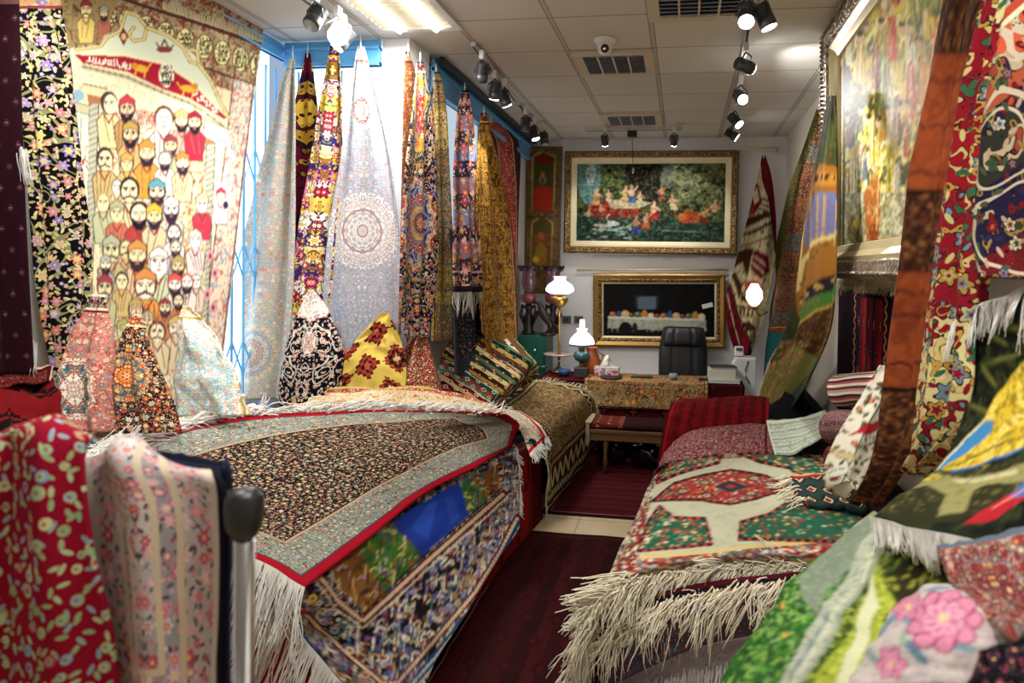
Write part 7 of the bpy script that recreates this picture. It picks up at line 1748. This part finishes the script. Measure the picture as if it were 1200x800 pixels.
for px, s, lab in ((752, (.22, .10, .012), 'flat black tray lying on the floral runner'), (827, (.13, .07, .014), 'black phone lying at the right end of the runner')):
    x = on_desk(px, 6.68); bm = bmesh.new(); box(bm, (x, 6.68, zt + .012), s, .1); o = tag(obj('tray' if 'tray' in lab else 'phone', bm, m_black, smooth=False, bevel=.004), lab, 'tray' if 'tray' in lab else 'phone')
    bm = bmesh.new(); box(bm, (x, 6.68, zt + .012 + s[2] / 2 + .001), (s[0] * .85, s[1] * .8, .002), .1); obj('top', bm, m_dkgrey, o, smooth=False)
x = on_desk(789, 6.66); bm = bmesh.new(); lathe(bm, [(.03, 0), (.04, .01), (.042, .055), (.038, .055), (.034, .012)], (x, 6.66, zt + .006), 18); tag(obj('glass_bowl', bm, plain('grey glass', '8A8C90', .1, spec=.8)), 'small grey glass bowl on the runner before the chair', 'bowl')
x = on_desk(661, 6.66); bm = bmesh.new(); lathe(bm, [(.035, 0), (.045, .01), (.075, .06), (.068, .06), (.04, .016)], (x, 6.66, zt), 20); tag(obj('ceramic_bowl', bm, plain('blue glaze', '2A4A7A', .3, spec=.6, var=.3, scale=40)), 'small blue ceramic bowl on the desk by the standing lamp', 'bowl')

# lamps
m_shade = glow('opal glass lit', 'FFFFFF', 3.2)
m_brass = plain('brass', '9A7A3A', .3, metal=.8, var=.12)
m_teal = plain('teal glaze', '2E5A5E', .25, spec=.6, var=.2, scale=30)
x = on_desk(681, 6.70); y = 6.72
t = empty('table_lamp', (x, y, zt), 'oil style table lamp with a white glass shade and teal bowl on the desk', 'lamp')
bm = bmesh.new(); lathe(bm, [(.075, 0), (.075, .012), (.03, .03), (.022, .08), (.03, .11), (.022, .13)], (x, y, zt), 22); obj('foot', bm, m_brass, t)
bm = bmesh.new(); lathe(bm, [(.022, .13), (.07, .16), (.088, .20), (.075, .235), (.03, .25)], (x, y, zt), 24); obj('bowl', bm, m_teal, t)
bm = bmesh.new(); lathe(bm, [(.03, .25), (.035, .28), (.06, .30), (.05, .31)], (x, y, zt), 20); obj('burner', bm, m_brass, t)
bm = bmesh.new(); lathe(bm, [(.128, .315), (.130, .34), (.115, .38), (.075, .425), (.045, .445), (.052, .47), (.058, .48)], (x, y, zt), 28, False); obj('lamp_shade', bm, m_shade, t)
bm = bmesh.new(); lathe(bm, [(.131, .306), (.134, .312), (.134, .322), (.131, .326)], (x, y, zt), 28, False); obj('rim_band', bm, plain('blue rim', '4A5A8A', .4), t)
bm = bmesh.new(); lathe(bm, [(.028, .44), (.03, .52), (.025, .575)], (x, y, zt), 16, False); obj('chimney', bm, glow('chimney lit', 'FFFFFF', 1.6), t)
l = bpy.data.lights.new('lamp glow', 'POINT'); l.energy = 5; l.shadow_soft_size = .1; l.color = (1, .93, .82); o = bpy.data.objects.new('lamp_glow', l); o.location = (x, y - .2, zt + .5); COL.objects.link(o)
c = at(655, 415, Y=6.86); x, y = c[0], 6.86
t = empty('standing_lamp', (x, y, zt), 'tall brass lamp with a white glass shade and a round tray, left on the desk', 'lamp')
zt2 = c[2]
bm = bmesh.new(); lathe(bm, [(.075, 0), (.075, .015), (.04, .035), (.02, .06)], (x, y, zt), 26); obj('base', bm, m_brass, t)
bm = bmesh.new(); tube(bm, [(x, y, zt + .05), (x, y, zt2 - .02)], .014, 10); obj('lower_pole', bm, m_chrome, t)
bm = bmesh.new(); lathe(bm, [(.03, -.02), (.15, -.008), (.165, .006), (.155, .008), (.03, 0)], (x, y, zt2), 30); obj('tray', bm, plain('pinkish marble', 'A8948A', .25, spec=.5, var=.15, scale=20), t)
bm = bmesh.new(); tube(bm, [(x, y, zt2), (x, y, zt2 + .12), (x, y, zt2 + .30), (x, y, zt2 + .48)], [.016, .012, .010, .014], 10); obj('upper_pole', bm, m_brass, t)
zb = at(655, 355, Y=6.86)[2]
bm = bmesh.new(); lathe(bm, [(.014, -.05), (.05, -.03), (.085, .02), (.09, .06), (.075, .065), (.03, .07)], (x, y, zb), 24); obj('oil_bowl', bm, m_brass, t)
bm = bmesh.new(); lathe(bm, [(.03, .07), (.04, .09), (.03, .11)], (x, y, zb), 16); obj('burner', bm, m_brass, t)
bm = bmesh.new(); lathe(bm, [(.10, .10), (.145, .125), (.15, .15), (.125, .195), (.08, .225), (.058, .24), (.062, .27), (.068, .28)], (x, y, zb), 28, False); obj('lamp_shade', bm, m_shade, t)
l = bpy.data.lights.new('lamp glow', 'POINT'); l.energy = 6; l.shadow_soft_size = .1; l.color = (1, .93, .82); o = bpy.data.objects.new('lamp_glow', l); o.location = (x + .05, y - .22, zb + .2); COL.objects.link(o)

# green cabinet with tulip lamps and a bronze horse
c = at(625, 400, Y=7.3); gx = c[0]
GZ = at(625, 393, Y=7.05)[2]
GX0, GX1 = at(606, 400, Y=7.05)[0], at(640, 400, Y=7.05)[0]
m_green = plain('green paint', '0F4A3E', .4, spec=.4, var=.12, scale=10)
t = empty('green_cabinet', ((GX0 + GX1) / 2, 7.25, 0), 'dark green cabinet in the back left corner', 'cabinet')
bm = bmesh.new(); box(bm, ((GX0 + GX1) / 2, 7.25, GZ / 2), (GX1 - GX0, .40, GZ)); obj('body', bm, m_green, t, smooth=False, bevel=.008)
bm = bmesh.new(); box(bm, ((GX0 + GX1) / 2, 7.04, GZ / 2), (GX1 - GX0 - .04, .02, GZ - .06)); d = obj('door', bm, m_green, t, smooth=False, bevel=.004)
h_ = at(632, 428, Y=7.02); bm = bmesh.new(); tube(bm, [h_, h_ + np.array([0, -.04, 0]), h_ + np.array([.10, -.05, -.01])], .009, 8); obj('handle', bm, m_chrome, d)
h_ = at(627, 410, Y=7.02); bm = bmesh.new(); tube(bm, [h_, h_ + np.array([0, -.015, 0])], .016, 12); obj('lock', bm, m_chrome, d)
m_bronze = plain('dark bronze', '2E2622', .4, metal=.6, spec=.5, var=.3, scale=30)
m_pink = plain('pink glass', '8A6670', .15, spec=.6, var=.12, scale=20, Transmission_Weight=.55)
m_plum = plain('plum glass edge', '2A1226', .2, spec=.6)
for i, (px, lab) in enumerate(((619, 'bronze lamp with a pink tulip glass shade at the left end of the green cabinet'), (645, 'bronze lamp with a pink tulip glass shade behind the standing lamp'))):
    x = at(px, 390, Y=7.2)[0]; y = 7.2 if i == 0 else 7.32
    z1 = at(px, 356, Y=y)[2]; z2 = at(px, 340, Y=y)[2]; z3 = at(px, 313, Y=y)[2]
    t = empty('tulip_lamp', (x, y, GZ), lab, 'lamp', None)
    bm = bmesh.new(); lathe(bm, [(.075, 0), (.08, .02), (.055, .05), (.06, .09), (.04, .12), (.05, .2), (.03, .24), (.035, (z1 - GZ) * .8), (.05, (z1 - GZ) * .9), (.03, z1 - GZ)], (x, y, GZ), 16)
    obj('column', bm, m_bronze, t)
    bm = bmesh.new()
    for s in (-1, 1): tube(bm, [(x + s * .04, y, GZ + .1), (x + s * .085, y, GZ + .22), (x + s * .07, y, GZ + .32), (x + s * .04, y - .02, z1 - .04)], [.02, .026, .02, .016], 8)
    obj('figure_arms', bm, m_bronze, t)
    bm = bmesh.new(); lathe(bm, [(.03, z1 - GZ), (.085, z1 - GZ + .03), (.09, z2 - GZ - .06), (.05, z2 - GZ - .03)], (x, y, GZ), 20); obj('oil_bowl', bm, plain('rose glass', '7E3E46', .2, spec=.6, var=.2), t)
    bm = bmesh.new(); H = z3 - z2
    n = 32; rings = []
    for j, (r, zz) in enumerate(((.035, -.03), (.07, .02), (.085, H * .35), (.075, H * .6), (.07, H * .75), (.10, H * .93))):
        rings.append([bm.verts.new((x + r * (1 + (.10 * math.cos(6 * 2 * PI * k / n) if j > 3 else 0)) * math.cos(2 * PI * k / n), y + r * math.sin(2 * PI * k / n), z2 + zz)) for k in range(n)])
    for A, B in zip(rings, rings[1:]):
        for k in range(n): bm.faces.new((A[k], A[(k + 1) % n], B[(k + 1) % n], B[k]))
    obj('lamp_shade', bm, m_pink, t)
    bm = bmesh.new(); tube(bm, [(x + .105 * (1 + .1 * math.cos(6 * 2 * PI * k / n)) * math.cos(2 * PI * k / n), y + .105 * math.sin(2 * PI * k / n), z3 - H * .05 + .02 * math.cos(6 * 2 * PI * k / n)) for k in range(n + 1)], .016, 6); obj('rim', bm, m_plum, t)
# rearing horse statuette
c = at(642, 400, Y=7.12); x, y, z0 = c[0], 7.12, GZ
t = empty('horse_statuette', (x, y, z0), 'dark bronze statuette of a rearing horse on the green cabinet', 'statuette')
bm = bmesh.new(); lathe(bm, [(.09, 0), (.085, .02), (.07, .03)], (x, y, z0), 20); obj('plinth', bm, m_bronze, t)
def skin_body(name, verts, edges, radii, mat, parent):
    me = bpy.data.meshes.new(name); me.from_pydata(verts, edges, []); me.materials.append(mat)
    o = bpy.data.objects.new(name, me); link(o)
    o.modifiers.new('skin', 'SKIN'); 
    if not me.skin_vertices: me.attributes
    for v, r in zip(me.skin_vertices[0].data, radii): v.radius = (r, r)
    me.skin_vertices[0].data[0].use_root = True
    s = o.modifiers.new('sub', 'SUBSURF'); s.levels = 2; s.render_levels = 2
    o.parent = parent; o.matrix_parent_inverse = parent_inv(parent)
    return o
def V(a, b, c=0.0): return (x + a, y + c, z0 + b)
verts = [V(.01, .13), V(-.03, .20), V(-.07, .27), V(-.10, .34), V(-.13, .37), V(-.17, .345), V(.04, .10, -.03), V(.01, .06, -.035), V(.03, .03, -.03), V(.05, .10, .03), V(.03, .06, .035), V(.05, .03, .03),
         V(-.09, .24, -.03), V(-.14, .22, -.03), V(-.13, .17, -.03), V(-.10, .25, .03), V(-.155, .25, .03), V(-.16, .20, .03), V(.06, .13), V(.10, .09), V(.11, .04)]
edges = [(0, 1), (1, 2), (2, 3), (3, 4), (4, 5), (0, 6), (6, 7), (7, 8), (0, 9), (9, 10), (10, 11), (2, 12), (12, 13), (13, 14), (2, 15), (15, 16), (16, 17), (0, 18), (18, 19), (19, 20)]
rad = [.05, .055, .045, .028, .024, .014, .026, .014, .010, .026, .014, .010, .018, .012, .009, .018, .012, .009, .012, .016, .006]
try: skin_body('body', verts, edges, rad, m_bronze, t)
except Exception as ex: print('skin', ex)
# ================================================================== FOREGROUND RAIL
FY = .80
t = empty('display_rail', at(286, 800, Y=FY), 'chrome post with a dark cross rail carrying the two foreground rugs', 'display rail')
a, b = at(-60, 548, Y=FY + 0.0186), at(288, 600, Y=FY + 0.0186)
a[2] = b[2] = at(286, 590, Y=FY)[2]
bm = bmesh.new(); tube(bm, [a, b], .009, 12); obj('cross_rail', bm, m_black, t)
pt = at(286, 606, Y=FY)
bm = bmesh.new(); tube(bm, [(pt[0], FY, 0), (pt[0], FY, pt[2] + .01)], .0135, 20); obj('post', bm, m_chrome, t)
bm = bmesh.new(); lathe(bm, [(.016, -.025), (.022, -.012), (.024, .008), (.024, .026), (.018, .036), (.006, .040)], (pt[0], FY, pt[2]), 20); obj('cap', bm, m_black, t)
bm = bmesh.new(); lathe(bm, [(.16, 0), (.16, .012), (.03, .03), (.021, .05)], (pt[0], FY, 0), 28); obj('foot', bm, m_chrome, t)

mat = weave('polka rug', .9, 1.6, '8A0F26', mirror=False, bands=[(.02, '5A0A1A')], fl=dict(s=22, fine=False, pal=['8FA878', 'A8B88A', '7FA0B8', 'C8C090', '9AB08A', 'B8485A'], leaf=['8FA878', 'B0BC90', '8AA0A8', '9AA878'], size=.34, petals=1, leafsize=.15, seed=141, eye='A82A40', small=False), fl2=None)
def rail_rug(label, top, bot, mat, xl, xr, back=True, **kw):
    pass
R = [[at(-70, 560, Y=FY + 0.0992), at(20, 540, Y=FY + 0.0992), at(100, 548, Y=FY + 0.0992)], [at(-70, 510, Y=FY + 0.0620), at(20, 506, Y=FY + 0.0620), at(108, 512, Y=FY + 0.0620)], [at(-70, 499, Y=FY - 0.0000), at(20, 496, Y=FY - 0.0000), at(110, 506, Y=FY - 0.0000)],
     [at(-70, 530, Y=FY - 0.0310), at(20, 528, Y=FY - 0.0310), at(92, 530, Y=FY - 0.0310)], [at(-70, 640, Y=FY - 0.0372), at(20, 640, Y=FY - 0.0372), at(102, 640, Y=FY - 0.0372)], [at(-70, 760, Y=FY - 0.0310), at(20, 760, Y=FY - 0.0310), at(128, 760, Y=FY - 0.0310)], [at(-70, 900, Y=FY - 0.0248), at(20, 900, Y=FY - 0.0248), at(140, 900, Y=FY - 0.0248)]]
cloth('crimson rug with scattered oval spots hung over the foreground rail at the left', R, mat, 50, 90, folds=[(.35, .1, -.012), (.75, .12, .012)], wave=(.005, 1.5, .2), pinch=False, thick=.007, name='rail_rug')
mat = weave('pink white rug', .40, .85, 'B9B2AE', bands=[(.018, '14141E'), (.02, 'C8BAA8'), (.07, 'B5AAA4', 'f'), (.016, 'C8B49A'), (.03, '9A9094', 'f'), (.014, 'C8B49A')], fl=dict(s=20, fine=False, pal=['C8586E', 'D98A98', 'D9C8C4', 'B04A60', 'DCA8B0'], leaf=['4A4A50', '5A5A60', '8A8888', '3A4048'], size=.46, seed=142, leafsize=.15), stripes=('v', .5, ['BBB3AF', 'A29A9A', 'BBB3AF', 'B0A6A2', 'C4BAB4']))
R = [[at(85, 580, Y=FY + 0.0868), at(150, 575, Y=FY + 0.0868), at(262, 590, Y=FY + 0.0868)], [at(92, 536, Y=FY + 0.0434), at(150, 530, Y=FY + 0.0434), at(258, 552, Y=FY + 0.0434)], [at(90, 545, Y=FY - 0.0000), at(150, 540, Y=FY - 0.0000), at(258, 560, Y=FY - 0.0000)],
     [at(95, 590, Y=FY - 0.0062), at(170, 588, Y=FY - 0.0062), at(263, 600, Y=FY - 0.0062)], [at(105, 690, Y=FY - 0.0062), at(180, 690, Y=FY - 0.0062), at(262, 694, Y=FY - 0.0062)], [at(115, 790, Y=FY - 0.0062), at(185, 790, Y=FY - 0.0062), at(258, 794, Y=FY - 0.0062)], [at(120, 860, Y=FY - 0.0062), at(185, 860, Y=FY - 0.0062), at(256, 860, Y=FY - 0.0062)]]
cloth('pale rug with pink roses hung over the foreground rail beside the chrome post', R, mat, 60, 90, folds=[(.5, .15, .015)], wave=(.006, 1.5, .5), pinch=False, thick=.007, name='rail_rug', uv='norm', WL=(.40, .85))
mat = weave('navy rail cloth', .5, .6, '14172A', bands=[(.02, '1E2236'), (.02, '2A3048')], vines=False)
R = [[at(170, 590, Y=FY + 0.1240), at(268, 600, Y=FY + 0.1240)], [at(182, 536, Y=FY + 0.0930), at(262, 550, Y=FY + 0.0930)], [at(180, 545, Y=FY + 0.0558), at(270, 556, Y=FY + 0.0558)], [at(180, 700, Y=FY + 0.0496), at(268, 700, Y=FY + 0.0496)], [at(180, 860, Y=FY + 0.0496), at(266, 860, Y=FY + 0.0496)]]
cloth('plain navy rug hung on the rail behind the pale rose rug', R, mat, 24, 50, pinch=False, thick=.006, name='rail_rug', uv='norm', WL=(.5, 1.2), rough=.004)
